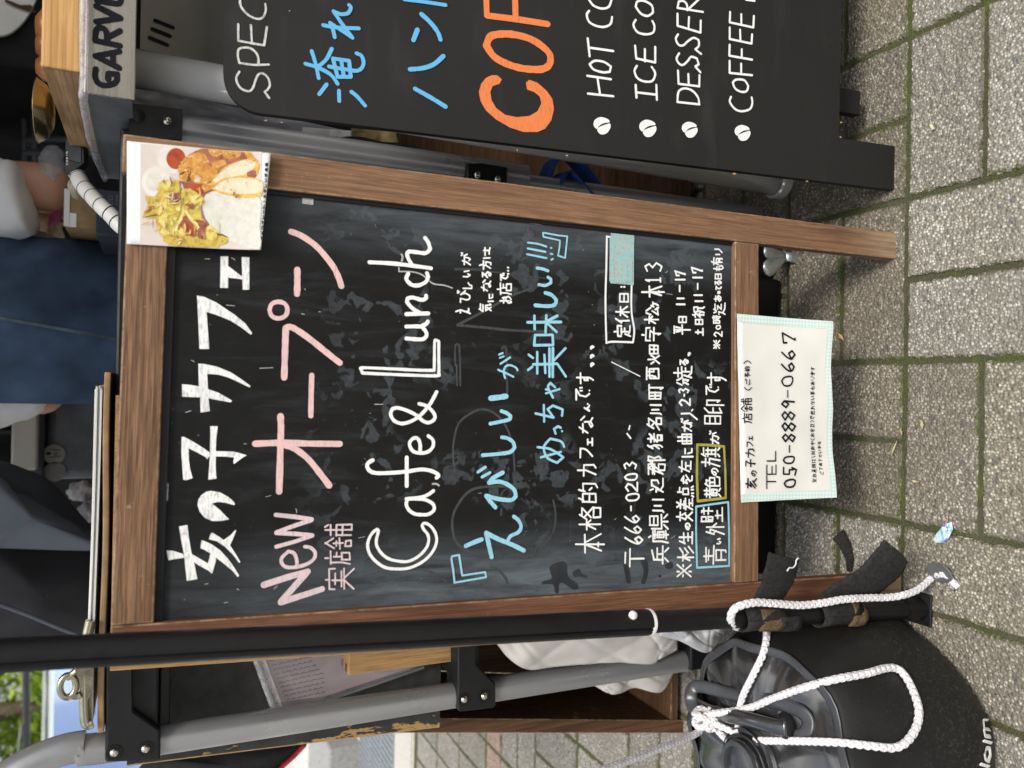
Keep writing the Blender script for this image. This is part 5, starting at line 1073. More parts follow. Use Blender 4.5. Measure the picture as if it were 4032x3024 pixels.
# ---- pale finger-jointed box
bx = thing('plywood_box', 'pale finger-jointed plywood box standing upright on the middle shelf of the rack', 'box', W(1800, 2600, .955))
fl = W(1800, 2608, .955); tl = W(1372, 2660, .955); xr = -.20
z0_, z1_ = zb[2] - .001, tl.z
MB().mm((tl.x, .955, z0_), (xr, 1.045, z1_)).build('body', M['wood_box'], bx, bevel=.001)
for k in range(4): MB().mm((tl.x + .0005, .962 + k * .022, z1_ - .0004), (tl.x + .0105, .962 + k * .022 + .011, z1_ + .0006)).build('finger_joint', M['wood_dark'], bx)
# ---- black bin under the rack
bxr = W(3085, 1092, .885).x
bin_ = thing('black_bin', 'black plastic bin on the ground under the rack, behind the wooden chalkboard', 'bin', (-.02, 1.0, 0))
MB().mm((-.27, .90, .003), (bxr, 1.20, .30)).build('body', M['leg_black'], bin_, bevel=.006)
MB().mm((-.28, .895, .3005), (bxr + .01, 1.21, .318)).build('lid', M['black_metal'], bin_, bevel=.004)
# ---- tall brown crate on the ground behind the rack
cr8 = thing('wooden_crate', 'tall dark brown wooden crate standing open on the ground behind the rack', 'crate', (-.594, 1.116, 0))
def lx(z): return -.594 + .097 * z / .596
ct = .597
def slant(name, Y0, Y1, x0, x1, mat, z0=0.0, z1=ct):
    v = [Vector((lx(z) + dx, y, z)) for z in (z0, z1) for y in (Y0, Y1) for dx in (x0, x1)]
    MB().add(v, [(0, 1, 3, 2), (4, 6, 7, 5), (0, 4, 5, 1), (2, 3, 7, 6), (0, 2, 6, 4), (1, 5, 7, 3)]).build(name, mat, cr8, bevel=.001)
slant('side_panel', 1.116, 1.33, 0, .022, M['wood_dark'])
slant('back_panel', 1.332, 1.342, .022, .45, M['wood_dark'])
slant('side_panel', 1.116, 1.33, .44, .462, M['wood_dark'])
MB().mm((-.57, 1.118, .012), (-.14, 1.330, .026)).build('floor', M['wood_dark_x'], cr8, bevel=.001)
tag(MB().add([W(x, y, 1.5) for x, y in ((1225, 2800), (1283, 2914), (1600, 2887), (2600, 2886), (2600, 2800))], [(0, 1, 2, 3, 4)]).build('plastic_sheet', M['film'], tri=True), 'clear plastic sheet hanging behind the dark brown crate', 'plastic sheet')
# ---- quilted cloths
def cloth(name, top, bot, Y, amp, label, nu=60, nv=26, seed=0, mat='cloth_cream'):
    tp_, bt_ = cr([Vector((*q, 0)) for q in top], 8), cr([Vector((*q, 0)) for q in bot], 8)
    def smp(c, u): 
        f = u * (len(c) - 1); i = min(int(f), len(c) - 2); return c[i].lerp(c[i + 1], f - i)
    def fn(u, v):
        q = smp(tp_, u).lerp(smp(bt_, u), v); nn = mnoise.noise(Vector((u * 4.5 + seed, v * 1.6 + u * 2, seed))) + .35 * mnoise.noise(Vector((u * 9, v * 4, seed + 3)))
        s1 = abs(math.sin((u * 3.4 + v * 1.2) * math.pi)); s2 = abs(math.sin((u * 3.4 - v * 1.2) * math.pi)); qd = .0032 * (1 - min(1, min(s1, s2) * 3.5))
        rnd = -.018 * math.sin(min(1, v * 1.0) * math.pi) 
        return W(q.x, q.y, Y + amp * nn + rnd + qd)
    return tag(MB().grid(fn, nu, nv).build(name, M[mat], smooth=True, solid=.004), label, 'cloth')
cloth('quilted_cloth', [(1955, 2440), (2200, 2420), (2500, 2400), (2660, 2420)], [(1962, 2535), (2010, 2592), (2080, 2632), (2180, 2622), (2300, 2612), (2440, 2606), (2560, 2612), (2600, 2590), (2665, 2556)], .925, .012, 'cream quilted cloth bundled in front of the lower grey rack tube')
cloth('quilted_cloth', [(2240, 2600), (2350, 2600), (2480, 2600), (2680, 2560)], [(2262, 2706), (2330, 2694), (2400, 2728), (2440, 2726), (2500, 2704), (2600, 2722), (2650, 2640)], 1.03, .010, 'end of a cream quilted cloth hanging behind the lower grey rack tube', seed=5)
cloth('white_towel', [(2590, 2440), (2700, 2440), (2860, 2450)], [(2600, 2500), (2680, 2520), (2780, 2566), (2830, 2520), (2850, 2490)], .88, .010, 'white ribbed cotton cloth tucked between the black tent leg and the water bag', seed=9, mat='white_cloth')

# ================================================================== black water weight bag
BC = Vector((-.424, .703, 0))
bag = thing('water_weight_bag', 'round black water weight bag with screw cap at the foot of the tent leg', 'weight bag', BC)
prof_b = [(.0, .0), (.120, .0), (.143, .005), (.155, .024), (.160, .060), (.159, .100), (.154, .140), (.145, .172), (.136, .190), (.128, .1985)]
prof_t = [(.128, .1985), (.110, .2050), (.080, .2090), (.045, .2105), (.015, .2108), (.0, .2108)]
def fold(mb, k=1.0):
    for i, q in enumerate(mb.v):
        d = Vector((q.x - BC.x, q.y - BC.y, 0)); a = math.atan2(d.y, d.x); r_ = d.length
        w_ = .0030 * math.sin(a * 5 + q.z * 20) + .0022 * math.sin(a * 11 + 2 + q.z * 35) + .007 * mnoise.noise(Vector((math.cos(a) * 2.5, math.sin(a) * 2.5, q.z * 9)))
        if r_ > .02: mb.v[i] = q + d.normalized() * w_ * (r_ / .15) * k
        mb.v[i].z += (.0045 * math.sin(a * 4 + 1) + .003 * math.sin(a * 9)) * (r_ / .13) * max(0, min(1, (q.z - .12) / .08)) * k
def resamp(pf, n=7):
    c = cr([Vector((r_, z, 0)) for r_, z in pf], n); return [(max(q.x, 0), q.y) for q in c]
mb = MB(); mb.lathe(resamp(prof_b), 72, Matrix.Translation(BC)); fold(mb); bodyv = [v.copy() for v in mb.v]; bodyf = [list(f) for f in mb.f]
mb.build('body', M['rubber'], bag, smooth=True)
mt_ = MB(); mt_.lathe(resamp(prof_t, 8), 72, Matrix.Translation(BC)); fold(mt_)
for i, q in enumerate(mt_.v):       # radial creases pulled towards the seam
    d = Vector((q.x - BC.x, q.y - BC.y, 0)); a = math.atan2(d.y, d.x); r_ = d.length
    mt_.v[i].z += -.0065 * max(0, (r_ - .04) / .08) * abs(math.sin(a * 6.5 + .4 * math.sin(a * 3))) ** 3
topv = [v.copy() for v in mt_.v]; topf = [list(f) for f in mt_.f]
mt_.build('top_panel', M['rubber_top'], bag, smooth=True)
rg = MB(); rp_ = []
for k in range(72):
    a = 2 * math.pi * k / 72; rp_.append(Vector((BC.x + .1305 * math.cos(a), BC.y + .1305 * math.sin(a), .1990)))
rg.v = [q.copy() for q in rp_]; fold(rg); rp_ = [q.copy() for q in rg.v]
rg = MB(); rg.tube(rp_, .0042, 10, closed=True, prof=[(math.cos(a) * .20, math.sin(a) * 1.35) for a in [2 * math.pi * k / 10 for k in range(10)]], up=(0, 0, 1)); rg.build('seam', M['rubber_trim'], bag, smooth=True)
off_ = len(bodyv); bvh = BVHTree.FromPolygons(bodyv + topv, bodyf + [[i + off_ for i in f] for f in topf])
def onbag(x, y, up_=0.0):
    d = ray(x, y).normalized(); h = bvh.ray_cast(CAM, d)
    if h[0] is None: return None
    nn = h[1] if h[1].dot(d) < 0 else -h[1]
    return h[0] + nn * up_
def bagpath(px_, up_):
    out = [];
    for q in px_:
        r_ = onbag(*q, up_); out.append(r_ if r_ is not None else W(*q, .80))
    return out
# handle: welded flap with a long moulded ring and a strap through it
ringp = [(2742, 2702), (2900, 2737), (3060, 2768), (3140, 2792), (3184, 2832), (3176, 2884), (3128, 2908), (3040, 2894), (2880, 2860), (2760, 2822), (2722, 2765)]
MB().tube(cr(bagpath(ringp, .0015), 5, closed=True), .0060, 10, closed=True, up=(0, 0, 1), prof=[(math.cos(a) * .26, math.sin(a) * 1.35) for a in [2 * math.pi * k / 10 for k in range(10)]]).build('handle_flap', M['rubber_trim'], bag, smooth=True)
MB().tube(cr(bagpath([(2745, 2775), (2840, 2795), (2960, 2825), (3060, 2850), (3120, 2858)], .011), 5), .008, 12, up=(0, 0, 1), prof=[(math.cos(a) * .45, math.sin(a) * 1.1) for a in [2 * math.pi * k / 12 for k in range(12)]]).build('handle', M['rubber_top'], bag, smooth=True)
for (x, y) in ((2752, 2765), (3098, 2852)):
    c = onbag(x, y, .008); lm = MB(); lm.lathe([(0, .004), (.007, .0035), (.0105, .001), (.0125, -.008)], 16, Matrix.Translation(c) @ Matrix.Rotation(R(20), 4, 'Z') @ Matrix.Diagonal((1.25, .8, 1, 1))); lm.build('handle_lug', M['leg_black'], bag, smooth=50)
cc = onbag(2962, 3012, 0); cc = cc if cc is not None else Vector((-.46, .70, .21))
cpm = MB(); cpm.lathe([(.046, -.004), (.046, .003), (.042, .005), (.041, .009), (.0395, .009), (.039, .006), (.036, .0065), (.0355, .012), (.034, .0125), (.0335, .0095), (.031, .010), (.0305, .016), (.027, .017), (.0, .017)], 40, Matrix.Translation(cc)); capo = cpm.build('cap', M['rubber_top'], bag, smooth=35)
cpr = MB(); cpr.lathe([(.0285, .0165), (.0285, .021), (.0235, .0215), (.0225, .0172)], 36, Matrix.Translation(cc)); cpr.build('rim', M['rubber_trim'], capo, smooth=40)
ltm = MB()
for st_ in ([(858, 402), (790, 400), (800, 500), (862, 505)], [(800, 505), (812, 582), (872, 588)], [(790, 640), (882, 665)], [(810, 790), (825, 720), (865, 725), (872, 800), (850, 870), (815, 850), (808, 790)], [(755, 905), (855, 935)]):
    q = []
    for a_, b_ in zip(st_, st_[1:]):
        for j in range(4): q.append((a_[0] + (b_[0] - a_[0]) * j / 4, a_[1] + (b_[1] - a_[1]) * j / 4))
    q.append(st_[-1]); pp = [onbag(*nat('K', s__), .0007) for s__ in q]; pp = [s__ for s__ in pp if s__ is not None]
    if len(pp) > 1: ltm.tube(pp, .0022, 8, prof=[(math.cos(a) * .25, math.sin(a)) for a in [2 * math.pi * k / 8 for k in range(8)]], up=(-.4, -.9, .1))
if ltm.v: ltm.build('lettering', M['white_plastic'], bag)

# ================================================================== white cord
def braid(name, pts, r, parent, mat):
    # four strands laid round one another
    c = cr(pts, 14); L_ = [0]
    for i in range(1, len(c)): L_.append(L_[-1] + (c[i] - c[i - 1]).length)
    n = int(L_[-1] / .0011); res = []; j = 0
    for i in range(n + 1):
        d = L_[-1] * i / n
        while j < len(L_) - 2 and L_[j + 1] < d: j += 1
        f = (d - L_[j]) / max(1e-9, L_[j + 1] - L_[j]); res.append(c[j].lerp(c[j + 1], min(1, f)))
    u = None; fr = []
    for i, q in enumerate(res):
        t = (res[min(i + 1, n)] - res[max(i - 1, 0)]).normalized()
        if u is None:
            a = Vector((0, 0, 1)) if abs(t.z) < .9 else Vector((1, 0, 0)); u = (a - t * a.dot(t)).normalized()
        u = (u - t * u.dot(t)).normalized(); fr.append((u.copy(), t.cross(u)))
    mb = MB()
    for s_ in range(6):
        ph = (s_ % 3) * 2 * math.pi / 3; sg = 1 if s_ < 3 else -1
        path = []
        for i, q in enumerate(res):
            a = ph + 2 * math.pi * (L_[-1] * i / n) / .0230 * sg; rr_ = r * (.60 + .10 * math.cos(3 * a * sg)); path.append(q + (fr[i][0] * math.cos(a) + fr[i][1] * math.sin(a)) * rr_)
        mb.tube(path, r * .46, 6)
    mb.tube(res[::4] + [res[-1]], r * .55, 6)
    return mb.build(name, mat, parent, smooth=True)
cord = thing('guy_rope', 'white braided cord knotted over the black water bag and trailing down the tent leg', 'cord', onbag(2830, 2840, .01))
RR = .0040
kn = onbag(2815, 2845, .016); 
UPB = RR * 1.15
lp = bagpath([(2860, 2826), (2950, 2790), (3050, 2757), (3160, 2712), (3280, 2681), (3400, 2658), (3480, 2638), (3530, 2645), (3575, 2700), (3608, 2790), (3600, 2860), (3560, 2920), (3510, 2945), (3420, 2940), (3300, 2925), (3150, 2918), (3000, 2912), (2930, 2893), (2870, 2866)], UPB)
braid('cord', [kn + Vector((.006, -.004, .004))] + lp[1:-1] + [kn + Vector((0, -.008, .002))], RR, cord, M['rope'])
p1 = bagpath([(2845, 2888), (2893, 2932), (2923, 2952), (2921, 2900), (2920, 2840), (2934, 2749), (2975, 2658), (3010, 2580), (3024, 2520), (3020, 2478)], UPB)
p1 = [kn + Vector((0, -.006, -.003))] + p1 + [W(2990, 2448, .70), W(2950, 2442, .695), W(2905, 2462, .69)]
braid('cord', p1, RR, cord, M['rope'])
end = [W(2905, 2472, .668), W(2882, 2455, .655), W(2878, 2425, .645), (W(2893, 2396, .640)), W(2930, 2380, .638), W(2985, 2372, .638), W(3060, 2377, .638), W(3151, 2383, .638), W(3240, 2374, .637), W(3320, 2360, .636), W(3420, 2354, .637), W(3500, 2352, .636), W(3560, 2342, .634), W(3618, 2318, .636), G(3668, 2275, .010), G(3700, 2262, .012), G(3722, 2263, .012), G(3750, 2290, .007), G(3772, 2312, .004)]
braid('cord', end, RR * .96, cord, M['rope'])
braid('cord', [kn + Vector((-.006, .004, 0)), W(2740, 2890, .775), W(2560, 2962, .73), W(2380, 3030, .69), W(2150, 3120, .65)], RR, cord, M['rope'])
kp = []
for k in range(70):       # two wraps and a hitch
    a = k * .42; f = k / 69
    kp.append(kn + Vector((.0085 * math.cos(a) + .013 * (f - .5), .0125 * math.sin(a * .5 + .6) * .7 + .010 * (f - .5), .0085 * math.sin(a) - .001)))
braid('knot', kp[:46], RR * .95, cord, M['rope'])
for (a0, dx) in ((0, -.007), (1.2, .004)):
    braid('knot', [kn + Vector((dx + .002 * math.sin(3 * t), .0145 * math.cos(t + a0), .0125 * math.sin(t + a0))) for t in [2 * math.pi * k / 10 for k in range(12)]], RR * .95, cord, M['rope'])
pl_ = MB(); c0 = G(3700, 2255, .013); pq = []
for k in range(20):
    a = 2 * math.pi * k / 20; pq.append(c0 + Vector((.0115 * math.cos(a) + .000, .0165 * math.sin(a), .0035 * math.cos(a))))
pl_.add(pq + [q + Vector((0, 0, .0018)) for q in pq], [tuple(range(20)), tuple(reversed(range(20, 40)))] + [(i, 20 + i, 20 + (i + 1) % 20, (i + 1) % 20) for i in range(20)])
tag(pl_.build('tensioner', M['steel_dull'], cord, tri=True, smooth=40, bevel=.0006), 'small grey metal cord tensioner')

# ================================================================== hook-and-loop straps on the tent leg
def strap(name, le, re_, Ys, parent, mat='strap', nv=10, curl=.004):
    a, b = cr([W(*q, y) for q, y in zip(le, Ys)], 5), cr([W(*q, y + .002) for q, y in zip(re_, Ys)], 5)
    def fn(u, v):
        f = u * (len(a) - 1); i = min(int(f), len(a) - 2); A = a[i].lerp(a[i + 1], f - i); B = b[i].lerp(b[i + 1], f - i); q = A.lerp(B, v)
        q.y += -curl * math.sin(v * math.pi) + .0008 * mnoise.noise(q * 220)
        if v in (0, 1): q += Vector((.0011, 0, .0011)) * mnoise.noise(q * 900)
        return q
    return MB().grid(fn, 30, nv).build(name, M[mat], parent, smooth=True, solid=.0022)
s1 = thing('velcro_strap', 'black hook-and-loop strap with a white thread, upper one sticking out from the tent leg', 'strap', W(2990, 2390, .66))
strap('flap', [(2950, 2385), (2990, 2315), (3010, 2250), (3026, 2176)], [(3070, 2372), (3112, 2310), (3132, 2262), (3144, 2204)], [.650, .638, .622, .608], s1)
zs = legpt(0)
def sleeve(z0, z1, r0, parent, mat, name, a0=0, a1=6.2832, n=26):
    mb = MB(); 
    def fn(u, v):
        a = a0 + (a1 - a0) * u; c = legpt(z0 + (z1 - z0) * v); return c + Vector((math.sin(a), -math.cos(a), 0)) * (r0 + .0012 * math.sin(5 * u + 3 * v))
    return mb.grid(fn, n, 4).build(name, M[mat], parent, smooth=True, solid=.0018)
za, zb_ = W(2880, 2410, .66).z, W(3075, 2400, .66).z
sleeve(zb_, za - .012, .0136, s1, 'strap', 'band'); sleeve(zb_ + .006, za - .03, .0150, s1, 'fuzz', 'hook_patch', -.9, .75, 12)
sleeve(zb_ - .018, zb_ + .012, .0152, s1, 'strap', 'tail', -1.5, .2, 12)
MB().tube(cr([W(x, y, .602) for x, y in ((3138, 2200), (3145, 2198), (3135, 2206), (3133, 2222), (3122, 2235), (3108, 2236), (3099, 2249))], 5), .0007, 6).build('thread', M['rope'], s1)
s2 = thing('velcro_strap', 'black hook-and-loop strap with a broad fuzzy flap, lower one on the tent leg', 'strap', W(3300, 2390, .66))
strap('flap', [(3225, 2345), (3290, 2300), (3374, 2248), (3430, 2190), (3480, 2126)], [(3395, 2362), (3455, 2335), (3523, 2284), (3552, 2250), (3574, 2212)], [.652, .642, .630, .618, .606], s2)
za, zb_ = W(3215, 2410, .66).z, W(3380, 2400, .66).z
sleeve(zb_ + .004, za, .0136, s2, 'strap', 'band'); sleeve(zb_, zb_ + .020, .0148, s2, 'fuzz', 'hook_patch', -1.2, 1.0, 14)
s3 = thing('velcro_strap', 'dark ribbed strap end lying on the paving under the wooden chalkboard', 'strap', G(3320, 2160))
le = [(3280, 2120), (3305, 2150), (3330, 2200), (3338, 2250)]; re_ = [(3322, 2085), (3350, 2140), (3362, 2200), (3356, 2248)]
def fn3(u, v):
    f = u * 3; i = min(int(f), 2); A = G(*le[i], .006 + .012 * (1 - u)).lerp(G(*le[i + 1], .006 + .012 * (1 - u)), f - i); B = G(*re_[i], .004).lerp(G(*re_[i + 1], .004), f - i); q = A.lerp(B, v); q.z += .0012 * abs(math.sin(u * 40)); return q
MB().grid(fn3, 60, 4).build('webbing', M['strap'], s3, smooth=True, solid=.0018)
# ================================================================== stainless grill stand with a cedar plank on top
SY = .865
A = W(330, 372, SY); Bq = W(531, 388, SY); sx0, sz1, sz0 = (A.x + Bq.x) / 2, A.z, Bq.z
stand = thing('grill_stand', 'brushed steel grill stand with cut-out capital letters along its front band', 'grill stand', (sx0, SY, 0))
MB().mm((sx0, SY, sz0), (sx0 + .50, SY + .003, sz1)).build('front_band', M['steel'], stand, bevel=.001)
MB().mm((sx0, SY + .0035, sz0 + .002), (sx0 + .003, SY + .36, sz1)).build('side_band', M['steel_dull'], stand, bevel=.001)
ipx = W(700, 262, SY + .13).x
MB().mm((ipx, SY + .13, sz0 - .13), (sx0 + .50, SY + .133, sz0 - .001)).build('inner_panel', simple('dark_beige_panel', (.20, .185, .15), .45, .2, .08, 8), stand)  # recessed panel in one plain dark beige
MB().mm((sx0 + .003, SY + .004, sz1 - .004), (sx0 + .50, SY + .36, sz1 - .002)).build('top_plate', M['steel_dull'], stand)
p = Pen(Frame((sx0, SY - .0006, 0), (1, 0, 0), (0, 0, 1)), 0)
p.trace('A1', 24, [(835, 600), (828, 660), (850, 715), (900, 742), (970, 735), (1015, 705), (1022, 645)], [(1022, 645), (945, 640)], [(945, 640), (942, 690)], [(832, 487), (1040, 447)], [(832, 487), (1040, 592)], [(985, 462), (985, 560)], [(1045, 398), (830, 352)], [(830, 352), (836, 270), (865, 240), (905, 250), (930, 290), (932, 370)], [(940, 325), (1046, 268)], [(838, 188), (1050, 158)], [(838, 52), (1050, 158)], [(845, 5), (960, 22), (1030, 30), (1052, 5), (1056, -60)], smooth=True)
p.build('lettering', M['ink'], stand)
p = Pen(Frame((sx0, SY + .1292, 0), (1, 0, 0), (0, 0, 1)), 0)
p.trace('A1', 16, [(1352, 178), (1506, 240)], [(1327, 252), (1480, 314)], [(1304, 328), (1456, 390)]); p.build('vent_slot', M['ink'], stand)
t0 = W(520, 268, SY + .075); t1 = G(3055, 716, .012)
MB().tube([t0, t1], .0205, 36).build('leg', M['chrome'], stand, smooth=True)
d_ = (t0 - t1).normalized(); Mr = Matrix.Translation(t1) @ d_.to_track_quat('Z', 'Y').to_matrix().to_4x4(); fr_ = MB(); fr_.lathe([(.0, -.012), (.0235, -.012), (.0245, -.008), (.0245, .003), (.0225, .005), (.0208, .005)], 36, Mr); fr_.build('leg_cap', M['chrome'], stand, smooth=40)
for dx in (.42,): MB().tube([(sx0 + dx, SY + .08, sz0 - .01), (sx0 + dx + .05, SY + .02, .01)], .0205, 24).build('leg', M['chrome'], stand, smooth=True)
zp = sz1 + .0015
pa = W(160, 300, SY + .002); pb = W(312, 285, SY + .002)
plank = thing('cedar_plank', 'thick honey-coloured cedar plank lying on the steel grill stand', 'plank', (pb.x, SY, zp))
MB().mm((pb.x, SY + .001, zp), (pb.x + .48, SY + .30, pa.z)).build('board', M['wood_plank'], plank, bevel=.002)
# its sawn end, turned towards the aisle
MB().add([(pb.x - .0006, SY + .003, zp + .001), (pb.x - .0006, SY + .298, zp + .001), (pb.x - .0006, SY + .298, pa.z - .001), (pb.x - .0006, SY + .003, pa.z - .001)], [(0, 1, 2, 3)]).build('sawn_end', M['wood_end'], plank)
# crumpled film along the top edge of the stand
rl = MB(); rl.tube(cr([(sx0 + .5, SY - .004, sz1 + .001), (sx0 + .2, SY - .005, sz1 + .002), (sx0 + .02, SY - .004, sz1), (sx0 - .004, SY + .02, sz1 + .001), (sx0 - .006, SY + .18, sz1 + .003), (sx0 - .005, SY + .34, sz1 - .002)], 8), .0040, 9)
for i, q in enumerate(rl.v): rl.v[i] = q + Vector((mnoise.noise(q * 120), mnoise.noise(q * 130 + Vector((5, 0, 0))), mnoise.noise(q * 110 + Vector((0, 7, 0))))) * .0014
tag(rl.build('plastic_film', M['film'], smooth=True), 'roll of clear crumpled film along the upper edge of the steel grill stand', 'film')
# crinkled foil curtain and papers under the stand
def wrinkle(name, pix, Y, amp, mat, label, cat, freq=60, n=26):
    q = [Vector((*a, 0)) for a in pix]
    def fn(u, v):
        a = q[0].lerp(q[1], u); b = q[3].lerp(q[2], u); c = a.lerp(b, v); w_ = W(c.x, c.y, Y); k = mnoise.noise(w_ * freq) + .6 * mnoise.noise(w_ * freq * 2.3); return W(c.x, c.y, Y + amp * k)
    return tag(MB().grid(fn, n, n).build(name, mat, smooth=True, solid=.0006), label, cat)
wrinkle('foil_sheet', [(505, 330), (505, 470), (1390, 640), (1390, 520)], 1.02, .010, simple('crinkled_grey_film', (.40, .40, .42), .45, .2, .12, 40), 'crinkled grey foil sheet hanging below the steel grill stand', 'foil')
wrinkle('white_card', [(1190, 500), (1190, 600), (1385, 640), (1385, 515)], 1.01, .002, M['white_paper'], 'white card sticking out below the grey foil sheet', 'card')
wrinkle('cardboard_flap', [(1383, 505), (1383, 640), (1600, 690), (1560, 520)], 1.04, .004, simple('tan_carton', (.30, .22, .10), .8), 'tan cardboard flap behind the right grey rack tube', 'cardboard')
dk = thing('storage_crate', 'dark brown wooden storage crate in the shade behind the menu board', 'crate', (.24, 1.10, 0))
zz0, zz1 = W(2150, 640, 1.10).z, W(1500, 560, 1.10).z
MB().mm((.20, 1.10, .02), (.72, 1.115, zz1)).build('front_panel', M['wood_dark_x'], dk, bevel=.001)
MB().mm((.20, 1.1155, .02), (.215, 1.4, zz1)).build('side_panel', M['wood_dark'], dk, bevel=.001)
MB().mm((.2155, 1.1155, zz1 - .25), (.72, 1.4, zz1 - .24)).build('shelf', M['wood_dark'], dk)
# dark cables looping over the crate
cbm = MB(); cbm.tube(cr([W(x, y, 1.0) for x, y in ((1320, 600), (1345, 570), (1420, 566), (1500, 585), (1580, 590), (1660, 610), (1700, 640), (1740, 650), (1780, 680))], 6), .009, 10); tag(cbm.build('cable', M['black_metal'], smooth=True), 'thick black cable bundle behind the right grey rack tube', 'cable')
def ribbon3(name, pts, wv, mat, label, cat, th=.002):
    c = cr(pts, 6); mb = MB(); vs = []
    for q in c: vs += [q - wv / 2, q + wv / 2]
    mb.add(vs, [(2 * i, 2 * i + 1, 2 * i + 3, 2 * i + 2) for i in range(len(c) - 1)]); return tag(mb.build(name, M[mat], smooth=True, solid=th), label, cat)
wv = Vector((0, .030, .006))
ribbon3('blue_strap', [W(x, y, .97) for x, y in ((2140, 760), (2150, 690), (2175, 635), (2215, 612), (2255, 628), (2300, 680), (2350, 745), (2420, 800))], wv, 'blue_strap', 'blue webbing strap looped behind the right grey rack tube', 'strap')
ribbon3('blue_strap', [W(x, y, .955) for x, y in ((2180, 735), (2200, 700), (2222, 680), (2250, 705), (2285, 745), (2330, 790))], wv, 'blue_strap', 'smaller inner loop of blue webbing strap behind the right grey rack tube', 'strap')
ribbon3('blue_strap', [W(x, y, 1.0) for x, y in ((2640, 790), (2690, 800), (2722, 812), (2735, 830))], wv, 'blue_strap', 'short blue strap end low down beside the steel stand leg', 'strap')
rb = MB(); rb.tube(cr([W(x, y, .99) for x, y in ((2470, 765), (2500, 772), (2560, 790))], 4), .006, 10); tag(rb.build('red_hose', M['red'], smooth=True), 'short red hose end in the shade behind the rack', 'hose')
# gas tap with two-winged key
tap = thing('gas_tap', 'grey cast metal gas tap key on a black cylinder under the wooden chalkboard', 'tap', W(3093, 1012, .90))
hub = W(3093, 1010, .878); cyl = MB(); cyl.lathe([(0, .0), (.050, .0), (.055, .004), (.055, .06), (.050, .066), (.020, .070), (.018, .085), (0, .085)], 40, Matrix.Translation((hub.x + .012, hub.y + .082, .0))); cyl.build('base', M['black_metal'], tap, smooth=40)
MB().tube([hub + Vector((.004, .06, -.03)), hub + Vector((0, .004, 0))], .008, 16).build('stem', M['zinc'], tap, smooth=40)
for (x, y, r_) in ((3012, 1066, .0120), (3200, 1022, .0120), (3010, 985, .010)):
    e = W(x, y, .871); dd = e - hub; wing = MB(); pts = [hub + dd * f for f in (0, .25, .5, .75, .92, 1.02)]
    wing.tube(pts, [r_ * .55, r_ * .60, r_ * .8, r_ * 1.05, r_ * .95, r_ * .45], 16, up=(0, 1, 0), prof=[(math.cos(a) * .30, math.sin(a)) for a in [2 * math.pi * k / 16 for k in range(16)]]); wing.build('key_wing', M['zinc'], tap, smooth=True)
RG['T'] = (2700, 700, 2.212)
p = Pen(Frame(hub + Vector((0, -.0112, 0)), (1, 0, 0), (0, 0, 1)), 0)
for c_, b in (('O', (1015, 1045, 682, 700)), ('F', (1045, 1075, 680, 696)), ('F', (1078, 1104, 678, 692))): p.ch(c_ if c_ != 'F' else 'E', 'T', *b, 2.5)
p.build('lettering', M['steel_dull'], tap)
lid = MB(); lid.lathe([(0, .004), (.020, .004), (.026, .002), (.028, -.004)], 30, Matrix.Translation(W(3040, 855, .95)) @ Matrix.Rotation(R(60), 4, 'X')); tag(lid.build('plastic_disc', M['film'], smooth=40), 'small clear plastic disc lying in the shade behind the chalkboard stile', 'disc')

# ================================================================== things on and behind the counter
gd = MB(); gc = W(176, 440, 1.02); gd.lathe([(0, -.014), (.018, -.0135), (.029, -.008), (.0345, .0), (.0355, .001), (.033, .0005), (.026, -.006), (.0, -.012)], 48, Matrix.Translation((gc.x, gc.y, W(153, 440, 1.02).z)) @ Matrix.Rotation(R(-2), 4, 'X')); tag(gd.build('brass_dish', M['brass'], smooth=True), 'shallow brass dish standing beside the sawn end of the cedar plank', 'dish')
for i, (x, y, r_, lab) in enumerate(((150, 105, .024, 'round glazed brown jar, nearest the oval sign behind the cedar plank'), (150, 178, .019, 'middle one of the three small brown jars behind the cedar plank'), (152, 262, .017, 'reddish brown jar behind the cedar plank, next to the brass dish'))):
    c = W(x, y, 1.12); j = MB(); j.lathe([(0, -.03), (r_ * .8, -.03), (r_, -.01), (r_ * .95, .006), (r_ * .5, .014), (0, .015)], 24, Matrix.Translation((c.x, c.y, W(138, y, 1.12).z - .015))); tag(j.build('jar', M['brown_round'], smooth=True), lab, 'jar')
ov = thing('oval_sign', 'white oval badge on a black board at the back of the stall', 'sign', W(60, 10, 1.8))
c = W(58, -10, 1.8); q = MB(); q.lathe([(0, 0), (.085, 0), (.09, .002), (.09, .01)], 48, Matrix.Translation(c) @ Matrix.Rotation(R(90), 4, 'X') @ Matrix.Rotation(R(-18), 4, 'Z') @ Matrix.Diagonal((1, .42, 1, 1))); 
for i, v in enumerate(q.v): q.v[i] = Vector((v.x, v.y - .012, v.z))
q.build('badge', M['white_plastic'], ov, smooth=40)
MB().mm((c.x - .13, 1.8, c.z - .085), (c.x + .4, 1.812, c.z + .3)).build('backing', M['curtain'], ov)
p = Pen(Frame((c.x, 1.786, c.z), (1, 0, .22), (-.22, 0, 1)), -.002); RG['O'] = (0, 0, 3.1725)
p.poly('O', [(70, -10), (250, 60), (385, 60), (460, 160), (340, 140), (200, 90), (60, 20)]); p.build('ribbon', M['wood_dark'], ov)
calc = thing('calculator', 'black pocket calculator tilted on the counter beside the cedar plank', 'calculator', W(290, 620, 1.14))
CF = Frame(W(318, 690, 1.14), (1, .10, .02), (-.05, .42, 1))
def onf(fr, x, y, off=0): q = fr.hit(x, y, off); return fr.O + fr.X * q.x + fr.Y * q.y + fr.Z * q.z
cpx = [(256, 545), (255, 678), (272, 690), (332, 640), (330, 560), (300, 545)]
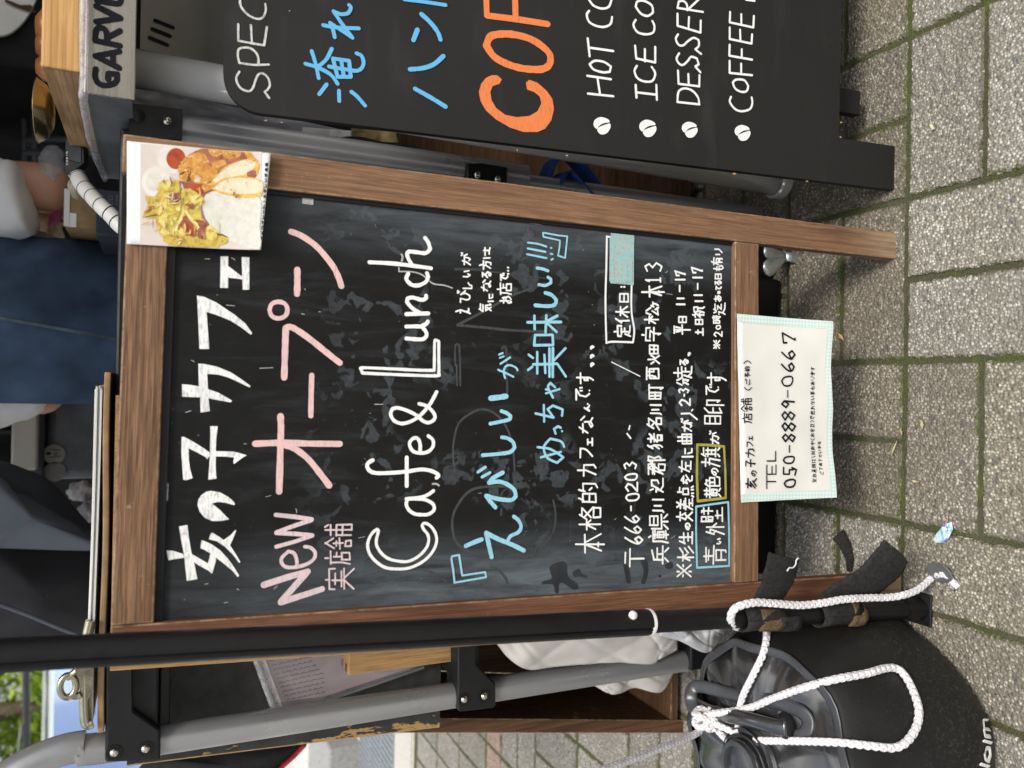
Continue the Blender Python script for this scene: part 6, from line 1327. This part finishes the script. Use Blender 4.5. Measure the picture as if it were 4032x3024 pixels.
qv = [onf(CF, *a) for a in cpx]; mb = MB(); n_ = len(qv); mb.add(qv + [v + CF.Y * .012 for v in qv], [tuple(range(n_)), tuple(reversed(range(n_, 2 * n_)))] + [(i, n_ + i, n_ + (i + 1) % n_, (i + 1) % n_) for i in range(n_)]); mb.build('body', M['black_metal'], calc, tri=True, bevel=.001)
kb = MB()
for i in range(3):
    for j in range(4):
        cc_ = onf(CF, 282 + 13 * i, 560 + 19 * j + 4 * i, -.001); kb.box(cc_, (.0045, .0012, .003))
kb.build('key', M['case_grey'], calc)
p = Pen(CF, -.0006)
for k, c_ in enumerate('CASI0'.replace('0', 'O')): p.ch(c_, 'N', 260, 268, 641 - 11 * k, 650 - 11 * k, 1.6)
p.build('lettering', M['p_line'], calc)
hs = MB(); hp = cr([W(x, y, Y) for x, y, Y in ((300, 682, 1.16), (325, 730, 1.13), (360, 770, 1.11), (400, 812, 1.09), (440, 850, 1.08), (480, 892, 1.07), (540, 930, 1.06))], 10)
hs.tube(hp, .0098, 20); ho = thing('spiral_cable_cover', 'white spiral-wrapped cable curving down behind the top of the wooden chalkboard', 'cable', hp[0])
hs.build('wrap', M['white_plastic'], ho, smooth=True)
for k in range(7):
    i = 5 + k * 8
    if i + 1 >= len(hp): break
    t_ = (hp[i + 1] - hp[i]).normalized(); Mh = Matrix.Translation(hp[i]) @ (t_ + Vector((.25, .2, .1))).normalized().to_track_quat('Z', 'Y').to_matrix().to_4x4(); g_ = MB(); g_.lathe([(.0100, -.0008), (.0104, 0), (.0100, .0008)], 24, Mh); g_.build('seam', M['leg_black'], ho)
def pixbox(name, x0, x1, y0, y1, Y, dep, mat, label, cat, parts=None, bev=.002):
    a = W((x0 + x1) / 2, y1, Y); b = W((x0 + x1) / 2, y0, Y); z1 = W(x0, (y0 + y1) / 2, Y).z; z0 = W(x1, (y0 + y1) / 2, Y).z
    t_ = thing(name, label, cat, ((a.x + b.x) / 2, Y + dep / 2, z0)); MB().mm((a.x, Y, z0), (b.x, Y + dep, z1)).build('body', mat, t_, bevel=bev, smooth=40); return t_, a.x, b.x, z0, z1
t_, xa, xb, za, zb2 = pixbox('cardboard_box', 252, 480, 755, 900, 1.45, .2, M['card'], 'brown cardboard box with a white label behind the counter', 'box')
u0 = W(300, 895, 1.448); u1 = W(262, 845, 1.448); MB().mm((u0.x, 1.4485, u0.z), (W(300, 840, 1.448).x, 1.4495, W(265, 840, 1.448).z)).build('label', M['white_paper'], t_)
MB().mm((xa, 1.4475, zb2 - .008), (xb, 1.4495, zb2)).build('lid_edge', M['paper_cream'], t_)
t_, xa, xb, za, zb2 = pixbox('navy_box', 378, 520, 750, 930, 1.30, .2, M['navy'], 'dark blue box with faint lettering just above the food photo', 'box')
p = Pen(Frame((xa, 1.2988, 0), (1, 0, 0), (0, 0, 1)), 0)
for k, c_ in enumerate('VIVI'.replace('V', 'L')): p.ch(c_, 'N', 425, 444, 798 - 10 * k, 806 - 10 * k, 2.2)
for k in range(5): p.ch('SIEHE'[k], 'N', 456, 465, 800 - 8 * k, 806 - 8 * k, 1.4)
p.build('lettering', M['steel_dull'], t_)
pixbox('cream_tub', 262, 316, 700, 752, 1.36, .07, M['yellow_tub'], 'cream plastic tub behind the counter near the calculator', 'tub', bev=.008)
def lump(name, cx, cy, rx, ry, Y, mat, label, cat, seed=0, amp=.22):
    mb = MB(); c = W(cx, cy, Y); sx = (W(cx, cy - ry, Y) - c).length; sz = (W(cx - rx, cy, Y) - c).length
    def fn(u, v):
        a, b = u * 2 * math.pi, v * math.pi; d = Vector((math.cos(a) * math.sin(b), math.sin(a) * math.sin(b), math.cos(b))); k = 1 + amp * mnoise.noise(d * 2.2 + Vector((seed, 0, 0))) + amp * .5 * mnoise.noise(d * 5 + Vector((0, seed, 0))); return c + Vector((d.x * sx, d.y * min(sx, sz) * .9, d.z * sz)) * k
    return tag(mb.grid(fn, 36, 20).build(name, mat, smooth=True), label, cat)
lump('clear_bag', 205, 640, 50, 66, 1.30, film_mat('dim_clear_film', (.38, .38, .39), .35, .2, 30, .5), 'crumpled clear plastic bag above the elbow of the person', 'bag', 3, .22)
lump('magenta_pack', 205, 830, 45, 62, 1.85, M['pink_cloth'], 'magenta wrapped pack behind the counter beside the cardboard box', 'pack', 5, .12)
rl = MB(); c = W(172, 900, 1.9); rl.lathe([(.0, -.03), (.03, -.03), (.032, -.026), (.032, .026), (.03, .03), (0, .03)], 28, Matrix.Translation(c) @ Matrix.Rotation(R(70), 4, 'Y')); tag(rl.build('paper_roll', M['yellow_tub'], smooth=40), 'cream paper roll behind the counter beside the denim apron', 'roll')
wr = thing('wire_shelf', 'dark wire shelf rack at the back of the stall behind the person', 'shelf rack', W(100, 600, 2.3))
for (y,) in ((548,), (600,)): MB().tube([W(90, y, 2.3), W(900, y, 2.3)], .008, 12).build('post', M['case_grey'], wr, smooth=True)
MB().tube([W(92, 470, 2.3), W(98, 690, 2.3)], .006, 10).build('wire', M['case_grey'], wr, smooth=True); MB().tube([W(132, 470, 2.3), W(138, 690, 2.3)], .006, 10).build('wire', M['case_grey'], wr, smooth=True)
for k in range(5): MB().tube([W(98, 540 + 14 * k, 2.3), W(132, 552 + 14 * k, 2.3)], .003, 8).build('wire', M['case_grey'], wr, smooth=True)

# grey case with two round stickers
t_, xa, xb, za, zb2 = pixbox('grey_case', 178, 470, 1545, 1888, 1.95, .3, M['case_grey'], 'dusty dark grey case with two round stickers beside the person', 'case', bev=.02)
MB().mm((xa - .01, 1.93, zb2), (xb + .01, 2.27, zb2 + .022)).build('lid', M['navy'], t_, bev if False else None) if False else MB().mm((xa - .01, 1.93, zb2), (xb + .01, 2.27, zb2 + .022)).build('lid', M['navy'], t_, bevel=.004)
for k, (x, y) in enumerate(((214, 1788), (217, 1856))):
    c = W(x, y, 1.9475); s_ = MB(); s_.lathe([(0, .001), (.0205, .001), (.0212, 0)], 32, Matrix.Translation(c) @ Matrix.Rotation(R(90), 4, 'X')); so = s_.build('sticker', simple('faded_sticker_%d' % k, (.20, .19, .165) if k == 0 else (.13, .125, .115), .7, 0, .12, 60), t_)
p = Pen(Frame((xa, 1.9462, 0), (1, 0, 0), (0, 0, 1)), 0); RG['S'] = (0, 1450, 2.212)
p.trace('S', 3.4, [(430, 705), (525, 712)], [(430, 775), (525, 768)]); p.trace('S', 12, [(415, 742), (432, 742)]); p.trace('S', 3, [(470, 735), (500, 735)], [(470, 752), (500, 752)]); p.build('pictogram', M['ink'], t_)
pixbox('beige_rail', 45, 146, 1540, 1852, 1.90, .05, M['beige'], 'beige enamelled metal rail across the back above the grey case', 'rail', bev=.004)
def drape(name, pix, Y, bul, mat, label, cat, seed=0):
    # cloth panel stretched between traced corners, bellied and wrinkled
    cx = sum(a for a, b in pix) / len(pix); cy = sum(b for a, b in pix) / len(pix); c = cr([Vector((*a, 0)) for a in pix], 5, closed=True); n = len(c); K = 8; mb = MB(); vs = []
    for k in range(K + 1):
        f = k / K
        for q in c:
            x, y = cx + (q.x - cx) * f, cy + (q.y - cy) * f; w_ = W(x, y, Y); vs.append(W(x, y, Y - bul * (1 - f * f) + .02 * mnoise.noise(w_ * 5 + Vector((seed, 0, 0))) + .006 * mnoise.noise(w_ * 18)))
    mb.add(vs, [(k * n + i, k * n + (i + 1) % n, (k + 1) * n + (i + 1) % n, (k + 1) * n + i) for k in range(K) for i in range(n)])
    return tag(mb.build(name, mat, smooth=True, solid=.003), label, cat)
drape('grey_cover', [(-120, 1845), (0, 1882), (60, 1945), (150, 2002), (290, 2062), (350, 2115), (420, 2160), (300, 2165), (0, 2155), (-120, 2150)], 1.55, .05, M['cloth_grey'], 'light grey nylon cover hanging at the back beside the tent leg', 'cover')
drape('dark_cover', [(-120, 1790), (0, 1815), (100, 1850), (200, 1900), (300, 2010), (420, 2150), (300, 2120), (150, 2040), (0, 1950), (-120, 1900)], 1.62, .04, simple('slate_nylon', (.030, .034, .042), .85, 0, .2, 7), 'slate grey nylon cover behind the light grey one', 'cover', 4)
drape('black_cover', [(-150, 2150), (100, 2158), (420, 2165), (460, 2300), (440, 2560), (150, 2600), (-150, 2580)], 1.72, .05, simple('black_nylon', (.012, .012, .015), .7, 0, .2, 7), 'black nylon cover hanging left of the light grey cover', 'cover', 7)
sm = MB(); sm.tube(cr([W(x, y, 1.64) for x, y in ((-20, 2374), (0, 2380), (120, 2425), (240, 2475), (310, 2500))], 5), .004, 8); tag(sm.build('pale_piping', M['cloth_grey'], smooth=True), 'pale piping seam running across the black nylon cover', 'piping')
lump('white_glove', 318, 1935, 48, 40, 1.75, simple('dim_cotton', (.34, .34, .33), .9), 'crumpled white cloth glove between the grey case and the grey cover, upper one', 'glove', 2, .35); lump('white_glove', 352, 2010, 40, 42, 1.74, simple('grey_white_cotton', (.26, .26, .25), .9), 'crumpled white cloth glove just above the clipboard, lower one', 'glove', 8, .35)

# ================================================================== black tote with red piping at the far left
drape('black_tote', [(520, 3180), (560, 3010), (720, 2985), (1000, 2935), (1188, 2920), (1196, 2945), (1140, 2990), (1095, 3030), (1020, 3180)], 1.42, .03, simple('black_canvas', (.014, .014, .015), .9, 0, .3, 20), 'black canvas tote with red piping behind the worn black board', 'tote', 11)
rp2 = MB(); rp2.tube(cr([W(x, y, 1.40) for x, y in ((1200, 2932), (1160, 2975), (1112, 3018), (1050, 3080), (1000, 3150))], 5), .0075, 10, prof=[(math.cos(a) * .4, math.sin(a)) for a in [2 * math.pi * k / 10 for k in range(10)]]); tag(rp2.build('red_piping', M['red'], bpy.data.objects['black_tote'], smooth=True), None)

# ================================================================== the person at the counter
def skin(name, chain, mat, parent=None, sub=2, root=0):
    # chain: list of (point, radius), edges
    pts, edges = chain
    me = bpy.data.meshes.new(name); me.from_pydata([tuple(q[0]) for q in pts], edges, []); o = bpy.data.objects.new(name, me); COL.objects.link(o)
    md = o.modifiers.new('skin', 'SKIN'); me.skin_vertices.new() if not me.skin_vertices else None
    sv = me.skin_vertices[0].data
    for i, q in enumerate(pts):
        r_ = q[1]; sv[i].radius = r_ if isinstance(r_, tuple) else (r_, r_)
    sv[root].use_root = True; md.use_smooth_shade = True
    s_ = o.modifiers.new('sub', 'SUBSURF'); s_.levels = sub; s_.render_levels = sub
    me.materials.append(mat)
    if parent: o.parent = parent; WM[o.name] = WM[parent.name]
    return o
PX, PY = .105, 1.66
pw_ = W(230, 735, 1.55); elbR = Vector((pw_.x, 1.56, pw_.z)); elbL = W(190, 1535, 1.66)
body = ([((PX, PY, .84), (.135, .10)), ((PX, PY, 1.0), (.125, .095)), ((PX, PY, 1.16), (.14, .10)), ((PX, PY, 1.30), (.13, .09)), ((PX, PY - .005, 1.385), (.058, .058)), ((PX, PY - .012, 1.44), (.052, .055)), ((PX, PY - .025, 1.50), (.072, .085)), ((PX, PY - .025, 1.585), (.078, .095)), ((PX, PY - .02, 1.645), (.055, .070)),
         ((PX + .155, PY, 1.315), .055), ((PX + .222, PY - .03, 1.16), .045), (tuple(elbR), .043), ((elbR.x + .015, elbR.y + .12, elbR.z + .03), .036), ((elbR.x + .02, elbR.y + .24, elbR.z + .05), .027),
         ((PX - .155, PY, 1.315), .055), ((PX - .170, PY + .0, 1.16), .047), (tuple(elbL), .042), ((elbL.x - .02, elbL.y + .13, elbL.z + .03), .036), ((elbL.x + .01, elbL.y + .24, elbL.z + .03), .027),
         ((PX + .085, PY, .78), .085), ((PX + .09, PY - .01, .45), .058), ((PX + .09, PY + .01, .09), .040), ((PX + .095, PY - .10, .04), .035),
         ((PX - .085, PY, .78), .085), ((PX - .09, PY - .01, .45), .058), ((PX - .09, PY + .01, .09), .040), ((PX - .095, PY - .10, .04), .035)],
        [(0, 1), (1, 2), (2, 3), (3, 4), (4, 5), (5, 6), (6, 7), (7, 8), (3, 9), (9, 10), (10, 11), (11, 12), (12, 13), (3, 14), (14, 15), (15, 16), (16, 17), (17, 18), (0, 19), (19, 20), (20, 21), (21, 22), (0, 23), (23, 24), (24, 25), (25, 26)])
person = skin('person', body, M['skin'])
tag(person, 'person in a denim apron over a white short-sleeved shirt standing behind the counter', 'person'); WM['person'] = Matrix.Identity(4)
def hand(wp, dr, side, up_):
    dr = dr.normalized(); ac = dr.cross(up_).normalized() * side; nn = ac.cross(dr).normalized()
    pts = [(wp, .022), (wp + dr * .05, (.034, .016)), (wp + dr * .085, (.036, .014))]; ed = [(0, 1), (1, 2)]
    for k, (o_, l_) in enumerate(((-.027, .062), (-.009, .074), (.009, .070), (.026, .054))):
        b = wp + dr * .088 + ac * o_; i0 = len(pts); pts += [(b, .0088), (b + dr * l_ * .5 - nn * .006, .0082), (b + dr * l_ * .8 - nn * .022, .0072), (b + dr * l_ * .9 - nn * .036, .0062)]; ed += [(2, i0), (i0, i0 + 1), (i0 + 1, i0 + 2), (i0 + 2, i0 + 3)]
    i0 = len(pts); b = wp + dr * .028 - ac * .030; pts += [(b, .011), (b + dr * .030 - ac * .020, .0095), (b + dr * .055 - ac * .022 - nn * .010, .008)]; ed += [(1, i0), (i0, i0 + 1), (i0 + 1, i0 + 2)]
    return skin('hand', (pts, ed), M['skin'], person)
hand(Vector((elbR.x + .02, elbR.y + .24, elbR.z + .05)), Vector((.05, 1, .1)), 1, Vector((0, 0, 1))); hand(Vector((elbL.x + .01, elbL.y + .24, elbL.z + .03)), Vector((.2, .8, 0)), -1, Vector((0, 0, 1)))
hd = Vector((PX, PY - .025, 1.56))
fc = MB(); fc.tube([hd + Vector((0, -.100, .018)), hd + Vector((0, -.122, -.012)), hd + Vector((0, -.112, -.024))], [.008, .014, .012], 10); fc.build('nose', M['skin'], person, smooth=True)
for s_ in (-1, 1):
    e = MB(); e.lathe([(0, -.010), (.007, -.007), (.010, 0), (.007, .007), (0, .010)], 14, Matrix.Translation(hd + Vector((s_ * .032, -.098, .022))) @ Matrix.Diagonal((1.3, .6, .7, 1))); e.build('eye', M['ink'], person, smooth=True)
    er = MB(); er.lathe([(0, -.026), (.011, -.018), (.015, .004), (.010, .022), (0, .027)], 14, Matrix.Translation(hd + Vector((s_ * .088, .008, .0))) @ Matrix.Diagonal((.55, 1, 1, 1))); er.build('ear', M['skin'], person, smooth=True)
mo = MB(); mo.tube(cr([hd + Vector((-.024, -.098, -.052)), hd + Vector((0, -.108, -.054)), hd + Vector((.024, -.098, -.052))], 5), .0045, 8); mo.build('mouth', simple('lips', (.35, .13, .11), .5), person, smooth=True)
hr = MB(); 
def hfn(u, v):
    a, b = u * 2 * math.pi, v * math.pi * .62; d = Vector((math.cos(a) * math.sin(b), math.sin(a) * math.sin(b), math.cos(b))); fr_ = max(0, -d.y); k = 1 - .10 * fr_ * (v > .55); q = hd + Vector((d.x * .094, d.y * .112 * k + .006, d.z * .118 + .018)); 
    if fr_ > .45 and q.z < hd.z + .055: q.z = hd.z + .055
    return q + d * .006 * mnoise.noise(d * 9)
hr.grid(hfn, 40, 16).build('hair', M['hair'], person, smooth=True, solid=.006)
# shirt, apron and trousers
shirt = ([((PX, PY, .90), (.172, .125)), ((PX, PY, 1.08), (.168, .122)), ((PX, PY, 1.22), (.160, .115)), ((PX, PY, 1.315), (.135, .098)), ((PX, PY - .004, 1.375), (.070, .068)), ((PX + .165, PY, 1.318), .074), ((PX + .215, PY - .03, 1.17), .072), (tuple(W(60, 790, 1.54)), .068), (tuple(W(116, 776, 1.54)), .072), ((PX - .165, PY, 1.318), .074), ((PX - .172, PY, 1.17), .062), (tuple(elbL + Vector((0, -.005, .0))), .054)],
         [(0, 1), (1, 2), (2, 3), (3, 4), (3, 5), (5, 6), (6, 7), (7, 8), (3, 9), (9, 10), (10, 11)])
so_ = skin('shirt', shirt, M['white_cloth'], person)
tx_ = bpy.data.textures.new('cloth_folds', 'CLOUDS'); tx_.noise_scale = .055; tx_.noise_depth = 2
ds_ = so_.modifiers.new('folds', 'DISPLACE'); ds_.texture = tx_; ds_.texture_coords = 'LOCAL'; ds_.strength = .030; ds_.mid_level = .5
trs = ([((PX, PY, .92), (.148, .115)), ((PX + .085, PY, .76), .100), ((PX + .09, PY - .01, .45), .078), ((PX + .09, PY + .01, .10), .062), ((PX - .085, PY, .76), .100), ((PX - .09, PY - .01, .45), .078), ((PX - .09, PY + .01, .10), .062)], [(0, 1), (1, 2), (2, 3), (0, 4), (4, 5), (5, 6)])
skin('trousers', trs, M['trouser'], person)
ax0, ax1 = W(300, 1592, 1.53).x, W(300, 928, 1.53).x
def apf(u, v):
    x = ax0 + (ax1 - ax0) * u; z = 1.30 - .70 * v; c = (u - .5) * 2
    if z > 1.12: x = PX + (x - PX) * (1 - .45 * min(1, (z - 1.12) / .16))
    y = 1.50 + .085 * c * c + .008 * math.sin(u * 14 + v * 11) + .016 * mnoise.noise(Vector((u * 4 - v * 5, v * 5, 1))) + .010 * mnoise.noise(Vector((u * 10 - v * 11, v * 8, 4)))
    return Vector((x, y, z))
ap = MB().grid(apf, 60, 60).build('apron', M['denim'], person, smooth=True, solid=.003)
for uu, dv in ((.47, .10),):
    def sfn(u, v, uu=uu): q = apf(uu - .34 * (u - .35), .05 + .9 * u); return q + Vector((.005 * (v - .5), -.0036, 0))
    MB().grid(sfn, 60, 1).build('seam', M['denim_seam'], ap, smooth=True)

# ================================================================== vehicle and greenery beyond the stall
VY = 5.6
van = thing('parked_van', 'white van with a dark roof bar and big sky-blue windscreen parked beyond the stall', 'van', (-1.8, VY, 0))
vx0, vx1 = -2.84, -1.02
def vz(x, Y=VY): return W(x, 2800, Y).z
zr, zw1, zw0 = vz(118), vz(178), vz(745)
sec = [(-.22, .28), (-.24, .62), (-.05, zw0 - .02), (.42, zw1 + .0), (.62, zr), (3.2, zr), (3.3, .9), (3.3, .28)]
mb = MB(); n_ = len(sec)
for X in (vx0, vx0 + .03, vx1 - .03, vx1):
    k = .0 if X in (vx0 + .03, vx1 - .03) else .03
    mb.v += [Vector((X, VY + y + (k if i < 5 else -k), z - (k if z > 1 else 0))) for i, (y, z) in enumerate(sec)]
for j in range(3): mb.f += [[j * n_ + i, (j + 1) * n_ + i, (j + 1) * n_ + (i + 1) % n_, j * n_ + (i + 1) % n_] for i in range(n_)]; mb.m += [0] * n_
mb.f += [list(range(n_)), list(range(3 * n_, 4 * n_))]; mb.m += [0, 0]
mb.build('body', M['car_white'], van, smooth=30, bevel=.02)
ya, za_, yb, zb3 = -.05, zw0, .42, zw1
def wsf(u, v): 
    x = vx0 + .10 + (vx1 - vx0 - .20) * u; x += (u - .5) * -.10 * v; return Vector((x, VY + ya + (yb - ya) * v - .012 - .05 * (1 - (2 * u - 1) ** 2), za_ + (zb3 - za_) * v - .01))
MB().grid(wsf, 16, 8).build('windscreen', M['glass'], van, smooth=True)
MB().mm((vx0 + .05, VY - .28, .30), (vx1 - .05, VY - .245, .50)).build('bumper', M['car_black'], van, bevel=.02)
MB().mm((vx0 + .10, VY - .275, zw0 - .10), (vx1 - .10, VY - .06, zw0 - .055)).build('cowl', M['car_black'], van, bevel=.01)
for x in (vx0 + .18, vx1 - .18):
    hl = MB(); hl.lathe([(0, .02), (.06, .018), (.08, 0)], 20, Matrix.Translation((x, VY - .245, .58)) @ Matrix.Rotation(R(90), 4, 'X') @ Matrix.Diagonal((1.3, .8, 1, 1))); hl.build('headlight', M['chrome'], van, smooth=True)
for x in (vx0 + .06, vx1 - .06):
    for y in (.55, 2.6):
        wh = MB(); wh.lathe([(0, -.08), (.16, -.08), (.26, -.09), (.28, -.05), (.28, .05), (.26, .09), (.16, .08), (0, .08)], 28, Matrix.Translation((x, VY + y, .28)) @ Matrix.Rotation(R(90), 4, 'Y')); wh.build('wheel', M['car_black'], van, smooth=40)
rbp = cr([W(x, y, VY + .62) for x, y in ((140, 2952), (112, 2945), (104, 2930), (104, 2900), (104, 2780), (102, 2640), (100, 2500))], 5); MB().tube(rbp, .024, 12).build('roof_bar', M['car_black'], van, smooth=True)
MB().tube([W(70, 2962, VY + .60), W(84, 2855, VY + .60)], .007, 8).build('aerial', M['steel_dull'], van, smooth=True)
MB().tube([W(185, 2630, VY + .1), W(182, 2950, VY + .1)], .010, 8).build('roof_seam', M['steel_dull'], van, smooth=True)
GC = [(.20, .33, .03), (.30, .45, .045), (.11, .21, .02), (.42, .54, .09), (.24, .36, .035)]
def tree(name, x, y, h, cw, label, seed, n=15000, zb0=.10):
    random.seed(seed); t_ = thing(name, label, 'tree', (x, y, 0)); mb = MB()
    mb.tube([(x, y, 0), (x + .05, y, h * .4), (x - .03, y + .04, h * .8)], [.10, .075, .03], 12)
    for k in range(6):
        a = k * 1.1; mb.tube([(x, y, h * (.3 + .07 * k)), (x + cw * .4 * math.cos(a), y + cw * .4 * math.sin(a), h * (.5 + .07 * k)), (x + cw * .7 * math.cos(a), y + cw * .7 * math.sin(a), h * (.6 + .06 * k))], [.022, .014, .006], 8)
    mb.build('trunk', M['bark'], t_, smooth=True)
    cl = []
    for _ in range(46):
        a = random.uniform(0, 6.28); r_ = cw * math.sqrt(random.random()); z = h * random.uniform(zb0, 1.0); r_ *= math.sin(min(1, (1.06 - z / h) * 2.2) * 1.57); cl.append((Vector((x + r_ * math.cos(a), y + r_ * math.sin(a), z)), random.uniform(.22, .42), random.random()))
    pts = []
    for _ in range(n):
        c, r_, k = random.choice(cl); d = Vector((random.gauss(0, 1), random.gauss(0, 1), random.gauss(0, 1))); pts.append((c + d * r_ * .5, (k + random.uniform(-.12, .12)) % 1))
    leaf_mesh('crown', pts, .072, GC, M['leaf'], t_, flat=.9)
for i, (x, y, h, cw, lab) in enumerate(((-3.5, 9.6, 4.2, 1.5, 'bright green leafy tree at the far left beyond the white van'), (-1.9, 10.2, 4.6, 1.6, 'bright green leafy tree directly behind the roof of the white van'), (-5.4, 10.6, 4.4, 1.7, 'bright green leafy tree farthest left beyond the white van'))): tree('leafy_tree', x, y, h, cw, lab, 20 + i)
